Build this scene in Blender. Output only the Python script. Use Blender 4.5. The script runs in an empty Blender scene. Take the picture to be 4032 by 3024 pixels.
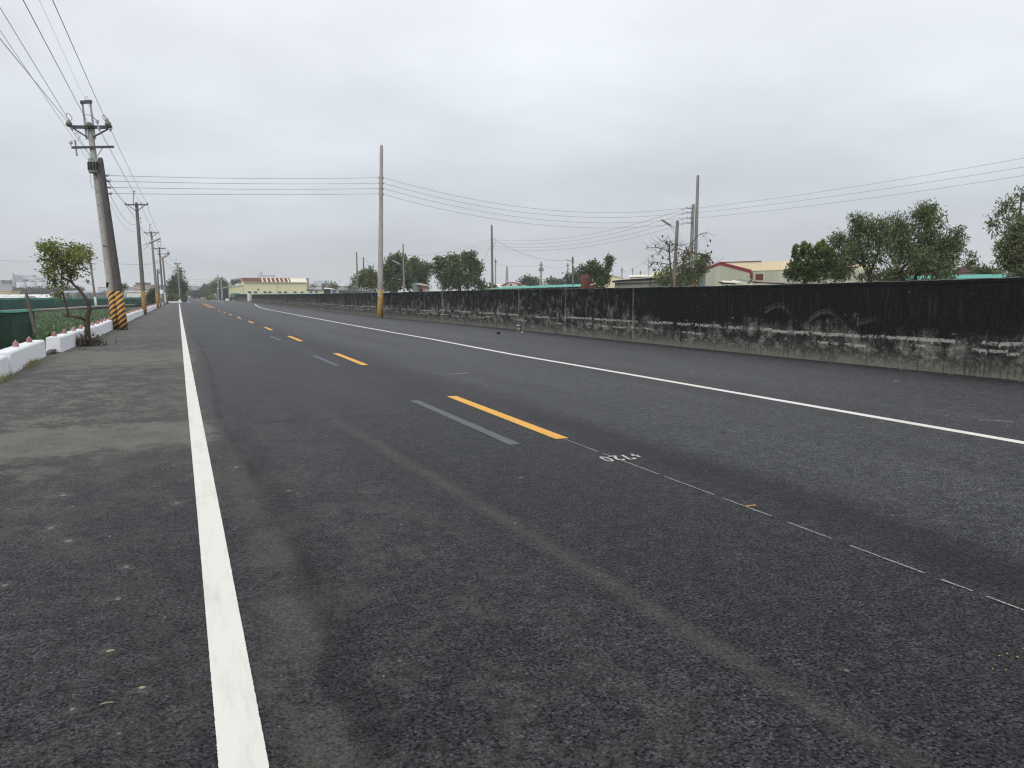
import bpy, math, random
import numpy as np
from mathutils import Vector, Matrix

random.seed(7)
rng = np.random.default_rng(11)
scene = bpy.context.scene
COL = scene.collection
R = math.radians

# ------------------------------------------------------------------ camera
F, CX, CY, HC = 3300.0, 2016.0, 1512.0, 1.5      # focal length in photo pixels, centre, eye height
PITCH, YAW = R(6.037), R(21.572)
cam_data = bpy.data.cameras.new("camera")
cam_data.sensor_width = 36.0
cam_data.lens = F / 4032.0 * 36.0
cam_data.clip_start = 0.05
cam_data.clip_end = 6000.0
cam = bpy.data.objects.new("camera", cam_data)
COL.objects.link(cam)
cam.location = (0, 0, HC)
cam.rotation_euler = (R(90) - PITCH, 0, -YAW)
scene.camera = cam

# ------------------------------------------------------------------ world: overcast sky
SUN_EL, SUN_ROT = R(34), R(235)
world = bpy.data.worlds.new("World")
scene.world = world
world.use_nodes = True
wt = world.node_tree
wt.nodes.clear()


def nd(nt, typ, ins=None, **attrs):
    n = nt.nodes.new(typ)
    for k, v in attrs.items():
        setattr(n, k, v)
    for k, v in (ins or {}).items():
        s = n.inputs[k]
        if isinstance(v, bpy.types.NodeSocket):
            nt.links.new(v, s)
        else:
            s.default_value = v
    return n


def mt(nt, op, a, b=None, c=None, clamp=False):
    ins = {0: a}
    if b is not None:
        ins[1] = b
    if c is not None:
        ins[2] = c
    return nd(nt, 'ShaderNodeMath', ins, operation=op, use_clamp=clamp).outputs[0]


def mix(nt, f, a, b):
    n = nt.nodes.new('ShaderNodeMix')
    n.data_type = 'RGBA'
    for i, v in ((0, f), (6, a), (7, b)):
        if isinstance(v, bpy.types.NodeSocket):
            nt.links.new(v, n.inputs[i])
        elif i == 0:
            n.inputs[0].default_value = v
        else:
            n.inputs[i].default_value = (*v, 1.0) if len(v) == 3 else v
    return n.outputs[2]


def ramp(nt, v, lo, hi, a=0.0, b=1.0, smooth=True):
    n = nd(nt, 'ShaderNodeMapRange', {0: v, 1: lo, 2: hi, 3: a, 4: b})
    if smooth:
        n.interpolation_type = 'SMOOTHSTEP'
    return n.outputs[0]


def vec(nt, x, y, z):
    return nd(nt, 'ShaderNodeCombineXYZ', {0: x, 1: y, 2: z}).outputs[0]


def noise(nt, v, scale=1.0, detail=3.0, rough=0.55):
    return nd(nt, 'ShaderNodeTexNoise', {'Vector': v, 'Scale': scale, 'Detail': detail, 'Roughness': rough}).outputs[0]


sky = nd(wt, 'ShaderNodeTexSky', sky_type='NISHITA', sun_disc=False, sun_elevation=SUN_EL, sun_rotation=SUN_ROT)
tc = nd(wt, 'ShaderNodeTexCoord')
sx = nd(wt, 'ShaderNodeSeparateXYZ', {0: tc.outputs['Generated']})
zz = mt(wt, 'MAXIMUM', sx.outputs[2], 0.0)
den = mt(wt, 'ADD', zz, 0.22)
cv = vec(wt, mt(wt, 'DIVIDE', sx.outputs[0], den), mt(wt, 'DIVIDE', sx.outputs[1], den), 0.0)
cn = noise(wt, cv, 0.55, 4.0, 0.5)
cn2 = noise(wt, cv, 1.7, 5.0, 0.55)
# cloud deck: luminance rises from horizon to zenith as under any overcast sky
grad = mt(wt, 'ADD', ramp(wt, zz, 0.02, 0.32, 6.2, 9.6, False), ramp(wt, zz, 0.32, 1.0, 0.0, 1.0, False))
lum = mt(wt, 'MULTIPLY', grad, ramp(wt, cn, 0.3, 0.7, 0.865, 1.115))
lum = mt(wt, 'MULTIPLY', lum, ramp(wt, cn2, 0.28, 0.72, 0.945, 1.05))
tint = mix(wt, ramp(wt, zz, 0.0, 0.4), (0.945, 1.0, 1.085), (0.965, 1.0, 1.055))
cloud = nd(wt, 'ShaderNodeVectorMath', {0: tint, 'Scale': lum}, operation='SCALE').outputs[0]
skycol = mix(wt, 0.95, sky.outputs[0], cloud)
bg = nd(wt, 'ShaderNodeBackground', {'Color': skycol, 'Strength': 0.1})
wo = nd(wt, 'ShaderNodeOutputWorld', {'Surface': bg.outputs[0]})

sun_data = bpy.data.lights.new("sun", 'SUN')
sun_data.energy = 1.4
sun_data.angle = R(35)
sun_data.color = (1.0, 0.97, 0.92)
sun = bpy.data.objects.new("sun", sun_data)
COL.objects.link(sun)
# sun behind the camera's shoulder, high in the west
sun.rotation_euler = (R(90) - SUN_EL, 0, R(-55))
sun.location = (0, 0, 60)

scene.view_settings.view_transform = 'Standard'
scene.view_settings.look = 'None'
scene.view_settings.exposure = 0.0
scene.view_settings.gamma = 1.0
scene.view_settings.use_curve_mapping = False
scene.cycles.volume_bounces = 1
scene.cycles.max_bounces = 5
scene.cycles.use_denoising = True
scene.cycles.pixel_filter_type = 'BLACKMAN_HARRIS'
scene.cycles.filter_width = 1.2
scene.cycles.transparent_max_bounces = 8

# ------------------------------------------------------------------ geometry helpers
_cp, _sp = math.cos(PITCH), math.sin(PITCH)
FW = Vector((math.sin(YAW) * _cp, math.cos(YAW) * _cp, -_sp))
RT = Vector((math.cos(YAW), -math.sin(YAW), 0))
UP = RT.cross(FW)
EYE = Vector((0, 0, HC))
SIDE = RT.copy()                                   # horizontal, across the view
DEEP = Vector((math.sin(YAW), math.cos(YAW), 0))   # horizontal, away from the camera


def ray(px, py):
    return FW + RT * ((px - CX) / F) + UP * ((CY - py) / F)


def at(px, py, w):
    """Place at distance w in the direction measured from the photograph."""
    return EYE + ray(px, py) * w


def G(px, py, z=0.0):
    d = ray(px, py)
    return EYE + d * ((z - HC) / d.z)


def gx(px, w, z=0.0):
    """Foot on level z of something standing w metres away."""
    p = at(px, 1163, w)
    return Vector((p.x, p.y, z))


class MB:
    def __init__(self):
        self.v, self.f, self.mi = [], [], []

    def add(self, vs, fs, m=0):
        o = len(self.v)
        self.v += [tuple(p) for p in vs]
        self.f += [tuple(i + o for i in q) for q in fs]
        self.mi += [m] * len(fs)
        return self

    def box(self, c, s, rz=0.0, m=0, M=None):
        hx, hy, hz = s[0] / 2, s[1] / 2, s[2] / 2
        ps = [Vector((x, y, z)) for x in (-hx, hx) for y in (-hy, hy) for z in (-hz, hz)]
        if M is None:
            M = Matrix.Rotation(rz, 3, 'Z')
        ps = [M @ p + Vector(c) for p in ps]
        return self.add(ps, [(0, 1, 3, 2), (4, 6, 7, 5), (0, 4, 5, 1), (2, 3, 7, 6), (0, 2, 6, 4), (1, 5, 7, 3)], m)

    def bar(self, a, b, w, h, m=0):
        """Square bar from a to b."""
        a, b = Vector(a), Vector(b)
        d = (b - a)
        L = d.length
        d.normalize()
        up = Vector((0, 0, 1)) if abs(d.z) < 0.95 else Vector((0, 1, 0))
        s = d.cross(up).normalized()
        u = s.cross(d)
        M = Matrix((s, d, u)).transposed()
        return self.box((a + b) / 2, (w, L, h), m=m, M=M)

    def tube(self, pts, rad, n=8, m=0, cap=True):
        pts = [Vector(p) for p in pts]
        if not hasattr(rad, '__len__'):
            rad = [rad] * len(pts)
        vs, fs = [], []
        prev = None
        for i, p in enumerate(pts):
            d = (pts[min(i + 1, len(pts) - 1)] - pts[max(i - 1, 0)])
            d = d.normalized() if d.length > 1e-9 else Vector((0, 0, 1))
            if prev is None:
                a = Vector((1, 0, 0)) if abs(d.x) < 0.9 else Vector((0, 1, 0))
                s = d.cross(a).normalized()
            else:
                s = (prev - d * prev.dot(d))
                s = s.normalized() if s.length > 1e-6 else d.orthogonal().normalized()
            prev = s
            t = d.cross(s)
            for k in range(n):
                an = 2 * math.pi * k / n
                vs.append(p + (s * math.cos(an) + t * math.sin(an)) * rad[i])
        for i in range(len(pts) - 1):
            for k in range(n):
                k2 = (k + 1) % n
                fs.append((i * n + k, i * n + k2, (i + 1) * n + k2, (i + 1) * n + k))
        if cap:
            fs.append(tuple(range(n - 1, -1, -1)))
            fs.append(tuple(range((len(pts) - 1) * n, len(pts) * n)))
        return self.add(vs, fs, m)

    def lathe(self, c, prof, n=12, m=0, axis=None):
        """prof: (radius, height) from bottom up, around axis through c."""
        c = Vector(c)
        ax = Vector(axis).normalized() if axis is not None else Vector((0, 0, 1))
        s = ax.orthogonal().normalized()
        t = ax.cross(s)
        vs, fs = [], []
        for r, h in prof:
            for k in range(n):
                an = 2 * math.pi * k / n
                vs.append(c + ax * h + (s * math.cos(an) + t * math.sin(an)) * r)
        for i in range(len(prof) - 1):
            for k in range(n):
                k2 = (k + 1) % n
                fs.append((i * n + k, i * n + k2, (i + 1) * n + k2, (i + 1) * n + k))
        fs.append(tuple(range(n - 1, -1, -1)))
        fs.append(tuple(range((len(prof) - 1) * n, len(prof) * n)))
        return self.add(vs, fs, m)

    def prism(self, poly, depth_vec, m=0):
        poly = [Vector(p) for p in poly]
        d = Vector(depth_vec)
        n = len(poly)
        fs = [tuple(range(n - 1, -1, -1)), tuple(range(n, 2 * n))]
        fs += [(i, (i + 1) % n, n + (i + 1) % n, n + i) for i in range(n)]
        return self.add(poly + [p + d for p in poly], fs, m)

    def mesh(self, name, mats, smooth=False):
        me = bpy.data.meshes.new(name)
        me.from_pydata(self.v, [], self.f)
        for mm in (mats if isinstance(mats, (list, tuple)) else [mats]):
            me.materials.append(mm)
        if any(self.mi):
            me.polygons.foreach_set('material_index', self.mi)
        if smooth:
            me.polygons.foreach_set('use_smooth', [True] * len(me.polygons))
        me.update()
        return me

    def build(self, name, mats, parent=None, smooth=False, loc=None):
        o = bpy.data.objects.new(name, self.mesh(name, mats, smooth))
        COL.objects.link(o)
        if parent is not None:
            o.parent = parent
        if loc is not None:
            o.location = loc
        return o


def tag(o, label=None, cat=None, group=None, kind=None):
    if label:
        o['label'] = label
    if cat:
        o['category'] = cat
    if group:
        o['group'] = group
    if kind:
        o['kind'] = kind
    return o


def thing(name, label, cat, loc=(0, 0, 0), rz=0.0, group=None):
    o = bpy.data.objects.new(name, None)
    o.empty_display_size = 0.2
    COL.objects.link(o)
    o.location = loc
    o.rotation_euler = (0, 0, rz)
    return tag(o, label, cat, group)


def share(name, mesh, parent, loc=(0, 0, 0), rot=(0, 0, 0), scale=(1, 1, 1)):
    o = bpy.data.objects.new(name, mesh)
    COL.objects.link(o)
    o.parent = parent
    o.location, o.rotation_euler, o.scale = loc, rot, scale
    return o


def copy_tree(o, parent=None):
    c = o.copy()
    COL.objects.link(c)
    c.parent = parent
    for ch in list(o.children):
        copy_tree(ch, c)
    return c


# ------------------------------------------------------------------ materials
def new_mat(name):
    m = bpy.data.materials.new(name)
    m.use_nodes = True
    nt = m.node_tree
    b = nt.nodes['Principled BSDF']
    return m, nt, b


def rough_mat(name, col, rough=0.8, var=0.25, scale=3.0, bump=0.0, bscale=40.0, spec=0.3, col2=None, amt=0.5,
              stretch=(1, 1, 1), metallic=0.0, rnd=0.0):
    """Plain weathered surface: noise between two tones, plus optional relief and per-object shift."""
    m, nt, b = new_mat(name)
    t = nd(nt, 'ShaderNodeNewGeometry')
    mp = nd(nt, 'ShaderNodeMapping', {'Vector': t.outputs['Position'], 'Scale': stretch})
    n = noise(nt, mp.outputs[0], scale, 5.0, 0.6)
    c2 = col2 if col2 else tuple(c * (1 - var) for c in col)
    f = ramp(nt, n, 0.5 - 0.2, 0.5 + 0.2)
    if col2:
        f = ramp(nt, n, 1.0 - amt - 0.12, 1.0 - amt + 0.12)
    c = mix(nt, f, col, c2)
    fine = noise(nt, mp.outputs[0], scale * 9.0, 3.0)
    c = mix(nt, 0.5, c, mix(nt, ramp(nt, fine, 0.3, 0.7), tuple(x * (1 - var) for x in col), tuple(min(1, x * (1 + var * 0.6)) for x in col)))
    if rnd:
        oi = nd(nt, 'ShaderNodeObjectInfo')
        k = ramp(nt, oi.outputs['Random'], 0, 1, 1 - rnd, 1 + rnd, False)
        c = nd(nt, 'ShaderNodeVectorMath', {0: c, 'Scale': k}, operation='SCALE').outputs[0]
    nt.links.new(c, b.inputs['Base Color'])
    b.inputs['Roughness'].default_value = rough
    b.inputs['Specular IOR Level'].default_value = spec
    b.inputs['Metallic'].default_value = metallic
    if bump:
        bn = noise(nt, t.outputs['Position'], bscale, 3.0)
        bp = nd(nt, 'ShaderNodeBump', {'Height': bn, 'Strength': bump, 'Distance': 0.02})
        nt.links.new(bp.outputs[0], b.inputs['Normal'])
    return m


def leaf_mat(name, dark, light, trans=0.25, rough=0.55):
    m, nt, b = new_mat(name)
    g = nd(nt, 'ShaderNodeNewGeometry')
    n = noise(nt, g.outputs['Position'], 0.9, 2.0)
    f = mt(nt, 'ADD', mt(nt, 'MULTIPLY', g.outputs['Random Per Island'], 0.65), mt(nt, 'MULTIPLY', n, 0.45), clamp=True)
    c = mix(nt, f, dark, light)
    nt.links.new(c, b.inputs['Base Color'])
    b.inputs['Roughness'].default_value = rough
    b.inputs['Specular IOR Level'].default_value = 0.3
    tr = nd(nt, 'ShaderNodeBsdfTranslucent', {'Color': c})
    ms = nd(nt, 'ShaderNodeMixShader', {0: trans, 1: b.outputs[0], 2: tr.outputs[0]})
    nt.links.new(ms.outputs[0], nt.nodes['Material Output'].inputs['Surface'])
    return m


def asphalt_mat():
    m, nt, b = new_mat('asphalt')
    g = nd(nt, 'ShaderNodeNewGeometry')
    P = g.outputs['Position']
    s = nd(nt, 'ShaderNodeSeparateXYZ', {0: P})
    x, y = s.outputs[0], s.outputs[1]
    M = lambda op, a, bb=None, c=None, cl=False: mt(nt, op, a, bb, c, cl)
    # stones set in the binder
    vo = nd(nt, 'ShaderNodeTexVoronoi', {'Vector': P, 'Scale': 85.0}, feature='F1')
    vo2 = nd(nt, 'ShaderNodeTexVoronoi', {'Vector': P, 'Scale': 42.0}, feature='F1')
    cellv = nd(nt, 'ShaderNodeSeparateXYZ', {0: vo.outputs['Color']}).outputs[0]
    cellv2 = nd(nt, 'ShaderNodeSeparateXYZ', {0: vo2.outputs['Color']}).outputs[0]
    n_fine = noise(nt, P, 60.0, 4.0, 0.65)
    n_mid = noise(nt, P, 5.0, 5.0, 0.62)
    n_big = noise(nt, vec(nt, M('MULTIPLY', x, 0.9), M('MULTIPLY', y, 0.11), 0.0), 1.0, 4.0, 0.55)
    n_pat = noise(nt, vec(nt, M('MULTIPLY', x, 1.0), M('MULTIPLY', y, 0.7), 3.3), 1.0, 5.0, 0.6)
    stone = M('ADD', M('MULTIPLY', cellv, 0.75), M('MULTIPLY', cellv2, 0.55))
    k = ramp(nt, stone, 0.0, 1.3, 0.25, 1.85, False)
    gap = ramp(nt, vo.outputs['Distance'], 0.35, 0.80, 1.08, 0.2)
    k = M('MULTIPLY', k, gap)
    k = M('MULTIPLY', k, ramp(nt, n_mid, 0.25, 0.75, 0.75, 1.25))
    k = M('MULTIPLY', k, ramp(nt, n_big, 0.3, 0.7, 0.82, 1.16))
    pit0 = ramp(nt, noise(nt, P, 58.0, 3.0, 0.62), 0.39, 0.50, 0.14, 1.0)  # pits darkened in the colour, standing in for shade in the hollows
    pit = M('MULTIPLY', pit0, 1.08)
    pit = M('MULTIPLY', pit, ramp(nt, noise(nt, P, 11.0, 4.0, 0.65), 0.34, 0.58, 0.55, 1.2))
    pale_stone = ramp(nt, noise(nt, vec(nt, x, y, 5.0), 72.0, 2.0), 0.57, 0.70, 1.0, 2.7)  # light aggregate specks
    close = ramp(nt, y, 5.0, 22.0, 1.0, 0.35)
    k = M('MULTIPLY', k, M('ADD', 1.0, M('MULTIPLY', M('SUBTRACT', M('MULTIPLY', pit, pale_stone), 1.0), close)))
    # lanes: the right-hand carriageway is older, greyer; left lane darker
    lane = ramp(nt, M('ADD', x, M('MULTIPLY', M('SUBTRACT', n_pat, 0.5), 0.9)), 4.15, 4.9)
    k = M('MULTIPLY', k, M('ADD', 1.0, M('MULTIPLY', lane, 0.38)))
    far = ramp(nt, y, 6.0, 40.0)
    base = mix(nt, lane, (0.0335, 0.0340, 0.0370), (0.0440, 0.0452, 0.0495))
    base = mix(nt, far, base, (0.056, 0.0578, 0.0630))  # paler with distance: glancing sky reflection put into the colour
    # joints and fresh binder streaks
    wob = M('MULTIPLY', M('SUBTRACT', noise(nt, vec(nt, 0.0, M('MULTIPLY', y, 0.5), 1.0), 1.0, 3.0), 0.5), 0.55)

    def streak(xc, w, y0, y1, soft=1.5):
        d = M('ABSOLUTE', M('SUBTRACT', M('ADD', x, wob), xc))
        a = ramp(nt, d, w * 0.25, w, 1.0, 0.0)
        return M('MULTIPLY', a, M('MULTIPLY', ramp(nt, y, y0 - soft, y0 + soft), ramp(nt, y, y1 - soft, y1 + soft, 1.0, 0.0)))
    dk = M('MULTIPLY', streak(0.62, 0.17, 1.0, 12.0), 0.55)
    dk = M('MAXIMUM', dk, M('MULTIPLY', streak(4.15, 0.42, -2.0, 10.0, 2.0), 0.72))
    dk = M('MAXIMUM', dk, M('MULTIPLY', streak(3.7, 0.5, 10.0, 46.0, 2.0), 0.45))
    dk = M('MAXIMUM', dk, M('MULTIPLY', streak(7.55, 0.35, 4.0, 40.0, 2.0), 0.30))
    # seam of fresh binder beside the edge line, wandering a little
    pts = [(2.89, 0.53), (3.32, 0.55), (3.88, 0.58), (4.83, 0.62), (5.67, 0.54), (7.35, 0.53), (11.05, 0.41), (19.54, 0.56), (40.0, 0.5)]
    xs_ = pts[0][1]
    for (ya, xa), (yb, xb) in zip(pts, pts[1:]):
        xs_ = M('ADD', xs_, ramp(nt, y, ya, yb, 0.0, xb - xa, False))
    sd_ = M('ABSOLUTE', M('SUBTRACT', M('ADD', x, M('MULTIPLY', M('SUBTRACT', n_mid, 0.5), 0.10)), xs_))
    seam = M('MULTIPLY', ramp(nt, sd_, 0.015, ramp(nt, y, 3.0, 10.0, 0.11, 0.07, False), 1.0, 0.0), ramp(nt, y, 20.0, 44.0, 0.95, 0.0))
    seam = M('MULTIPLY', seam, ramp(nt, y, 2.6, 4.2, 0.25, 1.0))
    dk = M('MAXIMUM', dk, seam)
    # a cold joint across the lane
    cj = ramp(nt, M('ABSOLUTE', M('SUBTRACT', M('ADD', y, M('MULTIPLY', n_mid, 0.3)), 10.4)), 0.0, 0.22, 1.0, 0.0)
    dk = M('MAXIMUM', dk, M('MULTIPLY', M('MULTIPLY', cj, ramp(nt, x, 0.3, 3.4, 0.65, 0.35)), ramp(nt, x, 3.3, 3.6, 1.0, 0.0)))
    dk = M('MULTIPLY', dk, ramp(nt, n_pat, 0.3, 0.6, 0.45, 1.0))
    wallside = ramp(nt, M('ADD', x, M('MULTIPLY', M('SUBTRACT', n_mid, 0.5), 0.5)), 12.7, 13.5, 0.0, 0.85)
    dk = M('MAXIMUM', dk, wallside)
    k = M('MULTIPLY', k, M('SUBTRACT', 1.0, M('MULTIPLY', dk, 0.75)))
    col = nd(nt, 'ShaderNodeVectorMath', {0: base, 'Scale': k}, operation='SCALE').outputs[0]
    # dust: tracked soil on the shoulder and one dusty tyre line in the lane
    lane_l = ramp(nt, x, 0.05, 0.5, 1.0, 0.0)
    band1 = ramp(nt, M('ABSOLUTE', M('SUBTRACT', M('ADD', y, M('ADD', M('MULTIPLY', n_mid, 1.1), M('MULTIPLY', x, -0.25))), 10.45)), 0.5, 1.25, 1.0, 0.0)
    band2 = ramp(nt, M('ABSOLUTE', M('SUBTRACT', M('ADD', y, M('MULTIPLY', n_mid, 3.0)), 24.0)), 1.0, 4.0, 1.0, 0.0)
    n_d0 = noise(nt, vec(nt, M('MULTIPLY', x, 2.2), M('MULTIPLY', y, 1.6), 9.0), 1.3, 5.0, 0.6)
    n_d1 = noise(nt, vec(nt, M('MULTIPLY', x, 1.0), M('MULTIPLY', y, 0.75), 4.0), 13.0, 5.0, 0.7)
    n_d = M('ADD', M('MULTIPLY', n_d0, 0.5), M('MULTIPLY', n_d1, 0.5))
    spread = ramp(nt, n_d, 0.455, 0.60)
    spread = M('MULTIPLY', spread, M('MAXIMUM', ramp(nt, x, -1.5, -0.5, 1.0, 0.55), ramp(nt, x, 0.0, 0.2)))
    zone = M('ADD', M('MULTIPLY', ramp(nt, y, 3.5, 10.0), 0.62), 0.34)
    zone = M('ADD', zone, M('MULTIPLY', M('MAXIMUM', band1, band2), 0.75))
    dust = M('MULTIPLY', M('MULTIPLY', spread, zone), lane_l)
    dust = M('ADD', dust, M('MULTIPLY', M('MULTIPLY', M('MAXIMUM', band1, M('MULTIPLY', band2, 0.75)), lane_l), 0.80))
    tyre_x = M('ADD', 2.24, M('MULTIPLY', y, -0.052))
    dt = M('ABSOLUTE', M('SUBTRACT', M('ADD', x, M('MULTIPLY', wob, 0.25)), tyre_x))
    tyre = M('MULTIPLY', ramp(nt, M('ADD', dt, M('MULTIPLY', M('SUBTRACT', n_d1, 0.5), 0.16)), 0.0, 0.115, 1.0, 0.0), M('MULTIPLY', ramp(nt, y, 7.0, 17.0, 0.56, 0.06), ramp(nt, y, 2.0, 3.2, 0.45, 1.0)))
    tyre = M('MULTIPLY', tyre, ramp(nt, n_d, 0.34, 0.62, 0.15, 1.0))
    lane_d = M('MULTIPLY', M('MULTIPLY', spread, ramp(nt, M('ABSOLUTE', M('SUBTRACT', x, 1.0)), 0.2, 1.1, 0.30, 0.0)), ramp(nt, y, 2.0, 30.0, 1.0, 0.2))
    lane_d = M('MAXIMUM', lane_d, M('MULTIPLY', M('MULTIPLY', ramp(nt, M('ABSOLUTE', M('SUBTRACT', M('ADD', x, wob), 0.42)), 0.05, 0.2, 0.5, 0.0), ramp(nt, n_d, 0.35, 0.6)), ramp(nt, y, 6.0, 11.0, 1.0, 0.15)))
    lane_r = M('MULTIPLY', M('MULTIPLY', spread, 0.16), lane)
    dust = M('ADD', dust, M('MULTIPLY', M('MULTIPLY', lane_l, ramp(nt, n_d0, 0.3, 0.62, 0.55, 1.25)), ramp(nt, y, 5.0, 13.0, 0.02, 0.42)))
    dust = M('MAXIMUM', M('MAXIMUM', dust, tyre), M('MAXIMUM', lane_d, lane_r))
    dust = M('MULTIPLY', dust, ramp(nt, n_fine, 0.3, 0.62, 0.30, 1.0), cl=True)
    col = mix(nt, dust, col, (0.158, 0.148, 0.127))
    # dried mud blots with dusty halos, where trucks dropped them
    blot = None
    for (bx, by, br) in ((-0.33, 3.8, .020), (-0.19, 3.38, .016), (-0.34, 4.47, .020), (0.41, 7.63, .03), (-0.69, 5.67, .032), (-0.07, 6.45, .028), (-0.83, 6.03, .03), (0.13, 3.99, .012), (-0.33, 5.0, .022),
                         (0.79, 3.26, .010), (2.44, 2.51, .012), (-0.87, 7.01, .035), (-0.9, 4.9, .02), (-0.25, 3.05, .010), (-0.42, 3.3, .012)):
        dx_ = M('MULTIPLY', M('SUBTRACT', x, bx), 1.0)
        dy_ = M('MULTIPLY', M('SUBTRACT', y, by), 0.75)
        dd = M('SQRT', M('ADD', M('MULTIPLY', dx_, dx_), M('MULTIPLY', dy_, dy_)))
        dd = M('ADD', dd, M('MULTIPLY', M('SUBTRACT', n_fine, 0.5), br * 1.1))
        core = M('MULTIPLY', ramp(nt, dd, br * 0.35, br * 0.95, 0.75, 0.0), ramp(nt, n_fine, 0.34, 0.56, 0.45, 1.0))
        halo = M('MULTIPLY', ramp(nt, dd, br, br * 3.6, 0.14, 0.0), ramp(nt, n_d1, 0.40, 0.6))
        bb = M('MAXIMUM', core, halo)
        blot = bb if blot is None else M('MAXIMUM', blot, bb)
    col = mix(nt, blot, col, (0.30, 0.285, 0.24))
    # scattered pale chips and dried-mud blots
    fl = nd(nt, 'ShaderNodeTexVoronoi', {'Vector': vec(nt, x, M('MULTIPLY', y, 0.9), 0.0), 'Scale': 3.1}, feature='F1')
    fls = nd(nt, 'ShaderNodeSeparateXYZ', {0: fl.outputs['Color']})
    sz = M('MULTIPLY', M('POWER', fls.outputs[0], 6.0), ramp(nt, x, -0.2, 0.6, 0.15, 0.075))
    chip = ramp(nt, M('DIVIDE', M('ADD', fl.outputs['Distance'], M('MULTIPLY', M('SUBTRACT', n_fine, 0.5), 0.06)), M('ADD', sz, 0.004)), 0.5, 1.0, 1.0, 0.0)
    chip = M('MULTIPLY', chip, ramp(nt, fls.outputs[1], 0.25, 0.8, 0.0, 0.8))
    chip = M('MULTIPLY', chip, ramp(nt, x, 4.0, 6.0, 1.0, 0.35))
    col = mix(nt, chip, col, (0.27, 0.255, 0.215))
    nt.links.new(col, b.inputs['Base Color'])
    nt.links.new(M('MULTIPLY', M('ADD', 0.25, M('MULTIPLY', pit0, 0.75)), ramp(nt, y, 2.0, 14.0, 0.24, 0.44)), b.inputs['Specular IOR Level'])
    nt.links.new(ramp(nt, dust, 0.0, 0.6, 0.66, 0.92), b.inputs['Roughness'])
    hgt = M('ADD', M('MULTIPLY', vo.outputs['Distance'], -0.9), M('MULTIPLY', n_fine, 0.9))
    hgt = M('ADD', hgt, M('MULTIPLY', vo2.outputs['Distance'], -0.6))
    bp = nd(nt, 'ShaderNodeBump', {'Height': hgt, 'Strength': 0.9, 'Distance': 0.010})
    nt.links.new(bp.outputs[0], b.inputs['Normal'])
    return m


def paint_mat(name, col, wear=0.25, dirt=(0.42, 0.38, 0.32), thin=0.0):
    """Road paint: slightly grubby, with the asphalt's stones showing through where worn."""
    m, nt, b = new_mat(name)
    g = nd(nt, 'ShaderNodeNewGeometry')
    P = g.outputs['Position']
    s = nd(nt, 'ShaderNodeSeparateXYZ', {0: P})
    n1 = noise(nt, vec(nt, mt(nt, 'MULTIPLY', s.outputs[0], 9.0), mt(nt, 'MULTIPLY', s.outputs[1], 1.3), 0.0), 1.0, 5.0, 0.6)
    n2 = noise(nt, P, 70.0, 4.0, 0.7)
    n3 = noise(nt, vec(nt, mt(nt, 'MULTIPLY', s.outputs[0], 30.0), mt(nt, 'MULTIPLY', s.outputs[1], 4.0), 0.0), 1.0, 3.0)
    c = mix(nt, mt(nt, 'MULTIPLY', ramp(nt, n1, 0.45, 0.75), 0.35), col, dirt)
    c = mix(nt, mt(nt, 'MULTIPLY', ramp(nt, n3, 0.55, 0.8), 0.25), c, dirt)
    c = mix(nt, ramp(nt, n2, 0.70 - wear * 0.2 - thin, 0.80 - wear * 0.2 - thin), c, (0.06, 0.058, 0.055))
    nt.links.new(c, b.inputs['Base Color'])
    b.inputs['Roughness'].default_value = 0.75
    b.inputs['Specular IOR Level'].default_value = 0.3
    bp = nd(nt, 'ShaderNodeBump', {'Height': n2, 'Strength': 0.3, 'Distance': 0.004})
    nt.links.new(bp.outputs[0], b.inputs['Normal'])
    return m


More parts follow.
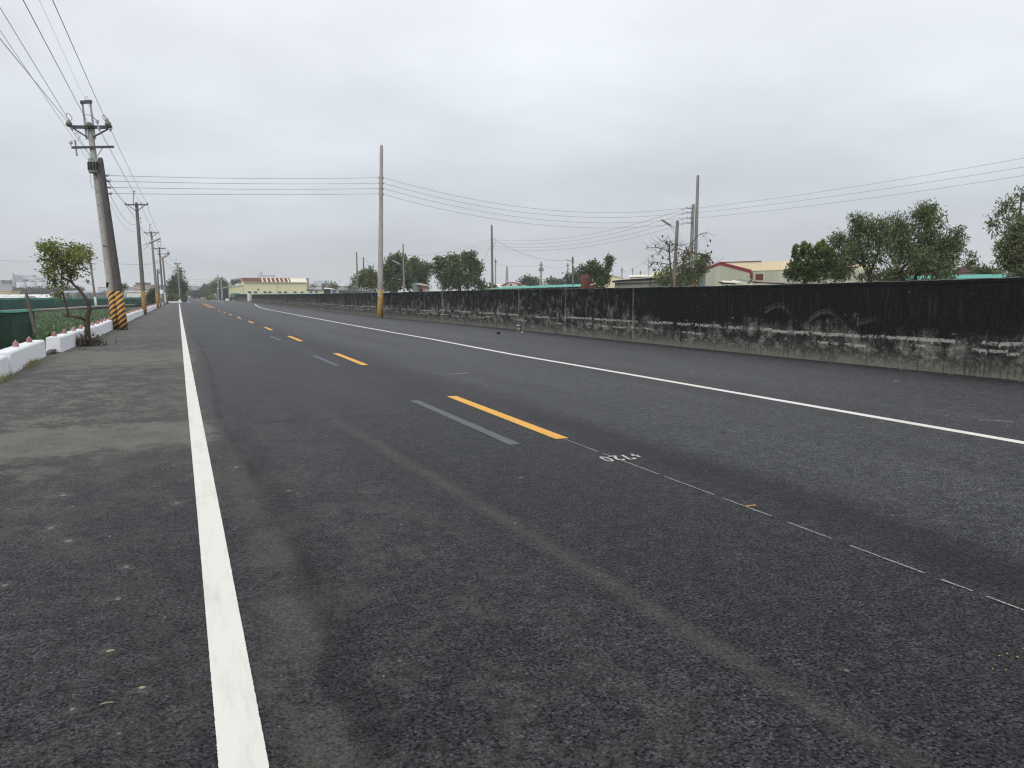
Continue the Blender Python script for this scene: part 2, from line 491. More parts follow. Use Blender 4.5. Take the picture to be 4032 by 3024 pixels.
def wall_mat():
    """Old concrete: black mould down from the top, bare grey and lime scratches low down."""
    m, nt, b = new_mat('mouldy_concrete')
    g = nd(nt, 'ShaderNodeNewGeometry')
    P = g.outputs['Position']
    s = nd(nt, 'ShaderNodeSeparateXYZ', {0: P})
    x, y, z = s.outputs
    M = lambda op, a, bb=None, c=None, cl=False: mt(nt, op, a, bb, c, cl)
    y = M('ADD', y, M('SUBTRACT', x, 13.7))
    V = lambda a, bb, o=0.0: vec(nt, M('MULTIPLY', y, a), M('MULTIPLY', z, bb), o)

    def cell(v, per, o):
        """Random value per stretch of the given length along the wall."""
        i = M('FLOOR', M('DIVIDE', v, per))
        w_ = nd(nt, 'ShaderNodeTexWhiteNoise', {'W': M('ADD', i, o)}, noise_dimensions='1D')
        return w_.outputs['Value']
    blot = noise(nt, V(0.75, 1.3), 1.0, 7.0, 0.66)
    blot2 = noise(nt, V(2.6, 3.4, 8.0), 1.0, 6.0, 0.68)
    st = noise(nt, V(4.2, 0.40, 2.0), 1.0, 5.0, 0.62)
    st2 = noise(nt, V(15.0, 1.1, 4.0), 1.0, 5.0, 0.62)
    fine = noise(nt, V(16.0, 16.0, 1.0), 1.0, 6.0, 0.7)
    pan = cell(y, 0.95, 3.0)
    pan3 = cell(y, 3.0, 40.0)
    mid = ramp(nt, M('ADD', y, M('MULTIPLY', M('SUBTRACT', blot, 0.5), 6.0)), 23.0, 27.0)      # rougher, streakier stretch
    # height at which the mould takes over
    h = M('ADD', z, M('MULTIPLY', M('SUBTRACT', blot, 0.5), 2.3))
    h = M('ADD', h, M('MULTIPLY', M('SUBTRACT', st, 0.5), M('ADD', 0.8, M('MULTIPLY', mid, 2.4))))
    h = M('ADD', h, M('MULTIPLY', M('SUBTRACT', st2, 0.5), M('ADD', 0.5, M('MULTIPLY', mid, 1.6))))
    h = M('ADD', h, M('MULTIPLY', M('SUBTRACT', pan, 0.5), 0.22))
    h = M('ADD', h, M('MULTIPLY', mid, -0.22))
    h = M('ADD', h, ramp(nt, z, 1.2, 1.7, 0.0, 0.35))
    h = M('ADD', h, M('MULTIPLY', M('SUBTRACT', noise(nt, V(0.16, 0.0, 77.0), 1.0, 3.0, 0.6), 0.5), 1.5))
    black = ramp(nt, h, 0.34, 0.90)
    grey = mix(nt, ramp(nt, M('ADD', M('MULTIPLY', blot2, 0.7), M('MULTIPLY', fine, 0.3)), 0.43, 0.61), (0.018, 0.019, 0.018), (0.17, 0.165, 0.147))
    grey = mix(nt, M('MULTIPLY', ramp(nt, M('ADD', z, M('MULTIPLY', M('SUBTRACT', blot2, 0.5), 1.6)), -0.06, 0.24, 1.0, 0.0), 0.62), grey, (0.235, 0.225, 0.19))
    grey = mix(nt, M('MULTIPLY', ramp(nt, M('ADD', M('MULTIPLY', st2, 0.6), M('MULTIPLY', blot, 0.4)), 0.49, 0.60), 0.75), grey, (0.05, 0.05, 0.047))
    blk = mix(nt, ramp(nt, fine, 0.35, 0.75), (0.0065, 0.0075, 0.0085), (0.017, 0.0185, 0.019))
    pale = M('MULTIPLY', ramp(nt, st2, 0.50, 0.68), ramp(nt, blot2, 0.44, 0.62))
    blk = mix(nt, M('MULTIPLY', pale, M('ADD', 0.08, M('MULTIPLY', mid, 0.9))), blk, (0.15, 0.15, 0.142))
    blk = mix(nt, M('MULTIPLY', M('MULTIPLY', ramp(nt, blot2, 0.50, 0.66), mid), 0.55), blk, (0.07, 0.07, 0.066))
    col = mix(nt, black, grey, blk)
    # upward faces of the top edge greyer
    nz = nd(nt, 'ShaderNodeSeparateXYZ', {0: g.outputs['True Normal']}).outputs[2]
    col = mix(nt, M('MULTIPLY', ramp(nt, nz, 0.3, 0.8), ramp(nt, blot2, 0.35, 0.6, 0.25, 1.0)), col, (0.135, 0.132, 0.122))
    col = mix(nt, M('MULTIPLY', M('MULTIPLY', ramp(nt, st2, 0.5, 0.7), ramp(nt, blot, 0.42, 0.58)), 0.22), col, (0.06, 0.06, 0.057))
    # formwork joints
    jd = M('ABSOLUTE', M('SUBTRACT', M('FRACT', M('DIVIDE', M('ADD', y, 100.0), 0.95)), 0.5))
    jm = M('MULTIPLY', ramp(nt, jd, 0.475, 0.5), ramp(nt, pan, 0.3, 0.8, 0.1, 0.6))
    col = mix(nt, jm, col, (0.012, 0.012, 0.012))

    # lime lines left by form boards and by vehicles rubbing past
    def line(z0, dz, per, wd, dens, o):
        seg = cell(M('ADD', y, o * 0.37), per, o)
        zc = M('ADD', z0, M('MULTIPLY', M('SUBTRACT', seg, 0.5), dz))
        zc = M('ADD', zc, M('MULTIPLY', M('SUBTRACT', noise(nt, V(1.3, 0.0, o), 1.0, 5.0, 0.6), 0.5), 0.10))
        d = M('SUBTRACT', z, zc)
        drip = M('MULTIPLY', ramp(nt, noise(nt, V(11.0, 0.0, o + 1.0), 1.0, 4.0, 0.6), 0.5, 0.75), 0.10)
        lo = ramp(nt, d, M('SUBTRACT', M('MULTIPLY', drip, -1.0), wd), M('MULTIPLY', drip, -1.0)) if False else ramp(nt, M('ADD', d, drip), -wd, -wd * 0.4)
        hi = ramp(nt, d, wd * 0.35, wd * 0.8, 1.0, 0.0)
        br = ramp(nt, noise(nt, V(0.9, 0.5, o + 3.0), 1.0, 6.0, 0.75), dens, dens + 0.06)
        rag = ramp(nt, noise(nt, V(9.0, 14.0, o + 5.0), 1.0, 4.0, 0.6), 0.36, 0.52)
        return M('MULTIPLY', M('MULTIPLY', lo, hi), M('MULTIPLY', br, rag))
    lines = M('MAXIMUM', line(0.66, 0.10, 3.1, 0.050, 0.455, 21.0), line(0.45, 0.12, 2.3, 0.040, 0.50, 33.0))
    lines = M('MAXIMUM', lines, line(0.83, 0.30, 1.7, 0.018, 0.57, 45.0))
    lines = M('MAXIMUM', lines, line(0.30, 0.30, 1.3, 0.022, 0.58, 57.0))

    # swept scratches, each stroke with its own centre, radius and strength
    def arcs(per, z0, r0, wd, o, lo_y, hi_y, keep):
        yy_ = M('ADD', y, o)
        c1 = cell(yy_, per, o)
        c2 = cell(yy_, per, o + 7.0)
        u = M('SUBTRACT', M('MODULO', M('ADD', yy_, 950.0 * per), per), M('MULTIPLY', per, M('ADD', 0.3, M('MULTIPLY', c1, 0.5))))
        zz_ = M('SUBTRACT', z, M('ADD', z0, M('MULTIPLY', M('SUBTRACT', c2, 0.5), 0.5)))
        rr = M('SQRT', M('ADD', M('MULTIPLY', M('MULTIPLY', u, u), M('ADD', 0.5, c2)), M('MULTIPLY', zz_, zz_)))
        rr = M('ADD', rr, M('MULTIPLY', M('SUBTRACT', blot, 0.5), 0.3))
        r_ = M('MULTIPLY', r0, M('ADD', 0.7, M('MULTIPLY', c1, 0.6)))
        a = M('MAXIMUM', ramp(nt, M('ABSOLUTE', M('SUBTRACT', rr, r_)), wd * 0.2, wd, 1.0, 0.0), M('MULTIPLY', ramp(nt, M('ABSOLUTE', M('SUBTRACT', rr, M('MULTIPLY', r_, 1.09))), wd * 0.1, wd * 0.6, 1.0, 0.0), 0.6))
        a = M('MULTIPLY', a, ramp(nt, M('ADD', zz_, M('MULTIPLY', u, -0.3)), r0 * 0.3, r0 * 0.7))
        a = M('MULTIPLY', a, ramp(nt, u, -0.75, 0.15, 0.0, 1.0))
        a = M('MULTIPLY', a, ramp(nt, c2, keep, keep + 0.15))
        return M('MULTIPLY', a, M('MULTIPLY', ramp(nt, y, lo_y, lo_y + 1.0), ramp(nt, y, hi_y - 1.0, hi_y, 1.0, 0.0)))
    arc = M('MAXIMUM', arcs(1.5, 0.30, 0.72, 0.05, 0.7, 13.5, 20.0, 0.15), arcs(2.6, 0.55, 0.75, 0.06, 4.1, 26.0, 56.0, 0.45))
    arc = M('MAXIMUM', arc, arcs(1.9, 0.15, 0.5, 0.05, 9.3, 17.0, 50.0, 0.5))
    arc = M('MULTIPLY', arc, ramp(nt, st2, 0.32, 0.62, 0.15, 1.0))
    # vertical runs under leaking joints
    run = None
    for yc, wd in ((24.05, 0.075), (29.3, 0.05), (34.2, 0.06), (44.6, 0.16), (61.0, 0.12), (74.0, 0.14), (86.0, 0.12), (101.0, 0.2), (118.0, 0.22)):
        d = M('ABSOLUTE', M('SUBTRACT', M('ADD', y, M('MULTIPLY', M('SUBTRACT', blot, 0.5), 0.1)), yc))
        r_ = ramp(nt, d, wd * 0.5, wd, 1.0, 0.0)
        run = r_ if run is None else M('MAXIMUM', run, r_)
    run = M('MULTIPLY', run, ramp(nt, noise(nt, V(20.0, 2.2, 90.0), 1.0, 4.0, 0.65), 0.36, 0.6, 0.1, 1.0))
    # flakes
    vo = nd(nt, 'ShaderNodeTexVoronoi', {'Vector': V(3.0, 5.0), 'Scale': 1.0})
    vs = nd(nt, 'ShaderNodeSeparateXYZ', {0: vo.outputs['Color']})
    fd = M('ADD', vo.outputs['Distance'], M('MULTIPLY', M('SUBTRACT', fine, 0.5), 0.25))
    flake = M('MULTIPLY', ramp(nt, fd, 0.05, 0.13, 1.0, 0.0), ramp(nt, vs.outputs[0], 0.80, 0.84))
    flake = M('MULTIPLY', flake, ramp(nt, z, 0.7, 1.2, 1.0, 0.25))
    col = mix(nt, M('MULTIPLY', arc, 0.36), col, (0.20, 0.205, 0.20))
    col = mix(nt, M('MULTIPLY', run, 0.6), col, (0.22, 0.215, 0.195))
    col = mix(nt, M('MULTIPLY', lines, 0.85), col, (0.34, 0.335, 0.305))
    col = mix(nt, M('MULTIPLY', flake, 0.8), col, (0.34, 0.33, 0.30))
    nt.links.new(col, b.inputs['Base Color'])
    b.inputs['Roughness'].default_value = 0.92
    b.inputs['Specular IOR Level'].default_value = 0.06
    bp = nd(nt, 'ShaderNodeBump', {'Height': M('ADD', fine, M('MULTIPLY', st2, 0.5)), 'Strength': 0.6, 'Distance': 0.012})
    nt.links.new(bp.outputs[0], b.inputs['Normal'])
    return m


def stripe_mat(name, yellow, blackc, pitch=0.36, turns=0.5, wear=0.5):
    """Hazard band: slanting yellow and black stripes wound round a pole (object coordinates, z up)."""
    m, nt, b = new_mat(name)
    t = nd(nt, 'ShaderNodeTexCoord')
    s = nd(nt, 'ShaderNodeSeparateXYZ', {0: t.outputs['Object']})
    M = lambda op, a, bb=None, c=None, cl=False: mt(nt, op, a, bb, c, cl)
    ang = M('DIVIDE', M('ARCTAN2', s.outputs[1], s.outputs[0]), 2 * math.pi)
    n = noise(nt, t.outputs['Object'], 6.0, 4.0)
    ph = M('ADD', M('DIVIDE', s.outputs[2], pitch), M('MULTIPLY', ang, -3.0))
    ph = M('ADD', ph, M('MULTIPLY', M('SUBTRACT', n, 0.5), 0.10))
    fr = M('FRACT', M('ADD', ph, 10.0))
    f = ramp(nt, M('ABSOLUTE', M('SUBTRACT', fr, 0.5)), 0.235, 0.265)
    c = mix(nt, f, yellow, blackc)
    n2 = noise(nt, t.outputs['Object'], 14.0, 5.0, 0.65)
    c = mix(nt, M('MULTIPLY', ramp(nt, n2, 0.58, 0.75), wear), c, (0.17, 0.15, 0.11))
    nt.links.new(c, b.inputs['Base Color'])
    b.inputs['Roughness'].default_value = 0.7
    return m


def roof_rust_mat(name):
    return rough_mat(name, (0.17, 0.062, 0.048), 0.85, 0.35, 1.5, col2=(0.09, 0.035, 0.03), amt=0.45)


MT = {}
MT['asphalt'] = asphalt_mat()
MT['white_line'] = paint_mat('white_road_paint', (0.735, 0.72, 0.655), 0.22)
MT['yellow_line'] = paint_mat('yellow_road_paint', (0.76, 0.395, 0.075), 0.1, (0.55, 0.30, 0.07))
MT['grey_line'] = paint_mat('blacked_out_paint', (0.115, 0.121, 0.135), 0.5, (0.075, 0.077, 0.082), 0.06)
MT['chalk'] = paint_mat('chalk', (0.34, 0.325, 0.31), 0.5, (0.2, 0.19, 0.18), 0.10)
MT['spray'] = paint_mat('white_spray', (0.54, 0.54, 0.51), 0.5, (0.4, 0.4, 0.36))
MT['yspeck'] = paint_mat('yellow_spots', (0.62, 0.33, 0.06), 0.2)
MT['wall'] = wall_mat()
MT['concrete'] = rough_mat('pole_concrete', (0.40, 0.38, 0.35), 0.9, 0.2, 1.6, 0.35, 30.0, 0.2, col2=(0.30, 0.285, 0.262), amt=0.45, stretch=(2.5, 2.5, 0.5))
MT['concrete_dark'] = rough_mat('old_pole_concrete', (0.155, 0.147, 0.138), 0.9, 0.3, 2.0, 0.35, 30.0, 0.2, col2=(0.085, 0.082, 0.078), amt=0.5, stretch=(3, 3, 0.6))
MT['concrete_grey'] = rough_mat('grey_pole_concrete', (0.235, 0.228, 0.22), 0.9, 0.25, 1.6, 0.3, 30.0, 0.2, col2=(0.16, 0.155, 0.15), amt=0.45, stretch=(2.5, 2.5, 0.5))
MT['concrete_black'] = rough_mat('sooty_pole_concrete', (0.095, 0.09, 0.085), 0.92, 0.3, 2.0, 0.35, 30.0, 0.15, col2=(0.055, 0.053, 0.05), amt=0.5, stretch=(3, 3, 0.6))
MT['concrete_mid'] = rough_mat('mid_pole_concrete', (0.36, 0.345, 0.325), 0.9, 0.2, 1.5, 0.3, 30.0, 0.2, col2=(0.25, 0.242, 0.23), amt=0.45, stretch=(2, 2, 0.4))
MT['concrete_brown'] = rough_mat('brown_pole_concrete', (0.20, 0.172, 0.15), 0.9, 0.3, 1.5, col2=(0.12, 0.10, 0.09), amt=0.5, stretch=(2, 2, 0.5))
MT['far_pole'] = rough_mat('far_pole_concrete', (0.26, 0.255, 0.25), 0.9, 0.15, 1.0)
MT['stripe'] = stripe_mat('hazard_stripes', (0.60, 0.29, 0.045), (0.022, 0.021, 0.02), 0.215)
MT['stripe_old'] = stripe_mat('old_hazard_stripes', (0.34, 0.18, 0.06), (0.04, 0.03, 0.025), 0.225, wear=0.8)
MT['yellow_worn'] = rough_mat('worn_yellow_paint', (0.42, 0.25, 0.065), 0.8, 0.35, 3.0, col2=(0.13, 0.10, 0.055), amt=0.47, stretch=(3, 3, 1.2))
MT['steel'] = rough_mat('dark_steel', (0.07, 0.072, 0.085), 0.6, 0.3, 4.0, metallic=0.2)
MT['galv'] = rough_mat('galvanised_steel', (0.30, 0.30, 0.33), 0.5, 0.2, 4.0, metallic=0.4)
MT['drum'] = rough_mat('transformer_paint', (0.25, 0.27, 0.26), 0.6, 0.25, 4.0)
MT['porcelain'] = rough_mat('porcelain', (0.62, 0.62, 0.58), 0.3, 0.15, 5.0, spec=0.5)
MT['dirty_disc'] = rough_mat('dirty_glass_disc', (0.22, 0.21, 0.17), 0.4, 0.3, 8.0, spec=0.5)
MT['mint'] = rough_mat('mint_bushing', (0.42, 0.56, 0.52), 0.4, 0.1, 4.0)
MT['wire'] = rough_mat('wire', (0.17, 0.17, 0.20), 0.6, 0.2, 2.0)
MT['wire_thin'] = rough_mat('bare_wire', (0.30, 0.30, 0.32), 0.6, 0.2, 2.0)
MT['lamp'] = rough_mat('lamp_housing', (0.45, 0.45, 0.44), 0.6, 0.2, 3.0)
MT['lamp_rust'] = rough_mat('rusty_lamp_housing', (0.42, 0.33, 0.26), 0.8, 0.25, 3.0, col2=(0.32, 0.16, 0.08), amt=0.4)
MT['white_block'] = rough_mat('whitewash', (0.80, 0.81, 0.83), 0.75, 0.06, 2.5, 0.25, 25.0, 0.3, col2=(0.64, 0.645, 0.65), amt=0.33, stretch=(1.5, 1.5, 0.7))
MT['refl_red'] = rough_mat('faded_red_reflector', (0.34, 0.12, 0.115), 0.45, 0.35, 12.0, col2=(0.44, 0.30, 0.29), amt=0.5, rnd=0.25)
MT['refl_cap'] = rough_mat('silver_reflector', (0.55, 0.52, 0.48), 0.35, 0.2, 15.0, metallic=0.3)
MT['soil'] = rough_mat('soil', (0.105, 0.092, 0.068), 0.95, 0.35, 0.6, 0.4, 8.0, 0.1, col2=(0.06, 0.068, 0.04), amt=0.4)
MT['verge'] = rough_mat('dusty_verge', (0.17, 0.152, 0.12), 0.95, 0.3, 2.5, 0.4, 20.0, 0.1, col2=(0.09, 0.085, 0.06), amt=0.4)
MT['bund'] = rough_mat('field_kerb_concrete', (0.36, 0.33, 0.28), 0.9, 0.25, 1.5)
MT['net'] = rough_mat('green_shade_net', (0.014, 0.078, 0.058), 0.8, 0.3, 0.7, 0.25, 8.0, 0.2, col2=(0.009, 0.05, 0.04), amt=0.45, stretch=(1, 1, 2.2))
MT['net_near'] = rough_mat('dark_green_net', (0.019, 0.048, 0.032), 0.8, 0.3, 1.6, 0.5, 9.0, 0.2, col2=(0.012, 0.033, 0.023), amt=0.45, stretch=(2, 2, 0.8))
MT['net_edge'] = rough_mat('faded_net_hem', (0.06, 0.245, 0.19), 0.8, 0.3, 1.5)
MT['wood'] = rough_mat('weathered_wood', (0.13, 0.11, 0.09), 0.9, 0.35, 6.0, 0.4, 40.0, col2=(0.05, 0.043, 0.036), amt=0.45)
MT['bark'] = rough_mat('bark', (0.085, 0.066, 0.052), 0.95, 0.4, 9.0, 0.8, 25.0, 0.1, col2=(0.035, 0.028, 0.024), amt=0.5)
MT['bark_pale'] = rough_mat('pale_bark', (0.12, 0.105, 0.09), 0.95, 0.35, 7.0, 0.5, 25.0, 0.1)
MT['leaf_yellow'] = leaf_mat('yellow_green_leaf', (0.115, 0.145, 0.038), (0.32, 0.35, 0.10), 0.4)
MT['leaf_mixed'] = leaf_mat('olive_leaf', (0.060, 0.086, 0.030), (0.23, 0.26, 0.075), 0.38)
MT['leaf_dark'] = leaf_mat('dark_leaf', (0.020, 0.036, 0.016), (0.12, 0.175, 0.062), 0.28)
MT['leaf_mid'] = leaf_mat('mid_green_leaf', (0.036, 0.062, 0.023), (0.19, 0.255, 0.088), 0.32)
MT['leaf_mango'] = leaf_mat('long_drooping_leaf', (0.042, 0.066, 0.034), (0.24, 0.30, 0.135), 0.33, 0.4)
MT['leaf_tip'] = leaf_mat('young_leaf', (0.13, 0.16, 0.05), (0.26, 0.29, 0.11), 0.35)
MT['leaf_far'] = leaf_mat('far_leaf', (0.025, 0.036, 0.020), (0.065, 0.085, 0.045), 0.2)
MT['crop'] = leaf_mat('crop_leaf', (0.055, 0.098, 0.048), (0.155, 0.23, 0.11), 0.25)
MT['weed'] = leaf_mat('weed_leaf', (0.025, 0.052, 0.018), (0.085, 0.14, 0.045), 0.25)
MT['weed_dry'] = leaf_mat('half_dry_weed', (0.025, 0.026, 0.016), (0.13, 0.12, 0.06), 0.2)
MT['dry'] = leaf_mat('dead_leaf', (0.055, 0.028, 0.022), (0.18, 0.10, 0.075), 0.15, 0.8)
MT['dry_grass'] = leaf_mat('dry_grass_blade', (0.16, 0.16, 0.07), (0.36, 0.34, 0.17), 0.25)
MT['cream'] = rough_mat('cream_metal_wall', (0.74, 0.70, 0.43), 0.65, 0.06, 0.4, stretch=(1, 1, 0.4))
MT['cream_roof'] = rough_mat('cream_metal_roof', (0.82, 0.72, 0.50), 0.6, 0.08, 0.6)
MT['white_roof'] = rough_mat('pale_metal_roof', (0.82, 0.77, 0.64), 0.6, 0.08, 0.6)
MT['rust_roof'] = roof_rust_mat('rusted_roof')
MT['red_trim'] = rough_mat('red_fascia', (0.23, 0.028, 0.038), 0.6, 0.25, 1.5)
MT['teal'] = rough_mat('teal_metal_roof', (0.085, 0.37, 0.30), 0.6, 0.12, 0.6)
MT['sage'] = rough_mat('sage_green_sheet', (0.43, 0.445, 0.335), 0.7, 0.15, 1.2, col2=(0.29, 0.33, 0.26), amt=0.35, stretch=(2, 2, 0.3), rnd=0.10)
MT['blue_sage'] = rough_mat('blue_green_sheet', (0.15, 0.22, 0.20), 0.7, 0.15, 1.2)
MT['grey_wall'] = rough_mat('old_grey_render', (0.25, 0.245, 0.23), 0.9, 0.3, 0.8, 0.2, 10.0, col2=(0.13, 0.13, 0.125), amt=0.4)
MT['grey_sheet'] = rough_mat('grey_metal', (0.33, 0.36, 0.39), 0.7, 0.12, 0.3)
MT['silver'] = rough_mat('silver_silo', (0.52, 0.55, 0.58), 0.6, 0.1, 0.2)
MT['pink'] = rough_mat('pinkish_tiles', (0.42, 0.30, 0.26), 0.8, 0.15, 0.4)
MT['white_plastic'] = rough_mat('white_film', (0.72, 0.71, 0.69), 0.6, 0.08, 0.4)
MT['yellow_house'] = rough_mat('yellow_render', (0.60, 0.46, 0.22), 0.8, 0.1, 0.8)
MT['brick_red'] = rough_mat('brick_red', (0.135, 0.047, 0.034), 0.9, 0.3, 2.5, 0.3, 12.0)
MT['brown_tank'] = rough_mat('brown_tank', (0.15, 0.085, 0.06), 0.8, 0.25, 1.0)
MT['dark'] = rough_mat('dark_interior', (0.022, 0.022, 0.024), 0.9, 0.3, 1.0)
MT['glass'] = rough_mat('window_glass', (0.05, 0.06, 0.065), 0.15, 0.2, 2.0, spec=0.6)
MT['trim'] = rough_mat('pale_trim', (0.62, 0.60, 0.50), 0.7, 0.1, 2.0)
MT['hazy_city'] = rough_mat('distant_concrete', (0.34, 0.35, 0.36), 0.9, 0.15, 0.1)
MT['tar'] = rough_mat('black_tarp', (0.02, 0.02, 0.022), 0.7, 0.3, 1.5)
MT['bucket_blue'] = rough_mat('bucket_blue', (0.012, 0.012, 0.06), 0.4, 0.2, 8.0)
MT['bucket_white'] = rough_mat('bucket_white', (0.60, 0.58, 0.62), 0.5, 0.1, 8.0)
MT['rag'] = rough_mat('black_cloth', (0.012, 0.012, 0.015), 0.9, 0.3, 8.0)
MT['paper'] = rough_mat('sticker_paper', (0.66, 0.68, 0.74), 0.6, 0.08, 6.0)
MT['ink'] = rough_mat('blue_ink', (0.03, 0.05, 0.22), 0.6, 0.1, 6.0)
MT['car_white'] = rough_mat('car_white', (0.72, 0.72, 0.72), 0.3, 0.05, 2.0, spec=0.5)
MT['rubber'] = rough_mat('rubber', (0.02, 0.02, 0.02), 0.8, 0.2, 5.0)
MT['straw'] = rough_mat('pale_straw', (0.36, 0.30, 0.20), 0.9, 0.25, 10.0)

# ------------------------------------------------------------------ setting: ground, road, markings
gm = MB()
xs = [(-2600, -0.42), (-40, -0.42), (-4.3, -0.42), (-3.55, -0.04), (-3.2, -0.03), (14.3, -0.03), (60, -0.03), (2600, -0.03)]
ys = [-60, 0, 30, 60, 100, 150, 250, 500, 1000, 2600]
vs = [(x, y, z) for y in ys for x, z in xs]
nx = len(xs)
gm.add(vs, [(j * nx + i, j * nx + i + 1, (j + 1) * nx + i + 1, (j + 1) * nx + i) for j in range(len(ys) - 1) for i in range(nx - 1)])
ground = tag(gm.build('ground', MT['soil']), 'bare brown soil reaching out to the hazy horizon', kind='structure')

rm = MB()
# carriageway with both shoulders, edge slightly ragged on the left
ryl = [-40, -10, 5, 12, 18, 21, 23.5, 24.6, 26.5, 30, 36, 44, 60, 90, 130, 162]
left_edge = [-3.2, -3.2, -3.15, -3.15, -3.2, -3.25, -3.2, -2.95, -2.95, -3.0, -3.0, -2.95, -2.95, -2.9, -2.9, -2.9]
vs, fs = [], []
for yy, xl in zip(ryl, left_edge):
    for t in (0, 0.25, 0.5, 0.75, 1):
        vs.append((xl + (14.2 - xl) * t, yy, 0.0))
for j in range(len(ryl) - 1):
    for i in range(4):
        fs.append((j * 5 + i, j * 5 + i + 1, (j + 1) * 5 + i + 1, (j + 1) * 5 + i))
rm.add(vs, fs)
# junction mouth and the road beyond it
rm.add([(-60, 162, 0), (-2.9, 162, 0), (14.2, 162, 0), (60, 172, 0), (-60, 182, 0), (-2.2, 184, 0), (13.2, 200, 0), (60, 200, 0)],
       [(0, 1, 5, 4), (1, 2, 6, 5), (2, 3, 7, 6)])
rm.add([(-2.2, 184, 0), (13.2, 200, 0), (-2.2, 1500, 0), (13.2, 1500, 0)], [(0, 1, 3, 2)])
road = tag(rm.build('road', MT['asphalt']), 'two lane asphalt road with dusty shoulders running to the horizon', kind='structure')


def strip(name, cl, width, mat, parent, z=0.004, ragged=0.0, seg=None):
    """Painted strip along a centre line of (x, y) points."""
    cl = [Vector((p[0], p[1], 0)) for p in cl]
    mbs = MB()
    pts = []
    for i in range(len(cl) - 1):
        n = max(1, int((cl[i + 1] - cl[i]).length / seg)) if seg else 1
        for k in range(n):
            pts.append(cl[i].lerp(cl[i + 1], k / n))
    pts.append(cl[-1])
    vs = []
    for i, p in enumerate(pts):
        d = (pts[min(i + 1, len(pts) - 1)] - pts[max(i - 1, 0)]).normalized()
        s = Vector((d.y, -d.x, 0))
        a = width / 2 + random.uniform(-ragged, ragged)
        bq = width / 2 + random.uniform(-ragged, ragged)
        vs += [p - s * a + Vector((0, 0, z)), p + s * bq + Vector((0, 0, z))]
    fs = [(2 * i, 2 * i + 1, 2 * i + 3, 2 * i + 2) for i in range(len(pts) - 1)]
    mbs.add(vs, fs)
    return mbs.build(name, mat, parent)


near = [(0.135, -2), (0.135, 2), (0.135, 6), (0.125, 14), (0.10, 39), (0.06, 80), (0.02, 168)]
strip('edge_line', near[:4], 0.15, MT['white_line'], road, ragged=0.0014, seg=0.007)
strip('edge_line', near[3:], 0.15, MT['white_line'], road, ragged=0.003, seg=0.2)
strip('edge_line', [(2.0, 186), (2.0, 236)], 0.15, MT['white_line'], road)
rl = [(7.98, -4), (7.97, 6), (7.93, 14), (7.86, 20), (7.95, 24), (8.05, 28), (8.02, 33), (8.12, 45), (8.28, 58), (8.5, 75), (8.75, 92), (9.3, 108), (10.1, 122), (11.3, 140), (12.6, 156)]
strip('edge_line', rl, 0.15, MT['white_line'], road, ragged=0.003, seg=0.15)
strip('edge_line', [(9.2, 196), (9.2, 420)], 0.15, MT['white_line'], road)
cx = 3.69
dash_y = [(7.9, 11.9), (17.95, 21.9), (28.2, 32.0), (37.6, 41.3), (47.3, 51.2), (57.4, 61.3), (67.4, 71.3), (77.5, 81.4), (87.5, 91.4)]
for a, bb in dash_y:
    strip('centre_dash', [(cx + 0.0, a), (cx + 0.04, bb)], 0.15, MT['yellow_line'], road, ragged=0.002, seg=0.04)
for o in (0.0, 0.42):
    strip('centre_line', [(3.55 + o, 108), (3.75 + o, 140), (4.0 + o, 160)], 0.15, MT['yellow_line'], road)
strip('centre_dash', [(4.3, 176), (4.35, 188)], 0.15, MT['yellow_line'], road)
for a, bb in ((7.75, 11.6), (18.0, 21.4), (29.0, 32.0)):
    strip('blacked_out_dash', [(3.10, a), (3.09, (a + bb) / 2), (3.08, bb)], 0.125, MT['grey_line'], road, ragged=0.008, seg=0.09)
for a, bb in ((7.1, 7.85), (6.0, 7.0), (5.2, 5.9), (4.55, 5.1), (3.98, 4.38), (3.28, 3.82), (2.98, 3.17), (2.6, 2.9)):
    strip('chalk_line', [(3.70, a), (3.70, bb)], 0.016, MT['chalk'], road, ragged=0.003, seg=0.05)

# sprayed survey number +720, to be read from the far side
sp = [(p[0], p[1]) for p in ()]


def stroke(pts, w=0.022):
    pts = [Vector((p[0], p[1], 0)) for p in pts]
    q = MB()
    for i in range(len(pts) - 1):
        d = (pts[i + 1] - pts[i])
        L = d.length
        d.normalize()
        s = Vector((d.y, -d.x, 0)) * w / 2
        a, e = pts[i] - d * w * 0.3, pts[i + 1] + d * w * 0.3
        zz0 = 0.0052 + 0.0004 * i
        q.add([a - s + Vector((0, 0, zz0)), a + s + Vector((0, 0, zz0)), e + s + Vector((0, 0, zz0)), e - s + Vector((0, 0, zz0))], [(0, 1, 2, 3)])
    return q


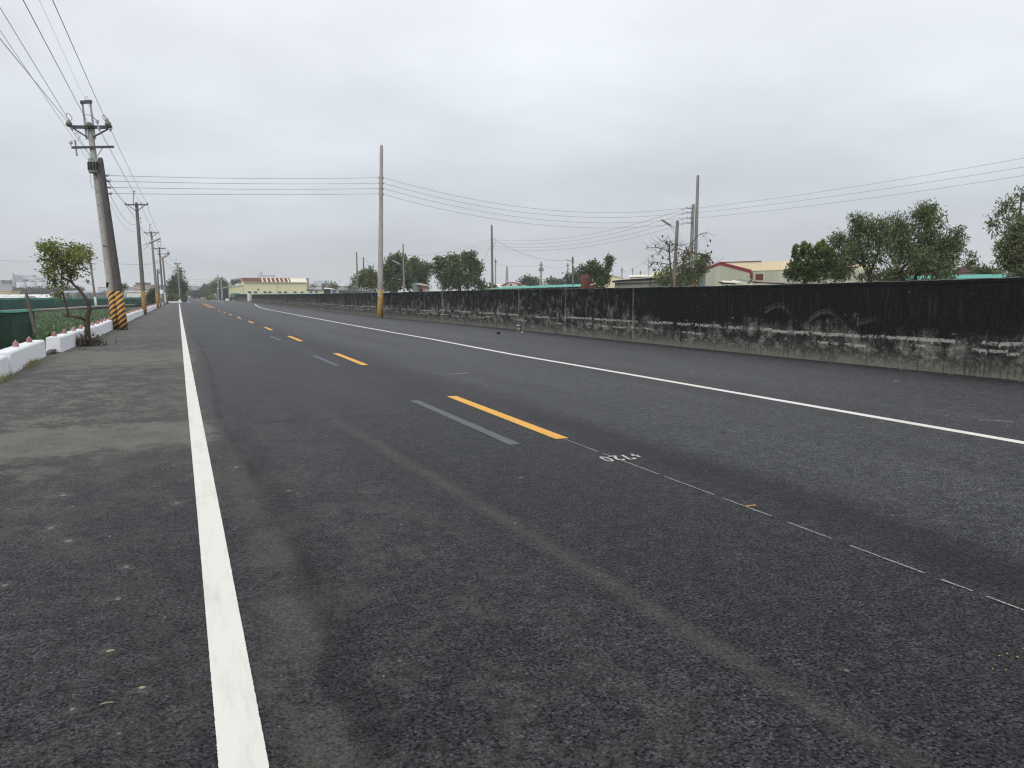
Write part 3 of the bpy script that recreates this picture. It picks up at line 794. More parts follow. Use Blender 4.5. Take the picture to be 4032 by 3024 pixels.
glyphs = {
    '+': [[(0.0, 0.5), (0.8, 0.5)], [(0.4, 0.1), (0.4, 0.9)]],
    '7': [[(0.0, 0.78), (0.0, 1.0), (0.75, 1.0), (0.35, 0.0)]],
    '2': [[(0.0, 0.8), (0.15, 0.98), (0.5, 1.0), (0.7, 0.8), (0.6, 0.55), (0.0, 0.02), (0.8, 0.0)]],
    '0': [[(0.4 + 0.38 * math.cos(a), 0.5 + 0.5 * math.sin(a)) for a in np.linspace(0, 2 * math.pi, 15)]],
}
gw, gh = 0.085, 0.20
for i, ch in enumerate('+720'):
    ox = 3.965 - i * 0.113        # written towards -x: read looking back at the camera
    oy = 6.86 - 0.012 * i
    q = MB()
    for st_ in glyphs[ch]:
        s_ = stroke([(ox - p[0] * gw, oy - p[1] * gh + (0.03 if ch == '+' else 0)) for p in st_], 0.024)
        q.add(s_.v, s_.f)
    tag(q.build('sprayed_digit', MT['spray'], road), 'white sprayed ' + ('plus sign' if ch == '+' else 'digit ' + {'7': 'seven', '2': 'two', '0': 'zero'}[ch]))

# small yellow paint drips and a yellow tick
q = MB()
for k in range(8):
    p = G(3958 + random.gauss(0, 55), 2610 + random.gauss(0, 34))
    r_ = random.uniform(0.002, 0.0045)
    q.add([(p.x + r_ * math.cos(a) * random.uniform(.7, 1.3), p.y + r_ * math.sin(a) * 1.4, 0.004) for a in np.linspace(0, 2 * math.pi, 8)[:-1]], [tuple(range(7))])
tag(q.build('paint_drips', MT['yspeck'], road), kind='stuff')
strip('yellow_tick', [tuple(G(2930, 1996)[:2]), tuple(G(2975, 1990)[:2])], 0.02, MT['yspeck'], road, ragged=0.006, seg=0.02)
for (a, bb, wd) in (((1790, 1474), (1840, 1468), 0.05), ((1760, 1470), (1800, 1475), 0.03), ((3860, 1652), (3990, 1662), 0.03), ((740, 1377), (815, 1372), 0.05)):
    strip('white_scuff', [tuple(G(*a)[:2]), tuple(G(*bb)[:2])], wd, MT['chalk'], road, ragged=wd * 0.4, seg=0.06)

# ------------------------------------------------------------------ left field
fb = MB()
fp = [G(p[0], p[1], -0.42) for p in ((-400, 1262), (200, 1233), (440, 1214), (600, 1204.5), (690, 1199))]
fb2 = []
for i in range(len(fp) - 1):
    a, e = fp[i], fp[i + 1]
    d = (e - a).normalized()
    s = Vector((d.y, -d.x, 0))
    fb.prism([a - s * 0.5 - d * 0.02, a + s * 0.5 - d * 0.02, a + s * 0.5 + Vector((0, 0, 0.50)) - d * 0.02, a - s * 0.5 + Vector((0, 0, 0.50)) - d * 0.02], (e - a) * 0.999)
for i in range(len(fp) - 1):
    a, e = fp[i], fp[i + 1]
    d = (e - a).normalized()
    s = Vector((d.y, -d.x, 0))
    fb.prism([a - s * 0.3, a + s * 0.53, a + s * 0.53 + Vector((0, 0, 0.36)), a - s * 0.3 + Vector((0, 0, 0.36))], (e - a) * 0.999, 1)  # near-black lower band stands in for shade on the crop side
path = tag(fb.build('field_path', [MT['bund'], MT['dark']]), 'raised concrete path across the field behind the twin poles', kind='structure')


def leaf_mesh(name, C, D, S, L, W, mat, parent=None, fold=0.25, loc=None, mids=None):
    """Real leaf faces: C base points, D leaf direction, S sideways; two triangles each, folded along the rib."""
    n = len(C)
    Nn = np.cross(D, S)
    L = np.asarray(L).reshape(-1, 1)
    W = np.asarray(W).reshape(-1, 1)
    v = np.empty((n, 4, 3))
    v[:, 0] = C
    v[:, 1] = C + D * L * 0.45 + S * W * 0.5 + Nn * W * fold
    v[:, 2] = C + D * L
    v[:, 3] = C + D * L * 0.45 - S * W * 0.5 + Nn * W * fold
    me = bpy.data.meshes.new(name)
    me.vertices.add(n * 4)
    me.vertices.foreach_set('co', v.reshape(-1))
    idx = np.arange(n)[:, None] * 4
    tri = np.concatenate([idx + np.array([[0, 1, 2]]), idx + np.array([[0, 2, 3]])], axis=1).reshape(-1)
    me.loops.add(n * 6)
    me.loops.foreach_set('vertex_index', tri.astype(np.int32))
    me.polygons.add(n * 2)
    me.polygons.foreach_set('loop_start', np.arange(0, n * 6, 3, dtype=np.int32))
    me.update(calc_edges=True)
    me.validate()
    for mm in (mat if isinstance(mat, (list, tuple)) else [mat]):
        me.materials.append(mm)
    if mids is not None:
        me.polygons.foreach_set('material_index', np.repeat(np.asarray(mids, dtype=np.int32), 2))
    o = bpy.data.objects.new(name, me)
    COL.objects.link(o)
    if parent is not None:
        o.parent = parent
    if loc is not None:
        o.location = loc
    return o


def unit(a):
    return a / np.maximum(np.linalg.norm(a, axis=1, keepdims=True), 1e-9)


def rand_leaves(C, up=0.3, droop=0.0, out=None):
    n = len(C)
    D = rng.normal(size=(n, 3))
    if out is not None:
        D = D * 0.8 + out * 0.9
    D[:, 2] += up - droop
    D = unit(D)
    S = unit(np.cross(D, rng.normal(size=(n, 3)) * 0.5 + np.array([0, 0, 1.0])))
    return D, S


# crop rows: broad low leaves on the near half of the field
crow = []
for yrow in np.arange(24, 110, 0.75):
    n = int(210 * (1.0 if yrow < 70 else 0.6))
    xx = rng.uniform(-26, -4.6, n)
    crow.append(np.stack([xx, yrow + rng.normal(0, 0.17, n), np.full(n, -0.42)], 1))
crow = np.concatenate(crow)
# only in front of the path
pa, pb = fp[0], fp[3]
side = (crow[:, 0] - pa.x) * (pb.y - pa.y) - (crow[:, 1] - pa.y) * (pb.x - pa.x)
crow = crow[side > 9.0]
crow = np.repeat(crow, 4, axis=0)
crow[:, :2] += rng.normal(0, 0.08, (len(crow), 2))
clumpy = np.sin(crow[:, 0] * 2.1 + np.sin(crow[:, 1] * 0.7) * 2) * np.sin(crow[:, 1] * 1.3 + 1.0) > -0.45
crow = crow[clumpy | (rng.random(len(crow)) < 0.35)]
crow[:, 2] += rng.uniform(0.03, 0.22, len(crow))
D, S = rand_leaves(crow, 0.55)
o = leaf_mesh('crop_plants', crow, D, S, rng.uniform(0.12, 0.24, len(crow)), rng.uniform(0.09, 0.17, len(crow)), MT['crop'])
tag(o, 'low green leafy crop covering the field behind the white blocks', kind='stuff')
# taller weeds in the ditch between the two runs of white blocks
n = 4200
wc = np.stack([rng.uniform(-5.4, -3.55, n), rng.uniform(19, 31, n), np.zeros(n)], 1)
wc[:, 2] = -0.40 + rng.random(n) ** 0.7 * 0.62
rel = wc - np.array(EYE)
wpx = CX + F * (rel @ np.array(RT)) / (rel @ np.array(FW))
wc = wc[wpx > 132]
n = len(wc)
D, S = rand_leaves(wc, 0.45)
tag(leaf_mesh('ditch_weeds', wc, D, S, rng.uniform(0.12, 0.26, n), rng.uniform(0.09, 0.19, n), MT['weed']),
    'dark leafy weeds in the ditch between the white blocks', kind='stuff')


# --- shade-net fences
def net_fence(label, pts, h, mat, spacing, group=None, z=-0.42, post_h=0.25, slant=None, hem=0.16):
    root = thing('net_fence', label, 'fence', pts[0], group=group)
    o0 = Vector(pts[0])
    net, edge, posts = MB(), MB(), []
    for i in range(len(pts) - 1):
        a, e = Vector(pts[i]) - o0, Vector(pts[i + 1]) - o0
        L = (e - a).length
        d = (e - a).normalized()
        s = Vector((d.y, -d.x, 0))
        n = max(1, int(L / spacing))
        k = 6
        rows = [0, 0.35, 0.7, 1.0]
        vs = []
        for j in range(n * k + 1):
            t = j / (n * k)
            sag = math.sin((j % k) / k * math.pi) * 0.05
            for r in rows:
                bul = math.sin(r * math.pi) * (0.06 + 0.05 * math.sin(j * 1.7))
                vs.append(a + d * L * t + s * bul + Vector((0, 0, r * (h - sag))))
        nr = len(rows)
        fs = [(j * nr + i2, (j + 1) * nr + i2, (j + 1) * nr + i2 + 1, j * nr + i2 + 1) for j in range(n * k) for i2 in range(nr - 1)]
        net.add(vs, fs)
        tops = [vs[j * nr + nr - 1] for j in range(n * k + 1)]
        ev = []
        for p in tops:
            ev += [p + Vector((0, 0, -hem * 0.45)) - s * 0.03, p + Vector((0, 0, 0.02)), p + Vector((0, 0, -hem)) + s * 0.04]
        edge.add(ev, [(3 * j, 3 * j + 3, 3 * j + 4, 3 * j + 1) for j in range(n * k)] + [(3 * j + 1, 3 * j + 4, 3 * j + 5, 3 * j + 2) for j in range(n * k)])
        for j in range(n + (1 if i == len(pts) - 2 else 0)):
            posts.append(a + d * L * j / n)
    net.build('net', mat, root)
    edge.build('net_hem', MT['net_edge'], root)
    pm = MB().tube([(0, 0, 0), (0, 0, h + post_h)], 0.035, 6).mesh('post', MT['wood'])
    for p in (posts if hem > 0.1 else posts[:-1]):
        share('post', pm, root, p, (random.uniform(-.05, .05), random.uniform(-.05, .05), 0))
    return root


fa, fb_, fc = gx(-330, 96, -0.42), gx(215, 112, -0.42), gx(660, 152, -0.42)
net_fence('long dark green shade-net fence across the far edge of the crop field', [fa, fb_, fc], 1.62, MT['net'], 4.0, hem=0.22)
nf0, nf1, nf2 = gx(-260, 25.5, -0.42), gx(-60, 26.4, -0.42), gx(132, 27.0, -0.42)
nfr = net_fence('near dark green net screen ending at a slanting wooden post', [nf0, nf1, nf2], 1.47, MT['net_near'], 2.2, hem=0.05, post_h=0.05)
p0, p1 = at(149, 1350, 26.5), at(104, 1157, 26.5)
MB().tube([p0 - nf0, p0.lerp(p1, 0.5) - nf0, p1 - nf0], [0.06, 0.055, 0.045], 7).build('corner_post', MT['wood'], nfr)

# ------------------------------------------------------------------ white barrier blocks with reflectors
BL, BW, BH = 1.72, 0.34, 0.405


def block_mesh(L, W, H, name='block'):
    q = MB()
    c = 0.03
    prof = [(-W / 2 - 0.015, 0), (W / 2 + 0.015, 0), (W / 2, H - c), (W / 2 - c, H), (-W / 2 + c, H), (-W / 2, H - c)]
    n = len(prof)
    ys_ = [(0.004, 0.93), (0.03, 1.0), (L * 0.5, 1.0), (L - 0.03, 1.0), (L - 0.004, 0.93)]
    vs = [(p[0] * k, yy, p[1] * (1 if k == 1 else 0.985)) for yy, k in ys_ for p in prof]
    fs = [(j * n + i, j * n + (i + 1) % n, (j + 1) * n + (i + 1) % n, (j + 1) * n + i) for j in range(len(ys_) - 1) for i in range(n)]
    fs += [tuple(range(n - 1, -1, -1)), tuple(range((len(ys_) - 1) * n, len(ys_) * n))]
    q.add(vs, fs)
    return q.mesh(name, MT['white_block'])


bmesh_ = block_mesh(BL, BW, BH, 'barrier_block')
rb_mesh = MB().lathe((0, 0, 0), [(0.078, 0), (0.082, 0.02), (0.082, 0.05), (0.074, 0.055), (0.078, 0.10), (0.06, 0.135), (0.03, 0.15)], 10).mesh('reflector', MT['refl_red'], True)
rc_mesh = MB().lathe((0, 0, 0), [(0.083, 0.0), (0.084, 0.02)], 10).mesh('silver_band', MT['refl_cap'])
rt_mesh = MB().prism([(-0.05, -0.008, 0.13), (0.05, -0.008, 0.12), (0.02, -0.008, 0.19)], (0, 0.016, 0)).mesh('silver_tip', MT['refl_cap'])


def ordinal(n):
    base = ['first', 'second', 'third', 'fourth', 'fifth', 'sixth', 'seventh', 'eighth', 'ninth', 'tenth', 'eleventh', 'twelfth', 'thirteenth', 'fourteenth', 'fifteenth', 'sixteenth', 'seventeenth', 'eighteenth', 'nineteenth']
    if n < 19:
        return base[n]
    tens = {2: 'twent', 3: 'thirt', 4: 'fort'}[(n + 1) // 10]
    return tens + 'ieth' if (n + 1) % 10 == 0 else tens + 'y-' + base[(n + 1) % 10 - 1]


ORD = ['first', 'second', 'third', 'fourth', 'fifth', 'sixth', 'seventh', 'eighth', 'ninth', 'tenth', 'eleventh', 'twelfth', 'thirteenth', 'fourteenth', 'fifteenth', 'sixteenth', 'seventeenth', 'eighteenth', 'nineteenth', 'twentieth']


def barrier(x, y, rz, label, refl=(0.5,), group='white barrier blocks along the road edge', sz=1.0):
    o = bpy.data.objects.new('barrier_block', bmesh_)
    COL.objects.link(o)
    o.location = (x, y, 0.0)
    o.rotation_euler = (0, 0, rz)
    o.scale = (1, 1, sz)
    tag(o, label, 'barrier', group)
    for t in refl:
        r_ = share('reflector', rb_mesh, o, (random.uniform(-.02, .02), BL * t, BH), (random.uniform(-.04, .04), random.uniform(-.04, .04), random.uniform(0, 3)))
        r_.scale = (0.8, 0.8, 0.78)
        share('silver_band', rc_mesh, r_, (0, 0, 0))
        share('silver_tip', rt_mesh, r_, (0, 0, 0), (0, 0, random.uniform(-.6, .2)))
    return o


# near run, ends beside the ditch gap
barrier(-3.20, 16.62, R(1.5), 'white barrier block cut off by the picture edge, lower than its neighbour', (), sz=0.9)
barrier(-3.20, 18.40, R(1.2), 'white barrier block without a reflector, two back from the end of the near run', (), sz=1.03)
barrier(-3.235, 20.14, R(1.2), 'white barrier block joining the end block of the near run, reflector on its near end', (0.10,), sz=1.02)
barrier(-3.27, 21.88, R(1.2), 'white barrier block ending the near run, facing the gap, red reflector on top', (0.25,), sz=1.0)
# long run
edge_pts = [(-3.12, 25.0), (-2.98, 33.0), (-2.92, 41.0), (-2.88, 60), (-2.72, 90), (-2.55, 130), (-2.4, 158)]


def edge_x(y):
    for (x0, y0), (x1, y1) in zip(edge_pts, edge_pts[1:]):
        if y <= y1:
            return x0 + (x1 - x0) * (y - y0) / (y1 - y0)
    return edge_pts[-1][0]


yy, cnt, seg_i = 25.0, 0, -1
bounds = [(39.4, 'between the small tree and the twin poles'), (72.8, 'between the twin poles and the first lamp pole'), (107, 'between the two lamp poles'), (156, 'beyond the second lamp pole')]
while yy < 154:
    bi = next(i for i, bq in enumerate(bounds) if yy < bq[0])
    if bi != seg_i:
        seg_i, cnt = bi, 0
    ax, bx = edge_x(yy), edge_x(yy + BL)
    where = bounds[bi][1]
    lab = ordinal(cnt) + ' white barrier block ' + where
    if bi == 0 and cnt == 0:
        lab = 'white barrier block starting the long run, its bare end facing the gap'
    barrier(ax + random.uniform(-.015, .015), yy, math.atan2(-(bx - ax), BL), lab, (0.5,) if bi else (0.25, 0.98)[:1] if cnt else (0.2,), sz=1.0 + random.uniform(-0.03, 0.03))
    yy += BL + 0.03
    cnt += 1
# junction kerbs far ahead
kb = MB().box((0, 0, 0.09), (3.4, 0.5, 0.30))
o = kb.build('white_kerb', MT['white_block'], loc=(-1.2, 184.3, 0.06), smooth=False)
o.rotation_euler = (0, 0, 0.12)
tag(o, 'low white painted kerb across the side road mouth, below the dark tree', 'kerb')
o = MB().prism([(-0.25, 0, 0), (0.25, 0, 0), (0.25, 0, 0.62), (0.0, 0, 0.7), (-0.25, 0, 0.5)], (0, 1.2, 0)).build('corner_block', MT['white_block'], loc=(0.1, 186.0, 0))
tag(o, 'small white corner block at the end of the low white kerb', 'barrier')
for i in range(4):
    a = gx(866 + i * 15, 262 - i * 10)
    o = MB().box((0, 0, 0.28), (1.12, 0.45, 0.6)).build('low_white_wall', MT['white_block'], loc=a)
    o.rotation_euler = (0, 0, -0.45)
    tag(o, ORD[i] + ' stretch of low white wall running from the wide roadside trees to the side road', 'barrier', 'low white walls at the right junction')

# ------------------------------------------------------------------ boundary wall (two runs of cast panels)
wall_pts = [(13.85, -12), (13.85, 4), (13.82, 10.4), (13.66, 17.2), (13.72, 24), (13.82, 36), (13.45, 48), (13.14, 57.3)]
wall_pts2 = [(13.26, 57.45), (13.16, 69.4), (13.3, 93.3), (13.46, 125.8), (13.5, 150), (13.55, 176), (14.2, 182), (16.0, 186), (19.5, 188)]


def poly_at(pts, s):
    for a, e in zip(pts, pts[1:]):
        L = math.hypot(e[0] - a[0], e[1] - a[1])
        if s <= L:
            return Vector((a[0] + (e[0] - a[0]) * s / L, a[1] + (e[1] - a[1]) * s / L, 0))
        s -= L
    return Vector((pts[-1][0], pts[-1][1], 0))


def poly_len(pts):
    return sum(math.hypot(b_[0] - a[0], b_[1] - a[1]) for a, b_ in zip(pts, pts[1:]))


def top_z(y):
    t = [(-12, 1.83), (10, 1.82), (17, 1.765), (24, 1.755), (37, 1.765), (57, 1.69), (100, 1.665), (200, 1.66)]
    for (y0, z0), (y1, z1) in zip(t, t[1:]):
        if y <= y1:
            return z0 + (z1 - z0) * (y - y0) / (y1 - y0)
    return 1.66


def build_wall(label, pts, plen):
    root = thing('boundary_wall', label, 'wall', (pts[0][0], pts[0][1], 0), group='black stained concrete walls along the road')
    o0 = root.location
    total = poly_len(pts)
    n = int(round(total / plen))
    for i in range(n):
        s0, s1 = total * i / n, total * (i + 1) / n
        a, e = poly_at(pts, s0), poly_at(pts, s1)
        d = (e - a).normalized()
        sd = Vector((d.y, -d.x, 0))
        a = a + d * 0.006
        e = e - d * 0.006
        off = random.uniform(-0.012, 0.012)
        k = 10
        vs = []
        for j in range(k + 1):
            p = a.lerp(e, j / k) + sd * off
            hz = top_z(p.y) + random.uniform(-0.008, 0.008)
            c = 0.006 if j in (0, k) else 0
            lip = 0.012
            vs += [p + sd * c + Vector((0, 0, -0.05)), p + sd * c + Vector((0, 0, hz - 0.09)), p - sd * lip + sd * c + Vector((0, 0, hz - 0.075)),
                   p - sd * lip + sd * c + Vector((0, 0, hz - 0.01)), p + sd * 0.02 + Vector((0, 0, hz)), p + sd * 0.20 + Vector((0, 0, hz + random.uniform(-.006, .006))), p + sd * 0.22 + Vector((0, 0, -0.05))]
        m_ = 7
        fs = [(j * m_ + q_, (j + 1) * m_ + q_, (j + 1) * m_ + q_ + 1, j * m_ + q_ + 1) for j in range(k) for q_ in range(m_ - 1)]
        fs += [tuple(range(m_)), tuple(range(k * m_ + m_ - 1, k * m_ - 1, -1))]
        q = MB()
        q.add([Vector(v) - o0 for v in vs], fs)
        q.build('wall_panel', MT['wall'], root)
    return root


build_wall('near run of the black stained concrete wall, from the picture edge to the lone pole', wall_pts, 3.0)
build_wall('far run of the black stained concrete wall, curving away beyond the lone pole', wall_pts2, 3.0)
# short return wall and gate pillar at the far end of the wall
a, e = gx(926, 236), gx(972, 226)
q = MB().bar((0, 0, 0.92), e - a + Vector((0, 0, 0.92)), 0.25, 1.84)
tag(q.build('side_wall', MT['wall'], loc=a), 'short dark concrete wall beyond the end of the long black wall', 'wall')
o = MB().box((0, 0, 0.95), (0.5, 0.5, 1.9)).add([(-.3, -.3, 1.9), (.3, -.3, 1.9), (.3, .3, 1.9), (-.3, .3, 1.9), (0, 0, 2.05)], [(0, 1, 4), (1, 2, 4), (2, 3, 4), (3, 0, 4), (3, 2, 1, 0)]).build('gate_pillar', MT['white_block'], loc=gx(978, 214))
tag(o, 'white gate pillar at the far tip of the long black wall', 'pillar')

# ------------------------------------------------------------------ poles and wires
def pole_tube(h, lean, r0, r1, name, mat, parent, n=16):
    pts = [Vector((lean.x * t, lean.y * t, h * t)) for t in (0, 0.25, 0.5, 0.75, 0.985, 1.0)]
    rr = [r0 + (r1 - r0) * t for t in (0, 0.25, 0.5, 0.75, 0.985)] + [r1 * 0.8]
    return MB().tube([pts[0] - Vector((0, 0, 0.1))] + pts[1:], rr, n).build(name, mat, parent, True)


def band_tube(h, lean, r0, r1, z0, z1, mat, parent, name='painted_band'):
    axis = Vector((lean.x, lean.y, h)).normalized()
    q = MB()
    rr = [r0 + (r1 - r0) * z / h + 0.004 for z in (z0, (z0 + z1) / 2, z1)]
    k = (z1 - z0) / axis.z
    q.lathe((0, 0, 0), [(rr[0], 0), (rr[1], k / 2), (rr[2], k)], 20)
    o = q.build(name, mat, parent, True, Vector((lean.x * z0 / h, lean.y * z0 / h, z0)))
    o.rotation_euler = Vector((0, 0, 1)).rotation_difference(axis).to_euler()
    return o


def insulator(parent, p, s=1.0, axis=None, mat=None, name='insulator'):
    return MB().lathe(p, [(0.02 * s, -0.10 * s), (0.02 * s, -0.03 * s), (0.07 * s, -0.02 * s), (0.075 * s, 0.02 * s), (0.045 * s, 0.035 * s), (0.06 * s, 0.05 * s), (0.06 * s, 0.075 * s), (0.025 * s, 0.095 * s)], 10, axis=axis).build(name, mat or MT['porcelain'], parent, True)


def tube_lamp(parent, root_loc, a, b_, r=0.055, mat=None, strut=True):
    """Slender street lamp on a bent bracket: a on the pole, b_ tip (world)."""
    a, b_ = Vector(a) - root_loc, Vector(b_) - root_loc
    k = a.lerp(b_, 0.38)
    q = MB().tube([a, a.lerp(k, 0.6) + Vector((0, 0, 0.05)), k], 0.022, 6)
    if strut:
        q.tube([a - Vector((0, 0, 0.32)), a.lerp(k, 0.55) - Vector((0, 0, 0.2)), k - Vector((0, 0, 0.03))], 0.015, 6)
    q.build('lamp_arm', MT['galv'], parent)
    d = (b_ - k).normalized()
    up = Vector((0, 0, 1))
    s = d.cross(up).normalized()
    u = s.cross(d)
    q = MB()
    prof = [(-r * 1.2, 0), (-r * 0.9, r * 1.1), (r * 0.9, r * 1.1), (r * 1.2, 0), (r * 0.7, -r * 0.5), (-r * 0.7, -r * 0.5)]
    q.prism([k - d * 0.05 + s * x_ + u * z_ for x_, z_ in prof], b_ - k)
    h = q.build('lamp_housing', mat or MT['lamp'], parent)
    return h


def sticker(parent, p, n, wdt, hgt, mat, rows=0, ink=None):
    """Paper label flush on a pole, facing n; with block marks where the photo shows characters."""
    n = Vector(n).normalized()
    s = Vector((0, 0, 1)).cross(n).normalized()
    q = MB()
    k = 6
    pts = []
    for i in range(k + 1):
        t = (i / k - 0.5)
        an = t * 1.3
        pts.append(p + s * (math.sin(an) * wdt / 1.2) + n * ((math.cos(an) - 1) * wdt / 1.2 + 0.003))
    vs = []
    for pp in pts:
        vs += [pp - Vector((0, 0, hgt / 2)), pp + Vector((0, 0, hgt / 2))]
    q.add(vs, [(2 * i, 2 * i + 2, 2 * i + 3, 2 * i + 1) for i in range(k)])
    o = q.build('sticker', mat, parent)
    if rows:
        e = MB()
        ch = hgt / rows
        cw = wdt * 0.52
        # four upright characters, top to bottom, each made of plain strokes
        chars = [
            [(0, .5, 1, .5), (.5, 0, .5, 1), (.1, .6, .1, .95), (.9, .6, .9, .95), (0, 0, 1, 0), (0, 0, 0, .4), (1, 0, 1, .4)],
            [(0, 1, 0, 0), (1, 1, 1, 0), (0, 1, .4, 1), (.6, 1, 1, 1), (.4, 1, .4, .65), (.6, 1, .6, .65), (0, .65, .4, .65), (.6, .65, 1, .65)],
            [(0, .8, 1, .8), (.1, .8, .1, 1), (.5, .95, .5, .6), (.9, .8, .9, 1), (0, .55, 1, .55), (.2, .4, .8, .4), (.5, .55, .2, 0), (.4, .3, .9, 0)],
            [(.5, 1, 0, .7), (.5, 1, 1, .7), (.2, .65, .8, .65), (0, .5, 1, .5), (.5, .75, .5, .35), (.2, .3, .8, .3), (.2, 0, .8, 0), (.2, .3, .2, 0), (.8, .3, .8, 0)],
        ]
        for r_ in range(rows):
            zc = p.z + hgt / 2 - ch * (r_ + 0.5)
            base = Vector((p.x, p.y, zc)) + n * 0.0065
            for x0, y0, x1, y1 in chars[r_ % 4]:
                a = base + s * (x0 - .5) * cw + Vector((0, 0, (y0 - .5) * ch * 0.7))
                b_ = base + s * (x1 - .5) * cw + Vector((0, 0, (y1 - .5) * ch * 0.7))
                e.bar(a, b_, 0.013, 0.013)
        e.build('printed_character', ink, o)
    return o


def wire(label, pts, r=0.010, mat=None, group=None, cat='wire'):
    o0 = Vector(pts[0])
    o = MB().tube([Vector(p) - o0 for p in pts], r * 0.78, 5).build('overhead_wire', mat or MT['wire'], loc=o0, smooth=True)
    return tag(o, label, cat, group)


def sagline(a, b_, sag, n=16):
    a, b_ = Vector(a), Vector(b_)
    return [a.lerp(b_, i / n) - Vector((0, 0, 4 * sag * (i / n) * (1 - i / n))) for i in range(n + 1)]


# ---- twin poles in front
W1 = 37.4
b1 = G(459, 1297)
W1 = (b1 - EYE).dot(FW)
A = lambda px, py, dw=0.0: at(px, py, W1 + dw)
T1 = thing('utility_pole', 'tallest leaning concrete utility pole with steel top frame, crossarms and a grey drum', 'utility pole', b1, group='utility poles on the road edge')
L1 = lambda px, py, dw=0.0: A(px, py, dw) - b1
top1 = L1(353, 492)
lean1 = Vector((top1.x, top1.y, 0))
pole_tube(top1.z, lean1, 0.180, 0.122, 'pole_shaft', MT['concrete'], T1)
band_tube(top1.z, lean1, 0.185, 0.125, 0.02, 1.66, MT['stripe'], T1)
fr = MB()
for (pa_, pb2) in (((342, 548), (324, 402)), ((374, 548), (355, 400))):
    fr.bar(L1(*pa_, -0.14), L1(*pb2, -0.14), 0.085, 0.085)
fr.build('top_frame', MT['galv'], T1)
MB().bar(L1(317, 403, -0.2), L1(361, 400, -0.2), 0.09, 0.14).build('top_bar', MT['steel'], T1)
MB().bar(L1(279, 500, -0.25), L1(440, 501, -0.25), 0.13, 0.13).build('crossarm', MT['steel'], T1)
MB().bar(L1(283, 581, -0.2), L1(447, 578, -0.2), 0.10, 0.09).build('crossarm', MT['steel'], T1)
for p_, q_ in (((292, 507), (343, 540)), ((428, 507), (366, 540))):
    MB().bar(L1(*p_, -0.27), L1(*q_, -0.2), 0.05, 0.06).build('brace', MT['steel'], T1)
MB().bar(L1(404, 583, -0.2), L1(381, 617, -0.13), 0.025, 0.03).build('brace', MT['galv'], T1)
tocam = Vector((-FW.x, -FW.y, 0)).normalized()
for (px, py) in ((271, 488), (350, 492), (425, 489)):
    c = L1(px, py, -0.4)
    q = MB().lathe(c, [(0.02, -0.12), (0.13, -0.06), (0.135, 0.0), (0.10, 0.03), (0.12, 0.06), (0.06, 0.10), (0.03, 0.16)], 14, axis=tocam)
    q.build('strain_insulator', MT['dirty_disc'], T1, True)
for (px, py) in ((383, 480), (279, 563), (422, 474), (272, 481), (284, 506), (434, 508), (390, 506)):
    insulator(T1, L1(px, py, -0.25), 1.15)
MB().tube([L1(295, 552, -.2), L1(303, 614, -.2)], 0.035, 8).build('fuse_tube', MT['drum'], T1)
dr = L1(369, 657, -0.36)
q = MB().lathe(dr - Vector((0, 0, 0.27)), [(0.20, 0), (0.215, 0.03), (0.215, 0.40), (0.225, 0.42), (0.225, 0.47), (0.19, 0.51), (0.08, 0.55)], 16)
d_ = q.build('transformer_drum', MT['drum'], T1, True)
q = MB()
for k in range(5):
    an = -math.pi / 2 - YAW + (k - 2) * 0.55
    q.box(dr + Vector((math.cos(an) * 0.225, math.sin(an) * 0.225, 0.02)), (0.04, 0.07, 0.34), an)
q.build('cooling_fin', MT['dark'], d_)
MB().lathe(L1(356, 622, -0.36) - Vector((0, 0, 0.1)), [(0.09, 0), (0.09, 0.12), (0.05, 0.16), (0.04, 0.24)], 10).build('bushing', MT['mint'], d_, True)
MB().bar(L1(357, 632, -.3), L1(384, 640, -.3), 0.10, 0.12).build('bracket', MT['galv'], T1)
MB().tube([L1(354, 640, -.3), L1(355, 700, -.3), L1(360, 738, -.3), L1(372, 741, -.2)], 0.012, 6).build('conduit', MT['galv'], T1)
MB().tube([L1(374, 690, -.18), L1(388, 722, -.18), L1(398, 740, -.15)], 0.035, 6).build('brace', MT['galv'], T1)
# jumper loops
def loop(parent, pts, r=0.014, name='jumper_loop'):
    pts = [Vector(p) for p in pts]
    out = []
    for i in range(len(pts) - 1):
        p0_, p1_, p2_, p3_ = pts[max(i - 1, 0)], pts[i], pts[i + 1], pts[min(i + 2, len(pts) - 1)]
        for k in range(6):
            t = k / 6
            out.append(0.5 * ((2 * p1_) + (p2_ - p0_) * t + (2 * p0_ - 5 * p1_ + 4 * p2_ - p3_) * t * t + (-p0_ + 3 * p1_ - 3 * p2_ + p3_) * t ** 3))
    out.append(pts[-1])
    return MB().tube(out, r, 6).build(name, MT['wire'], parent, True)


loop(T1, [L1(277, 476, -.4), L1(264, 462, -.4), L1(262, 449, -.4), L1(270, 447, -.4), L1(283, 461, -.4), L1(281, 474, -.4)])
loop(T1, [L1(337, 470, -.4), L1(331, 456, -.4), L1(342, 452, -.4), L1(360, 456, -.4), L1(380, 474, -.35)])
loop(T1, [L1(421, 484, -.4), L1(405, 464, -.4), L1(406, 454, -.4), L1(413, 455, -.4), L1(422, 473, -.4)])
loop(T1, [L1(337, 400, -.2), L1(337, 383, -.2), L1(342, 379, -.2), L1(346, 388, -.2), L1(345, 400, -.2)], 0.008)
loop(T1, [L1(295, 530, -.2), L1(305, 522, -.2), L1(316, 534, -.2), L1(305, 556, -.2)], 0.008)
sticker(T1, L1(430, 1122, -0.0) + tocam * 0.168, tocam - SIDE * 0.1, 0.16, 0.22, MT['dark'])
q = MB().tube([L1(405, 968, -.17), L1(452, 972, -.17)], 0.014, 6)
q.build('binding_strap', MT['steel'], T1)

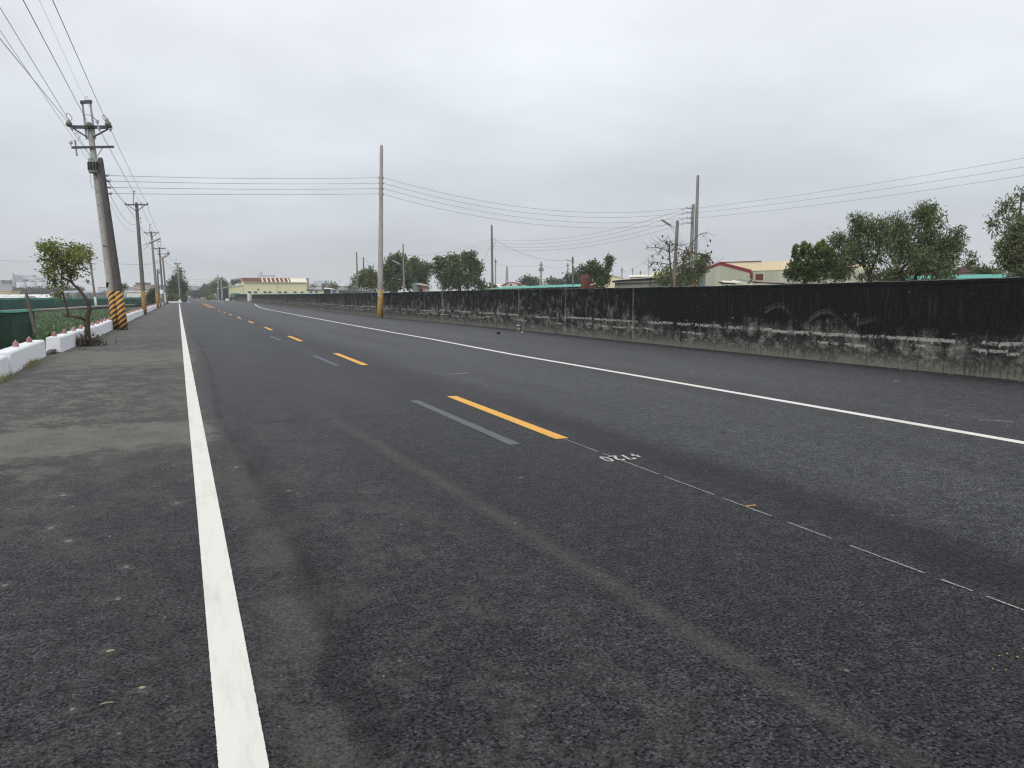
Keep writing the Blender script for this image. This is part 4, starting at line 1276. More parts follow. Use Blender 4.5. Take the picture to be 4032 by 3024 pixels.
b2 = G(488, 1298)
W2 = (b2 - EYE).dot(FW)
T2 = thing('utility_pole', 'darker shorter concrete pole leaning beside the tallest one, with striped base', 'utility pole', b2, group='utility poles on the road edge')
L2 = lambda px, py, dw=0.0: at(px, py, W2 + dw) - b2
top2 = L2(394, 622)
lean2 = Vector((top2.x, top2.y, 0))
pole_tube(top2.z, lean2, 0.178, 0.115, 'pole_shaft', MT['concrete_black'], T2)
band_tube(top2.z, lean2, 0.178, 0.115, 0.02, 1.66, MT['stripe'], T2)
rack_pts = []
for (px, py) in ((420, 692), (428, 714), (430, 739), (433, 763)):
    pole_x = 392 + (py - 622) / (1298 - 622) * (486 - 392)
    q = MB().bar(L2(pole_x + 6, py - 1, -.05), L2(px + 4, py, -.1), 0.04, 0.07)
    q.bar(L2(px + 1, py - 7, -.1), L2(px + 1, py + 3, -.1), 0.03, 0.03)
    q.build('wire_rack', MT['steel'], T2)
    insulator(T2, L2(px + 5, py - 2, -.12), 0.8)
    rack_pts.append(at(px + 6, py - 1, W2 - 0.1))
# small iron step bolts
for k in range(9):
    t = 0.28 + k * 0.065
    p = Vector((lean1.x * t, lean1.y * t, top1.z * t)) + tocam * 0.16
    MB().box(p, (0.03, 0.03, 0.05), -YAW).build('step_hole', MT['steel'], T1)


def line_pole(name, label, base_px, top_px, r0, r1, mat, arms=(), band=1.6, bandmat=None, top_pin=None, group='utility poles on the road edge', lamp=None, lampmat=None, base=None, sec=0):
    """A pole standing where its foot meets the road. arms: (zy pixel, px0, px1)."""
    bs = base if base is not None else G(*base_px)
    w = (bs - EYE).dot(FW)
    t = thing(name, label, 'utility pole' if name == 'utility_pole' else 'lamp post', bs, group=group)
    tp = at(top_px[0], top_px[1], w) - bs
    ln = Vector((tp.x, tp.y, 0))
    pole_tube(tp.z, ln, r0, r1, 'pole_shaft', mat, t, 12)
    if band:
        band_tube(tp.z, ln, r0, r1, 0.02, band, bandmat or MT['stripe'], t)
    for (py, pl, pr, th) in arms:
        MB().bar(at(pl, py, w - 0.2) - bs, at(pr, py, w - 0.2) - bs, th, th).build('crossarm', MT['steel'], t)
        cxp = (pl + pr) / 2
        for s_ in (pl + 0.12 * (pr - pl), pr - 0.12 * (pr - pl)):
            MB().bar(at(s_, py + 1, w - .2) - bs, at(cxp, py + 0.30 * (pr - pl), w - .15) - bs, 0.04, 0.05).build('brace', MT['steel'], t)
        for s_ in (pl + 1, cxp + (pr - pl) * 0.2, pr - 1):
            insulator(t, at(s_, py - 0.11 * F / w, w - 0.2) - bs, 1.1)
    if top_pin:
        (px, py) = top_pin
        MB().bar(at(px - 0.5, top_px[1] + 14 * 60 / w, w - .12) - bs, at(px, py, w - .12) - bs, 0.07, 0.07).build('top_pin', MT['galv'], t)
        MB().box(at(px + 1.5, py + 1.5, w - .12) - bs, (0.2, 0.06, 0.08), -YAW).build('pin_head', MT['galv'], t)
    if lamp:
        tube_lamp(t, bs, at(lamp[0], lamp[1], w - .2), at(lamp[2], lamp[3], w - 1.0), 0.075, lampmat)
    for k in range(sec):
        p = Vector((ln.x * (0.86 - k * 0.035), ln.y * (0.86 - k * 0.035), tp.z * (0.86 - k * 0.035)))
        insulator(t, p + RT * (r1 + 0.12), 0.9)
    return t, w, bs


P2, w2, bb2 = line_pole('utility_pole', 'concrete pole with striped base, crossarm and tube lamp, next beyond the twin poles', (570, 1238), (537, 797), 0.175, 0.115, MT['concrete_dark'],
                        [(806, 493, 582, 0.09)], 1.85, None, (526, 752), lamp=(564, 967, 633, 939), sec=2)
P3, w3, bb3 = line_pole('utility_pole', 'second pole beyond the twin poles, with a rusty tube lamp', (622, 1213), (595, 911), 0.175, 0.115, MT['concrete_grey'],
                        [(917, 568, 626, 0.09)], 1.85, None, (590, 882), lamp=(612, 1031, 662, 1006), lampmat=MT['lamp_rust'], sec=2)
P4, w4, bb4 = line_pole('utility_pole', 'third pole beyond the twin poles, with twin-post steel top frame and two dark crossarms', (644, 1201), (627, 973), 0.175, 0.12, MT['concrete_dark'],
                        [(978, 606, 650, 0.11), (1000, 618, 663, 0.09)], 1.7, MT['stripe_old'], (622, 951))
MB().bar(at(633, 975, w4 - .12) - bb4, at(630, 951, w4 - .12) - bb4, 0.07, 0.07).bar(at(619, 952, w4 - .12) - bb4, at(633, 950, w4 - .12) - bb4, 0.08, 0.12).build('top_frame', MT['galv'], P4)
MB().lathe(at(663, 1002, w4 - 0.4) - bb4, [(0.16, 0), (0.18, 0.04), (0.18, 0.26), (0.1, 0.32)], 10).build('fuse_box', MT['steel'], P4, True)
P5, w5, bb5 = line_pole('utility_pole', 'plain dark pole close behind the frame-topped pole, striped base', (657, 1196.5), (640, 1012), 0.17, 0.12, MT['concrete_dark'], [], 1.75, MT['stripe_old'], sec=3)
P6, w6, bb6 = line_pole('utility_pole', 'pole standing before the dark round tree, with crossarm and ivy at mid height', (711, 1189.5), (697, 1035), 0.15, 0.11, MT['far_pole'],
                        [(1037, 684, 714, 0.10)], 2.0, MT['stripe_old'], (693.5, 1018))
P7, w7, bb7 = line_pole('utility_pole', 'pole hidden in the dark round tree, two short crossarms showing above', (716, 1186), (706.5, 1052), 0.16, 0.12, MT['concrete_dark'],
                        [(1055, 696, 720, 0.10), (1067, 703, 716, 0.08)], 0, None, lamp=(712, 1098, 730, 1087))
# ivy mass wrapped round that pole
n = 500
cc = np.array(at(705, 1082, w7 - 0.6)) + rng.normal(size=(n, 3)) * np.array([0.8, 0.5, 1.0])
D, S = rand_leaves(cc, 0.0)
tag(leaf_mesh('ivy', cc - np.array(bb7), D, S, rng.uniform(.25, .45, n), rng.uniform(.2, .35, n), MT['leaf_dark'], P7), kind='stuff')
# short service pole and meter box between
sb = G(630, 1207.5)
ws = (sb - EYE).dot(FW)
t = thing('service_pole', 'short dark service pole with a small grey box, in the row of striped poles', 'utility pole', sb)
tp = at(619, 1060, ws) - sb
pole_tube(tp.z, Vector((tp.x, tp.y, 0)), 0.13, 0.10, 'pole_shaft', MT['concrete_dark'], t, 10)
MB().box(at(625, 1072, ws - .15) - sb, (0.22, 0.16, 0.5), -YAW).build('switch_box', MT['drum'], t)
MB().tube([at(621, 1066, ws - .1) - sb, at(633, 1056, ws - .3) - sb], 0.03, 6).build('lamp_arm', MT['galv'], t)
mb_ = G(632, 1206)
wm = (mb_ - EYE).dot(FW)
t = thing('meter_cabinet', 'grey meter cabinet on a post among the striped poles', 'cabinet', mb_)
MB().box((0, 0, 0.55), (0.32, 0.3, 1.1), -YAW).build('pedestal', MT['drum'], t)
MB().box((-0.1, 0, 1.42), (0.75, 0.35, 0.55), -YAW).build('cabinet_body', MT['grey_sheet'], t)
MB().box((0.2, -.1, 2.0), (0.45, 0.3, 0.5), -YAW).build('cabinet_top', MT['white_block'], t)
bp_ = G(651, 1197)
o = MB().lathe((0, 0, 0), [(0.2, 0), (0.2, 0.75), (0.12, 0.9), (0.08, 0.95), (0.08, 2.0), (0.05, 2.05)], 10).build('marker_post', MT['trim'], loc=bp_, smooth=True)
tag(o, 'thin cream marker post standing between two striped poles', 'post')

# ---- pole across the field
fbp = gx(377, 118, -0.42)
wf = (fbp - EYE).dot(FW)
t = thing('utility_pole', 'pale leaning pole in the field behind the small tree, with pale painted base', 'utility pole', fbp)
tp = at(351, 995, wf) - fbp
pole_tube(tp.z, Vector((tp.x, tp.y, 0)), 0.16, 0.12, 'pole_shaft', MT['concrete_brown'], t, 10)
MB().bar(at(344, 1037, wf - .2) - fbp, at(379, 1038, wf - .2) - fbp, 0.10, 0.09).build('crossarm', MT['steel'], t)
for px in (348, 368, 375):
    insulator(t, at(px, 1040, wf - .3) - fbp, 1.3)
MB().bar(at(352, 1015, wf - .2) - fbp, at(378, 1023, wf - .2) - fbp, 0.06, 0.06).build('side_arm', MT['steel'], t)
band_tube(tp.z, Vector((tp.x, tp.y, 0)), 0.16, 0.12, 0.1, 1.7, MT['trim'], t)

# ---- lone pole by the wall
mbp = G(1497, 1252.5)
wmp = (mbp - EYE).dot(FW)
LP = thing('utility_pole', 'tall lone concrete pole against the black wall, worn yellow base with a white sticker', 'utility pole', mbp)
tp = at(1502, 571, wmp) - mbp
lnm = Vector((tp.x, tp.y, 0))
pole_tube(tp.z, lnm, 0.195, 0.105, 'pole_shaft', MT['concrete_mid'], LP, 18)
band_tube(tp.z, lnm, 0.195, 0.105, 0.02, 1.85, MT['yellow_worn'], LP)
for k in range(8):
    zc = 4.2 + k * 0.62
    p = Vector((lnm.x * zc / tp.z, lnm.y * zc / tp.z, zc)) + tocam * (0.195 - 0.09 * zc / tp.z)
    MB().box(p + SIDE * 0.02, (0.055, 0.02, 0.03), -YAW).build('step_hole', MT['steel'], LP)
ns = (tocam - SIDE * 0.75).normalized()
sticker(LP, Vector((lnm.x * 1.5 / tp.z, lnm.y * 1.5 / tp.z, 1.48)) + ns * 0.196, ns, 0.17, 0.50, MT['paper'], 4, MT['ink'])
lone_pts = []
for py in (699, 721, 742, 763):
    for sgn in (-1, 1):
        insulator(LP, at(1501 + sgn * 9, py, wmp - .05) - mbp, 0.75)
    lone_pts.append((at(1491, py, wmp - .05), at(1512, py + (1 if py < 760 else 3), wmp - .05)))
    MB().bar(at(1492, py + 3, wmp - .05) - mbp, at(1511, py + 3, wmp - .05) - mbp, 0.03, 0.05).build('wire_rack', MT['steel'], LP)

# ---- twin poles behind the wall
WT = 68.0


def free_pole(label, px_b, px_t, py_t, w, r0, r1, mat, band=None, bandz=(1.7, 2.4), name='utility_pole', group='poles standing behind the black wall', cat='utility pole'):
    bs = gx(px_b, w)
    t = thing(name, label, cat, bs, group=group)
    tp_ = at(px_t, py_t, w) - bs
    pole_tube(tp_.z, Vector((tp_.x, tp_.y, 0)), r0, r1, 'pole_shaft', mat, t, 12)
    if band:
        band_tube(tp_.z, Vector((tp_.x, tp_.y, 0)), r0, r1, bandz[0], bandz[1], band, t)
    return t, bs


TA, ta = free_pole('taller of the two grey poles bound together behind the wall', 2734, 2748, 690, WT, 0.165, 0.115, MT['concrete_grey'], MT['stripe'], (2.05, 2.75))
TB, tb = free_pole('shorter of the two grey poles bound together behind the wall, carrying wire racks', 2713, 2730, 804, WT - 0.15, 0.175, 0.125, MT['concrete_grey'])
MB().tube([at(2722, 963, WT - .4) - ta, at(2746, 964, WT - .35) - ta], 0.02, 6).build('binding_strap', MT['steel'], TA)
tw_l, tw_r = [], []
for py in (818, 836, 857, 876):
    insulator(TB, at(2717, py - 2, WT - .3) - tb, 0.9)
    insulator(TB, at(2706, py, WT - .3) - tb, 0.9)
    MB().bar(at(2704, py + 3, WT - .25) - tb, at(2728, py + 2, WT - .25) - tb, 0.04, 0.05).build('wire_rack', MT['steel'], TB)
    loop(TB, [at(2703, py, WT - .3) - tb, at(2690, py + 2, WT - .5) - tb, at(2683, py + 10, WT - .5) - tb, at(2692, py + 7, WT - .5) - tb, at(2710, py - 4, WT - .3) - tb], 0.011)
    tw_l.append(at(2704, py, WT - .3))
    tw_r.append(at(2750, py + 1, WT - .1))

q, qb = free_pole('thin dark pole with a yellow foot rising from the far wall, beside the tree clump', 1940, 1936, 886, 90, 0.15, 0.10, MT['concrete_brown'], MT['yellow_worn'], (1.9, 2.25))
PW1 = q
pw1_r = []
for py in (944, 956, 968, 979):
    insulator(q, at(1944, py, 90 - .1) - qb, 1.0)
    insulator(q, at(1930, py + 1, 90 - .1) - qb, 0.8)
    pw1_r.append(at(1947, py, 90 - .1))
loop(q, [at(1945, 935, 89.8) - qb, at(1953, 945, 89.6) - qb, at(1950, 960, 89.6) - qb, at(1943, 975, 89.8) - qb], 0.012)
q, qb = free_pole('short lamp pole with a small bracket light beside the brick-red chimney', 2257, 2255, 1011, 95, 0.125, 0.11, MT['concrete_dark'], None, name='lamp_post', cat='lamp post', group=None)
MB().tube([at(2251, 1030, 95) - qb, at(2246, 1026, 94.8) - qb, at(2240, 1024, 94.6) - qb], 0.025, 6).build('lamp_arm', MT['galv'], q)
MB().prism([at(2242, 1028, 94.7) - qb, at(2230, 1018, 94.5) - qb, at(2230, 1023, 94.5) - qb, at(2238, 1029, 94.6) - qb], (0.1, 0.2, 0.0)).build('lamp_head', MT['lamp'], q)
MB().box(at(2257, 1042, 94.85) - qb, (0.09, 0.04, 0.2), -YAW).build('sticker', MT['paper'], q)
q, qb = free_pole('leaning brownish lamp pole with a long rusty tube lamp, among the bare fruit branches', 2648, 2668, 868, 62, 0.155, 0.115, MT['concrete_brown'], None, name='lamp_post', cat='lamp post', group=None)
tube_lamp(q, qb, at(2660, 902, 61.8), at(2603, 865, 61.0), 0.07, MT['lamp_rust'])
q, qb = free_pole('pole with a slanting white tube lamp in front of the dark tree clump', 1592, 1587, 961, 118, 0.16, 0.10, MT['concrete_grey'], MT['yellow_worn'], (1.8, 2.1), name='lamp_post', cat='lamp post', group=None)
tube_lamp(q, qb, at(1585, 1048, 117.8), at(1545, 1026, 117.0), 0.10)
for py in (996, 1004):
    insulator(q, at(1582, py, 117.8) - qb, 1.0)
q, qb = free_pole('thin pole with a white foot before the pale bushy tree, nearer of the pair', 1408, 1404, 992, 135, 0.14, 0.11, MT['concrete_brown'], MT['trim'], (1.6, 2.2))
q, qb = free_pole('thinner pole rising out of the pale bushy tree, farther of the pair', 1433, 1431, 1013, 150, 0.13, 0.11, MT['concrete_dark'])
# thin far poles on the horizon
for (pb, pt, py, w, lab, kind) in ((1951, 1951, 1018, 230, 'far thin pole with one crossarm just beyond the yellow-footed pole', 1), (2129, 2131, 1030, 190, 'far pole with two crossarms and hanging transformers', 2),
                                   (2234, 2236, 1035, 240, 'far pole near the small bracket lamp, with a crossarm', 1), (2448, 2449, 1053, 250, 'far pole above the cream shed roof with a thin crossarm', 1),
                                   (2490, 2491, 1056, 290, 'faint far pole to the side of the pale flat roof', 1), (2522, 2522, 1064, 310, 'faintest far pole before the bare fruit tree', 1)):
    q, qb = free_pole(lab, pb, pt, py, w, 0.22, 0.16, MT['far_pole'], group='thin poles far beyond the wall')
    MB().bar(at(pt - 1600 / w * 0.9, py + 2600 / w, w - .3) - qb, at(pt + 1600 / w * 0.9, py + 2600 / w, w - .3) - qb, 0.16, 0.18).build('crossarm', MT['steel'], q)
    if kind == 2:
        MB().bar(at(pt - 8, py + 25, w - .3) - qb, at(pt + 8, py + 25, w - .3) - qb, 0.16, 0.18).build('crossarm', MT['steel'], q)
        for dx in (-6, 5):
            MB().lathe(at(pt + dx, py + 38, w - .4) - qb, [(0.25, 0), (0.28, 0.1), (0.28, 0.55), (0.1, 0.7)], 10).build('transformer_drum', MT['drum'], q, True)
q, qb = free_pole('tall thin antenna mast standing behind the grey shed', 2558, 2552, 1003, 85, 0.03, 0.02, MT['galv'], name='antenna_mast', cat='antenna', group=None)
# lattice tower far off
tb_ = gx(1996, 420)
t = thing('lattice_tower', 'faint narrow lattice tower far off between two poles', 'tower', tb_)
q = MB()
htop = (at(1996, 1049, 420) - tb_).z
for sx_ in (-1, 1):
    for sy_ in (-1, 1):
        q.bar((sx_ * 0.9, sy_ * 0.9, 0), (sx_ * 0.15, sy_ * 0.15, htop), 0.22, 0.22)
q.build('leg', MT['far_pole'], t)
q = MB()
for k in range(9):
    z0_, z1_ = htop * k / 9, htop * (k + 1) / 9
    r0_, r1_ = 0.9 - 0.75 * k / 9, 0.9 - 0.75 * (k + 1) / 9
    q.bar((-r0_, -r0_, z0_), (r1_, -r1_, z1_), 0.12, 0.12).bar((r0_, r0_, z0_), (-r1_, r1_, z1_), 0.12, 0.12)
q.build('lattice', MT['far_pole'], t)

# ---- right roadside poles far ahead
for (bx_, by_, tx_, ty_, lab, lamp) in ((858, 1181.5, 858, 1081, 'far roadside pole at the wide tree, tallest on that side', None), (873, 1183, 870.5, 1103, 'far roadside pole with a pale slanting lamp arm, past the white low wall', (869, 1117, 848, 1110)),
                                        (800, 1176.5, 797, 1125, 'far grey roadside pole at the town end of the trees', None), (806, 1178, 800.5, 1132, 'faint second roadside pole at the town end of the trees', None)):
    w = HC * F / (by_ - 1163)
    q, qb = free_pole(lab, bx_, tx_, ty_, w, 0.22, 0.17, MT['far_pole'], group='poles on the far right side of the road')
    if lamp:
        tube_lamp(q, qb, at(lamp[0], lamp[1], w - .2), at(lamp[2], lamp[3], w - .8), 0.16, strut=False)
    if bx_ == 858:
        band_tube((at(tx_, ty_, w) - qb).z, Vector((0, 0, 0)), 0.22, 0.17, 0.05, 3.0, MT['stripe_old'], q)

# ---- wires
def through(a, px, py, X, ext_y, sag=0.0):
    """Straight run from a along the road towards and past the camera, through the direction (px, py) at lateral X."""
    d = ray(px, py)
    t_ = (X - EYE.x) / d.x
    e = EYE + d * t_
    a = Vector(a)
    k = (ext_y - a.y) / (e.y - a.y)
    b_ = a + (e - a) * k
    return [a + (b_ - a) * (i / 14) for i in range(15)]


near_wires = [((271, 484, -.4), (0, 152), -4.05, 0.013, 'thick wire meeting the outer end of the top crossarm, lowest of the near wires'),
              ((348, 488, -.4), (91, 0), -2.72, 0.012, 'thick wire meeting the middle of the top crossarm'),
              ((421, 484, -.4), (207, 0), -2.2, 0.012, 'thick wire meeting the inner end of the top crossarm, topmost in the sky'),
              ((339, 402, -.2), (155, 0), -2.75, 0.005, 'thin pale wire meeting the steel frame on top of the tallest pole')]
for (px, py, dw), (ex, ey), X, r_, lab in near_wires:
    wire(lab, through(A(px, py, dw), ex, ey, X, 4.0), r_, MT['wire'] if r_ > .008 else MT['wire_thin'], 'wires arriving at the twin poles')
wire('low near wire crossing beside the tallest pole to its dark twin, upper of two', through(at(412, 705, W2 - .3), 0, 30, -3.35, 4.0), 0.009, None, 'wires arriving at the twin poles')
wire('low near wire crossing beside the tallest pole to its dark twin, lower of two', through(at(405, 716, W2 - .3), 0, 120, -3.55, 4.0), 0.007, None, 'wires arriving at the twin poles')
# along the pole row
for (a, e, lab) in (((279, 507), (497, 803), 'outer'), ((390, 507), (555, 803), 'middle'), ((436, 510), (579, 803), 'inner')):
    wire(lab + ' crossarm wire from the tallest pole to the first lamp pole', sagline(A(a[0], a[1], -.2), at(e[0], e[1], w2 - .2), 0.12), 0.0125, None, 'wires along the row of roadside poles')
wire('thin top wire from the steel frame to the first lamp pole', sagline(A(342, 402, -.2), at(527, 754, w2 - .12), 0.1), 0.006, MT['wire_thin'], 'wires along the row of roadside poles')
wire('upper slack wire from the dark twin pole to the first lamp pole', sagline(at(417, 705, W2 - .2), at(548, 868, w2 - .2), 0.1), 0.011, None, 'wires along the row of roadside poles')
wire('middle slack wire from the dark twin pole to the first lamp pole', sagline(at(430, 760, W2 - .2), at(548, 868, w2 - .2), 0.75), 0.011, None, 'wires along the row of roadside poles')
wire('lowest slack wire from the dark twin pole to the first lamp pole', sagline(at(420, 772, W2 - .2), at(549, 893, w2 - .2), 0.85), 0.008, MT['wire_thin'], 'wires along the row of roadside poles')
for (a, e, lab) in (((497, 803), (570, 914), 'outer'), ((555, 803), (608, 914), 'middle'), ((579, 803), (624, 914), 'inner')):
    wire(lab + ' crossarm wire between the two lamp poles', sagline(at(a[0], a[1], w2 - .2), at(e[0], e[1], w3 - .2), 0.25), 0.015, None, 'wires along the row of roadside poles')
wire('slack low wire between the two lamp poles', sagline(at(552, 890, w2), at(603, 985, w3), 0.5), 0.014, None, 'wires along the row of roadside poles')
for (a, e, lab) in (((570, 914), (608, 975), 'outer'), ((608, 914), (634, 975), 'middle'), ((624, 914), (649, 975), 'inner')):
    wire(lab + ' crossarm wire from the rusty lamp pole to the frame-topped pole', sagline(at(a[0], a[1], w3 - .2), at(e[0], e[1], w4 - .2), 0.3), 0.017, None, 'wires along the row of roadside poles')
for (a, e, lab, sg) in (((650, 977), (712, 1035), 'inner', 1.0), ((610, 979), (686, 1035), 'outer', 1.2), ((648, 1012), (690, 1040), 'lower', 1.5)):
    wire(lab + ' slack wire from the frame-topped pole to the pole before the dark tree', sagline(at(a[0], a[1], w4 - .3), at(e[0], e[1], w6 - .3), sg), 0.02, MT['wire_thin'], 'wires along the row of roadside poles')
loop(P4, [at(650, 977, w4 - .3) - bb4, at(662, 984, w4 - .3) - bb4, at(668, 996, w4 - .3) - bb4, at(664, 1006, w4 - .3) - bb4], 0.02)
# field line
wire('long thin wire crossing the field sky to the pole behind the small tree', sagline(at(-60, 1021, 120), at(352, 1017, wf - .2), 0.35), 0.022, MT['wire_thin'], 'wires over the field')
wire('long thin wire from the field pole to the third roadside pole', sagline(at(378, 1023, wf - .2), at(632, 1033, w4), 0.5), 0.024, MT['wire'], 'wires over the field')
# across the road
nm = ['topmost', 'second', 'third', 'lowest']
for k in range(4):
    wire(nm[k] + ' of four wires crossing the road from the twin poles to the lone pole', sagline(rack_pts[k], lone_pts[k][0], 0.10 - 0.05 * k / 3), 0.0115, None, 'wires crossing the road')
for k in range(4):
    wire(nm[k] + ' of four wires sagging from the lone pole to the bound poles behind the wall', sagline(lone_pts[k][1], tw_l[k], 1.15), 0.0125, None, 'wires from the lone pole to the bound poles')
for k, (py_, w_) in enumerate(((622, 46), (657, 46), (691, 46))):
    e = at(4040, py_, w_)
    b_ = e + (e - tw_r[k]) * 0.35
    wire(nm[k if k < 2 else 3] + ' of three wires rising over the mango trees from the bound poles', sagline(tw_r[k], b_ + Vector((0, 0, 0.35)), 0.32, 20), 0.0115, None, 'wires over the mango trees')
for k in range(4):
    wire(nm[k] + ' of four wires sagging from the bound poles to the thin yellow-footed pole', sagline(tw_l[k] + Vector((-.1, 0, -0.05)), pw1_r[k], 0.95), 0.013, None, 'wires between poles behind the wall')
wire('single cable dropping from the yellow-footed pole to the bracket lamp', sagline(pw1_r[0], at(2250, 1024, 94.8), 0.75), 0.017, None, 'wires between poles behind the wall')
for k, (py0, py1) in enumerate(((944, 1003), (956, 1004), (968, 1013), (979, 1034))):
    wire(nm[k] + ' of four faint wires from the yellow-footed pole toward the slanting lamp', sagline(at(1929, py0, 90), at(1592, py1, 118), 0.5), 0.012, MT['wire_thin'], 'wires between poles behind the wall')
wire('stay cable running down from the yellow-footed pole into the dark tree', sagline(at(1931, 972, 90), at(1898, 1035, 96), 0.0, 2), 0.016, MT['wire_thin'])
for k, (py0, py1) in enumerate(((1028, 1024), (1040, 1036))):
    wire(('upper', 'lower')[k] + ' of two faint wires between the paired thin poles and the slanting lamp', sagline(at(1436, py0, 150), at(1583, py1, 118), 0.6), 0.02, MT['wire_thin'], 'wires between poles behind the wall')
wire('far thin wire linking the distant poles above the teal roof', sagline(at(1953, 1037, 230), at(2131, 1044, 190), 0.6, 10), 0.035, MT['wire_thin'], 'far wires')
wire('far thin wire from the transformer pole to the pole by the bracket lamp', sagline(at(2131, 1044, 190), at(2236, 1047, 240), 0.6, 10), 0.035, MT['wire_thin'], 'far wires')
wire('faint wire slanting across the sky to the leaning lamp pole', sagline(at(2262, 1029, 95), at(2655, 942, 62), 2.0), 0.010, MT['wire_thin'], 'far wires')
for k, (pa_, pb_) in enumerate((((718, 1040), (1180, 1142)), ((720, 1100), (858, 1094)), ((720, 1112), (858, 1104)), ((722, 1093), (858, 1086)))[1:]):
    wire(nm[k] + ' of three faint wires crossing the far road between pole and tree', sagline(at(*pa_, 215), at(*pb_, 245), 0.8, 8), 0.03, MT['wire_thin'], 'far wires')

# ------------------------------------------------------------------ trees
def blob_leaves(blobs, w, per, clump, base, jit=0.5, depth=0.75):
    """blobs: (px, py, rx, ry, n) sketched crown masses; returns leaf base points and outward directions (local to base)."""
    C, O = [], []
    for (px, py, rx, ry, n) in blobs:
        c0 = np.array(at(px, py, w)) + np.array(DEEP) * rng.normal(0, jit)
        a, b_ = rx / F * w, ry / F * w
        nc = max(1, int(n / per))
        u = unit(rng.normal(size=(nc, 3)))
        rad = rng.random(nc) ** 0.42
        loc = u * rad[:, None]
        pts = c0 + np.outer(loc[:, 0] * a, np.array(SIDE)) + np.outer(loc[:, 1] * max(a * depth, b_ * 0.5), np.array(DEEP)) + np.outer(loc[:, 2] * b_, np.array([0, 0, 1.0]))
        lp = np.repeat(pts, per, axis=0) + rng.normal(size=(nc * per, 3)) * clump
        C.append(lp)
        O.append(np.repeat(u, per, axis=0))
    return np.concatenate(C) - np.array(base), np.concatenate(O)


def tree(name, label, base, w, blobs, trunks, leafL, leafW, mats, per=9, mul=1.45, clump=0.12, droop=0.0, up=0.15, bark=None, group=None, cat='tree', limbs=10, limb_r=0.03, split=None, depth=0.75, jit=0.5, shoots=None):
    t = thing(name, label, cat, base, group=group)
    base = Vector(base)
    q = MB()
    ends = []
    for pts, r0, r1 in trunks:
        pts = [Vector(p) - base for p in pts]
        rr = [r0 + (r1 - r0) * i / (len(pts) - 1) for i in range(len(pts))]
        q.tube(pts, rr, 9)
        ends.append(pts)
    q.build('trunk', bark or MT['bark'], t, True)
    C, O = blob_leaves([(b_[0], b_[1], b_[2], b_[3], b_[4] * mul) for b_ in blobs], w, per, clump, base, jit, depth)
    if limbs:
        q = MB()
        idx = rng.choice(len(C), min(limbs, len(C)), replace=False)
        for i in idx:
            tgt = Vector(C[i])
            src = min((p for pts in ends for p in pts[len(pts) // 2:]), key=lambda p: (p - tgt).length)
            mid = src.lerp(tgt, 0.5) + Vector((random.uniform(-.1, .1), random.uniform(-.1, .1), 0.12)) * (tgt - src).length
            q.tube([src, src.lerp(mid, 0.5), mid, tgt], [limb_r, limb_r * 0.8, limb_r * 0.55, limb_r * 0.25], 5)
        tag(q.build('branch', bark or MT['bark'], t, True), kind='stuff')
    D, S = rand_leaves(C, up, droop, O * 0.5)
    n = len(C)
    mids = None
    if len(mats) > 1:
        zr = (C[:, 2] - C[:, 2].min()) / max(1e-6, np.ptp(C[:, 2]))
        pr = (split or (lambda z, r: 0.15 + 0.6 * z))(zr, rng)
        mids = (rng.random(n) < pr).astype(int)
    f = leaf_mesh('crown', C, D, S, rng.uniform(leafL * 0.65, leafL * 1.3, n), rng.uniform(leafW * 0.7, leafW * 1.3, n), mats, t, mids=mids)
    tag(f, kind='stuff')
    return t


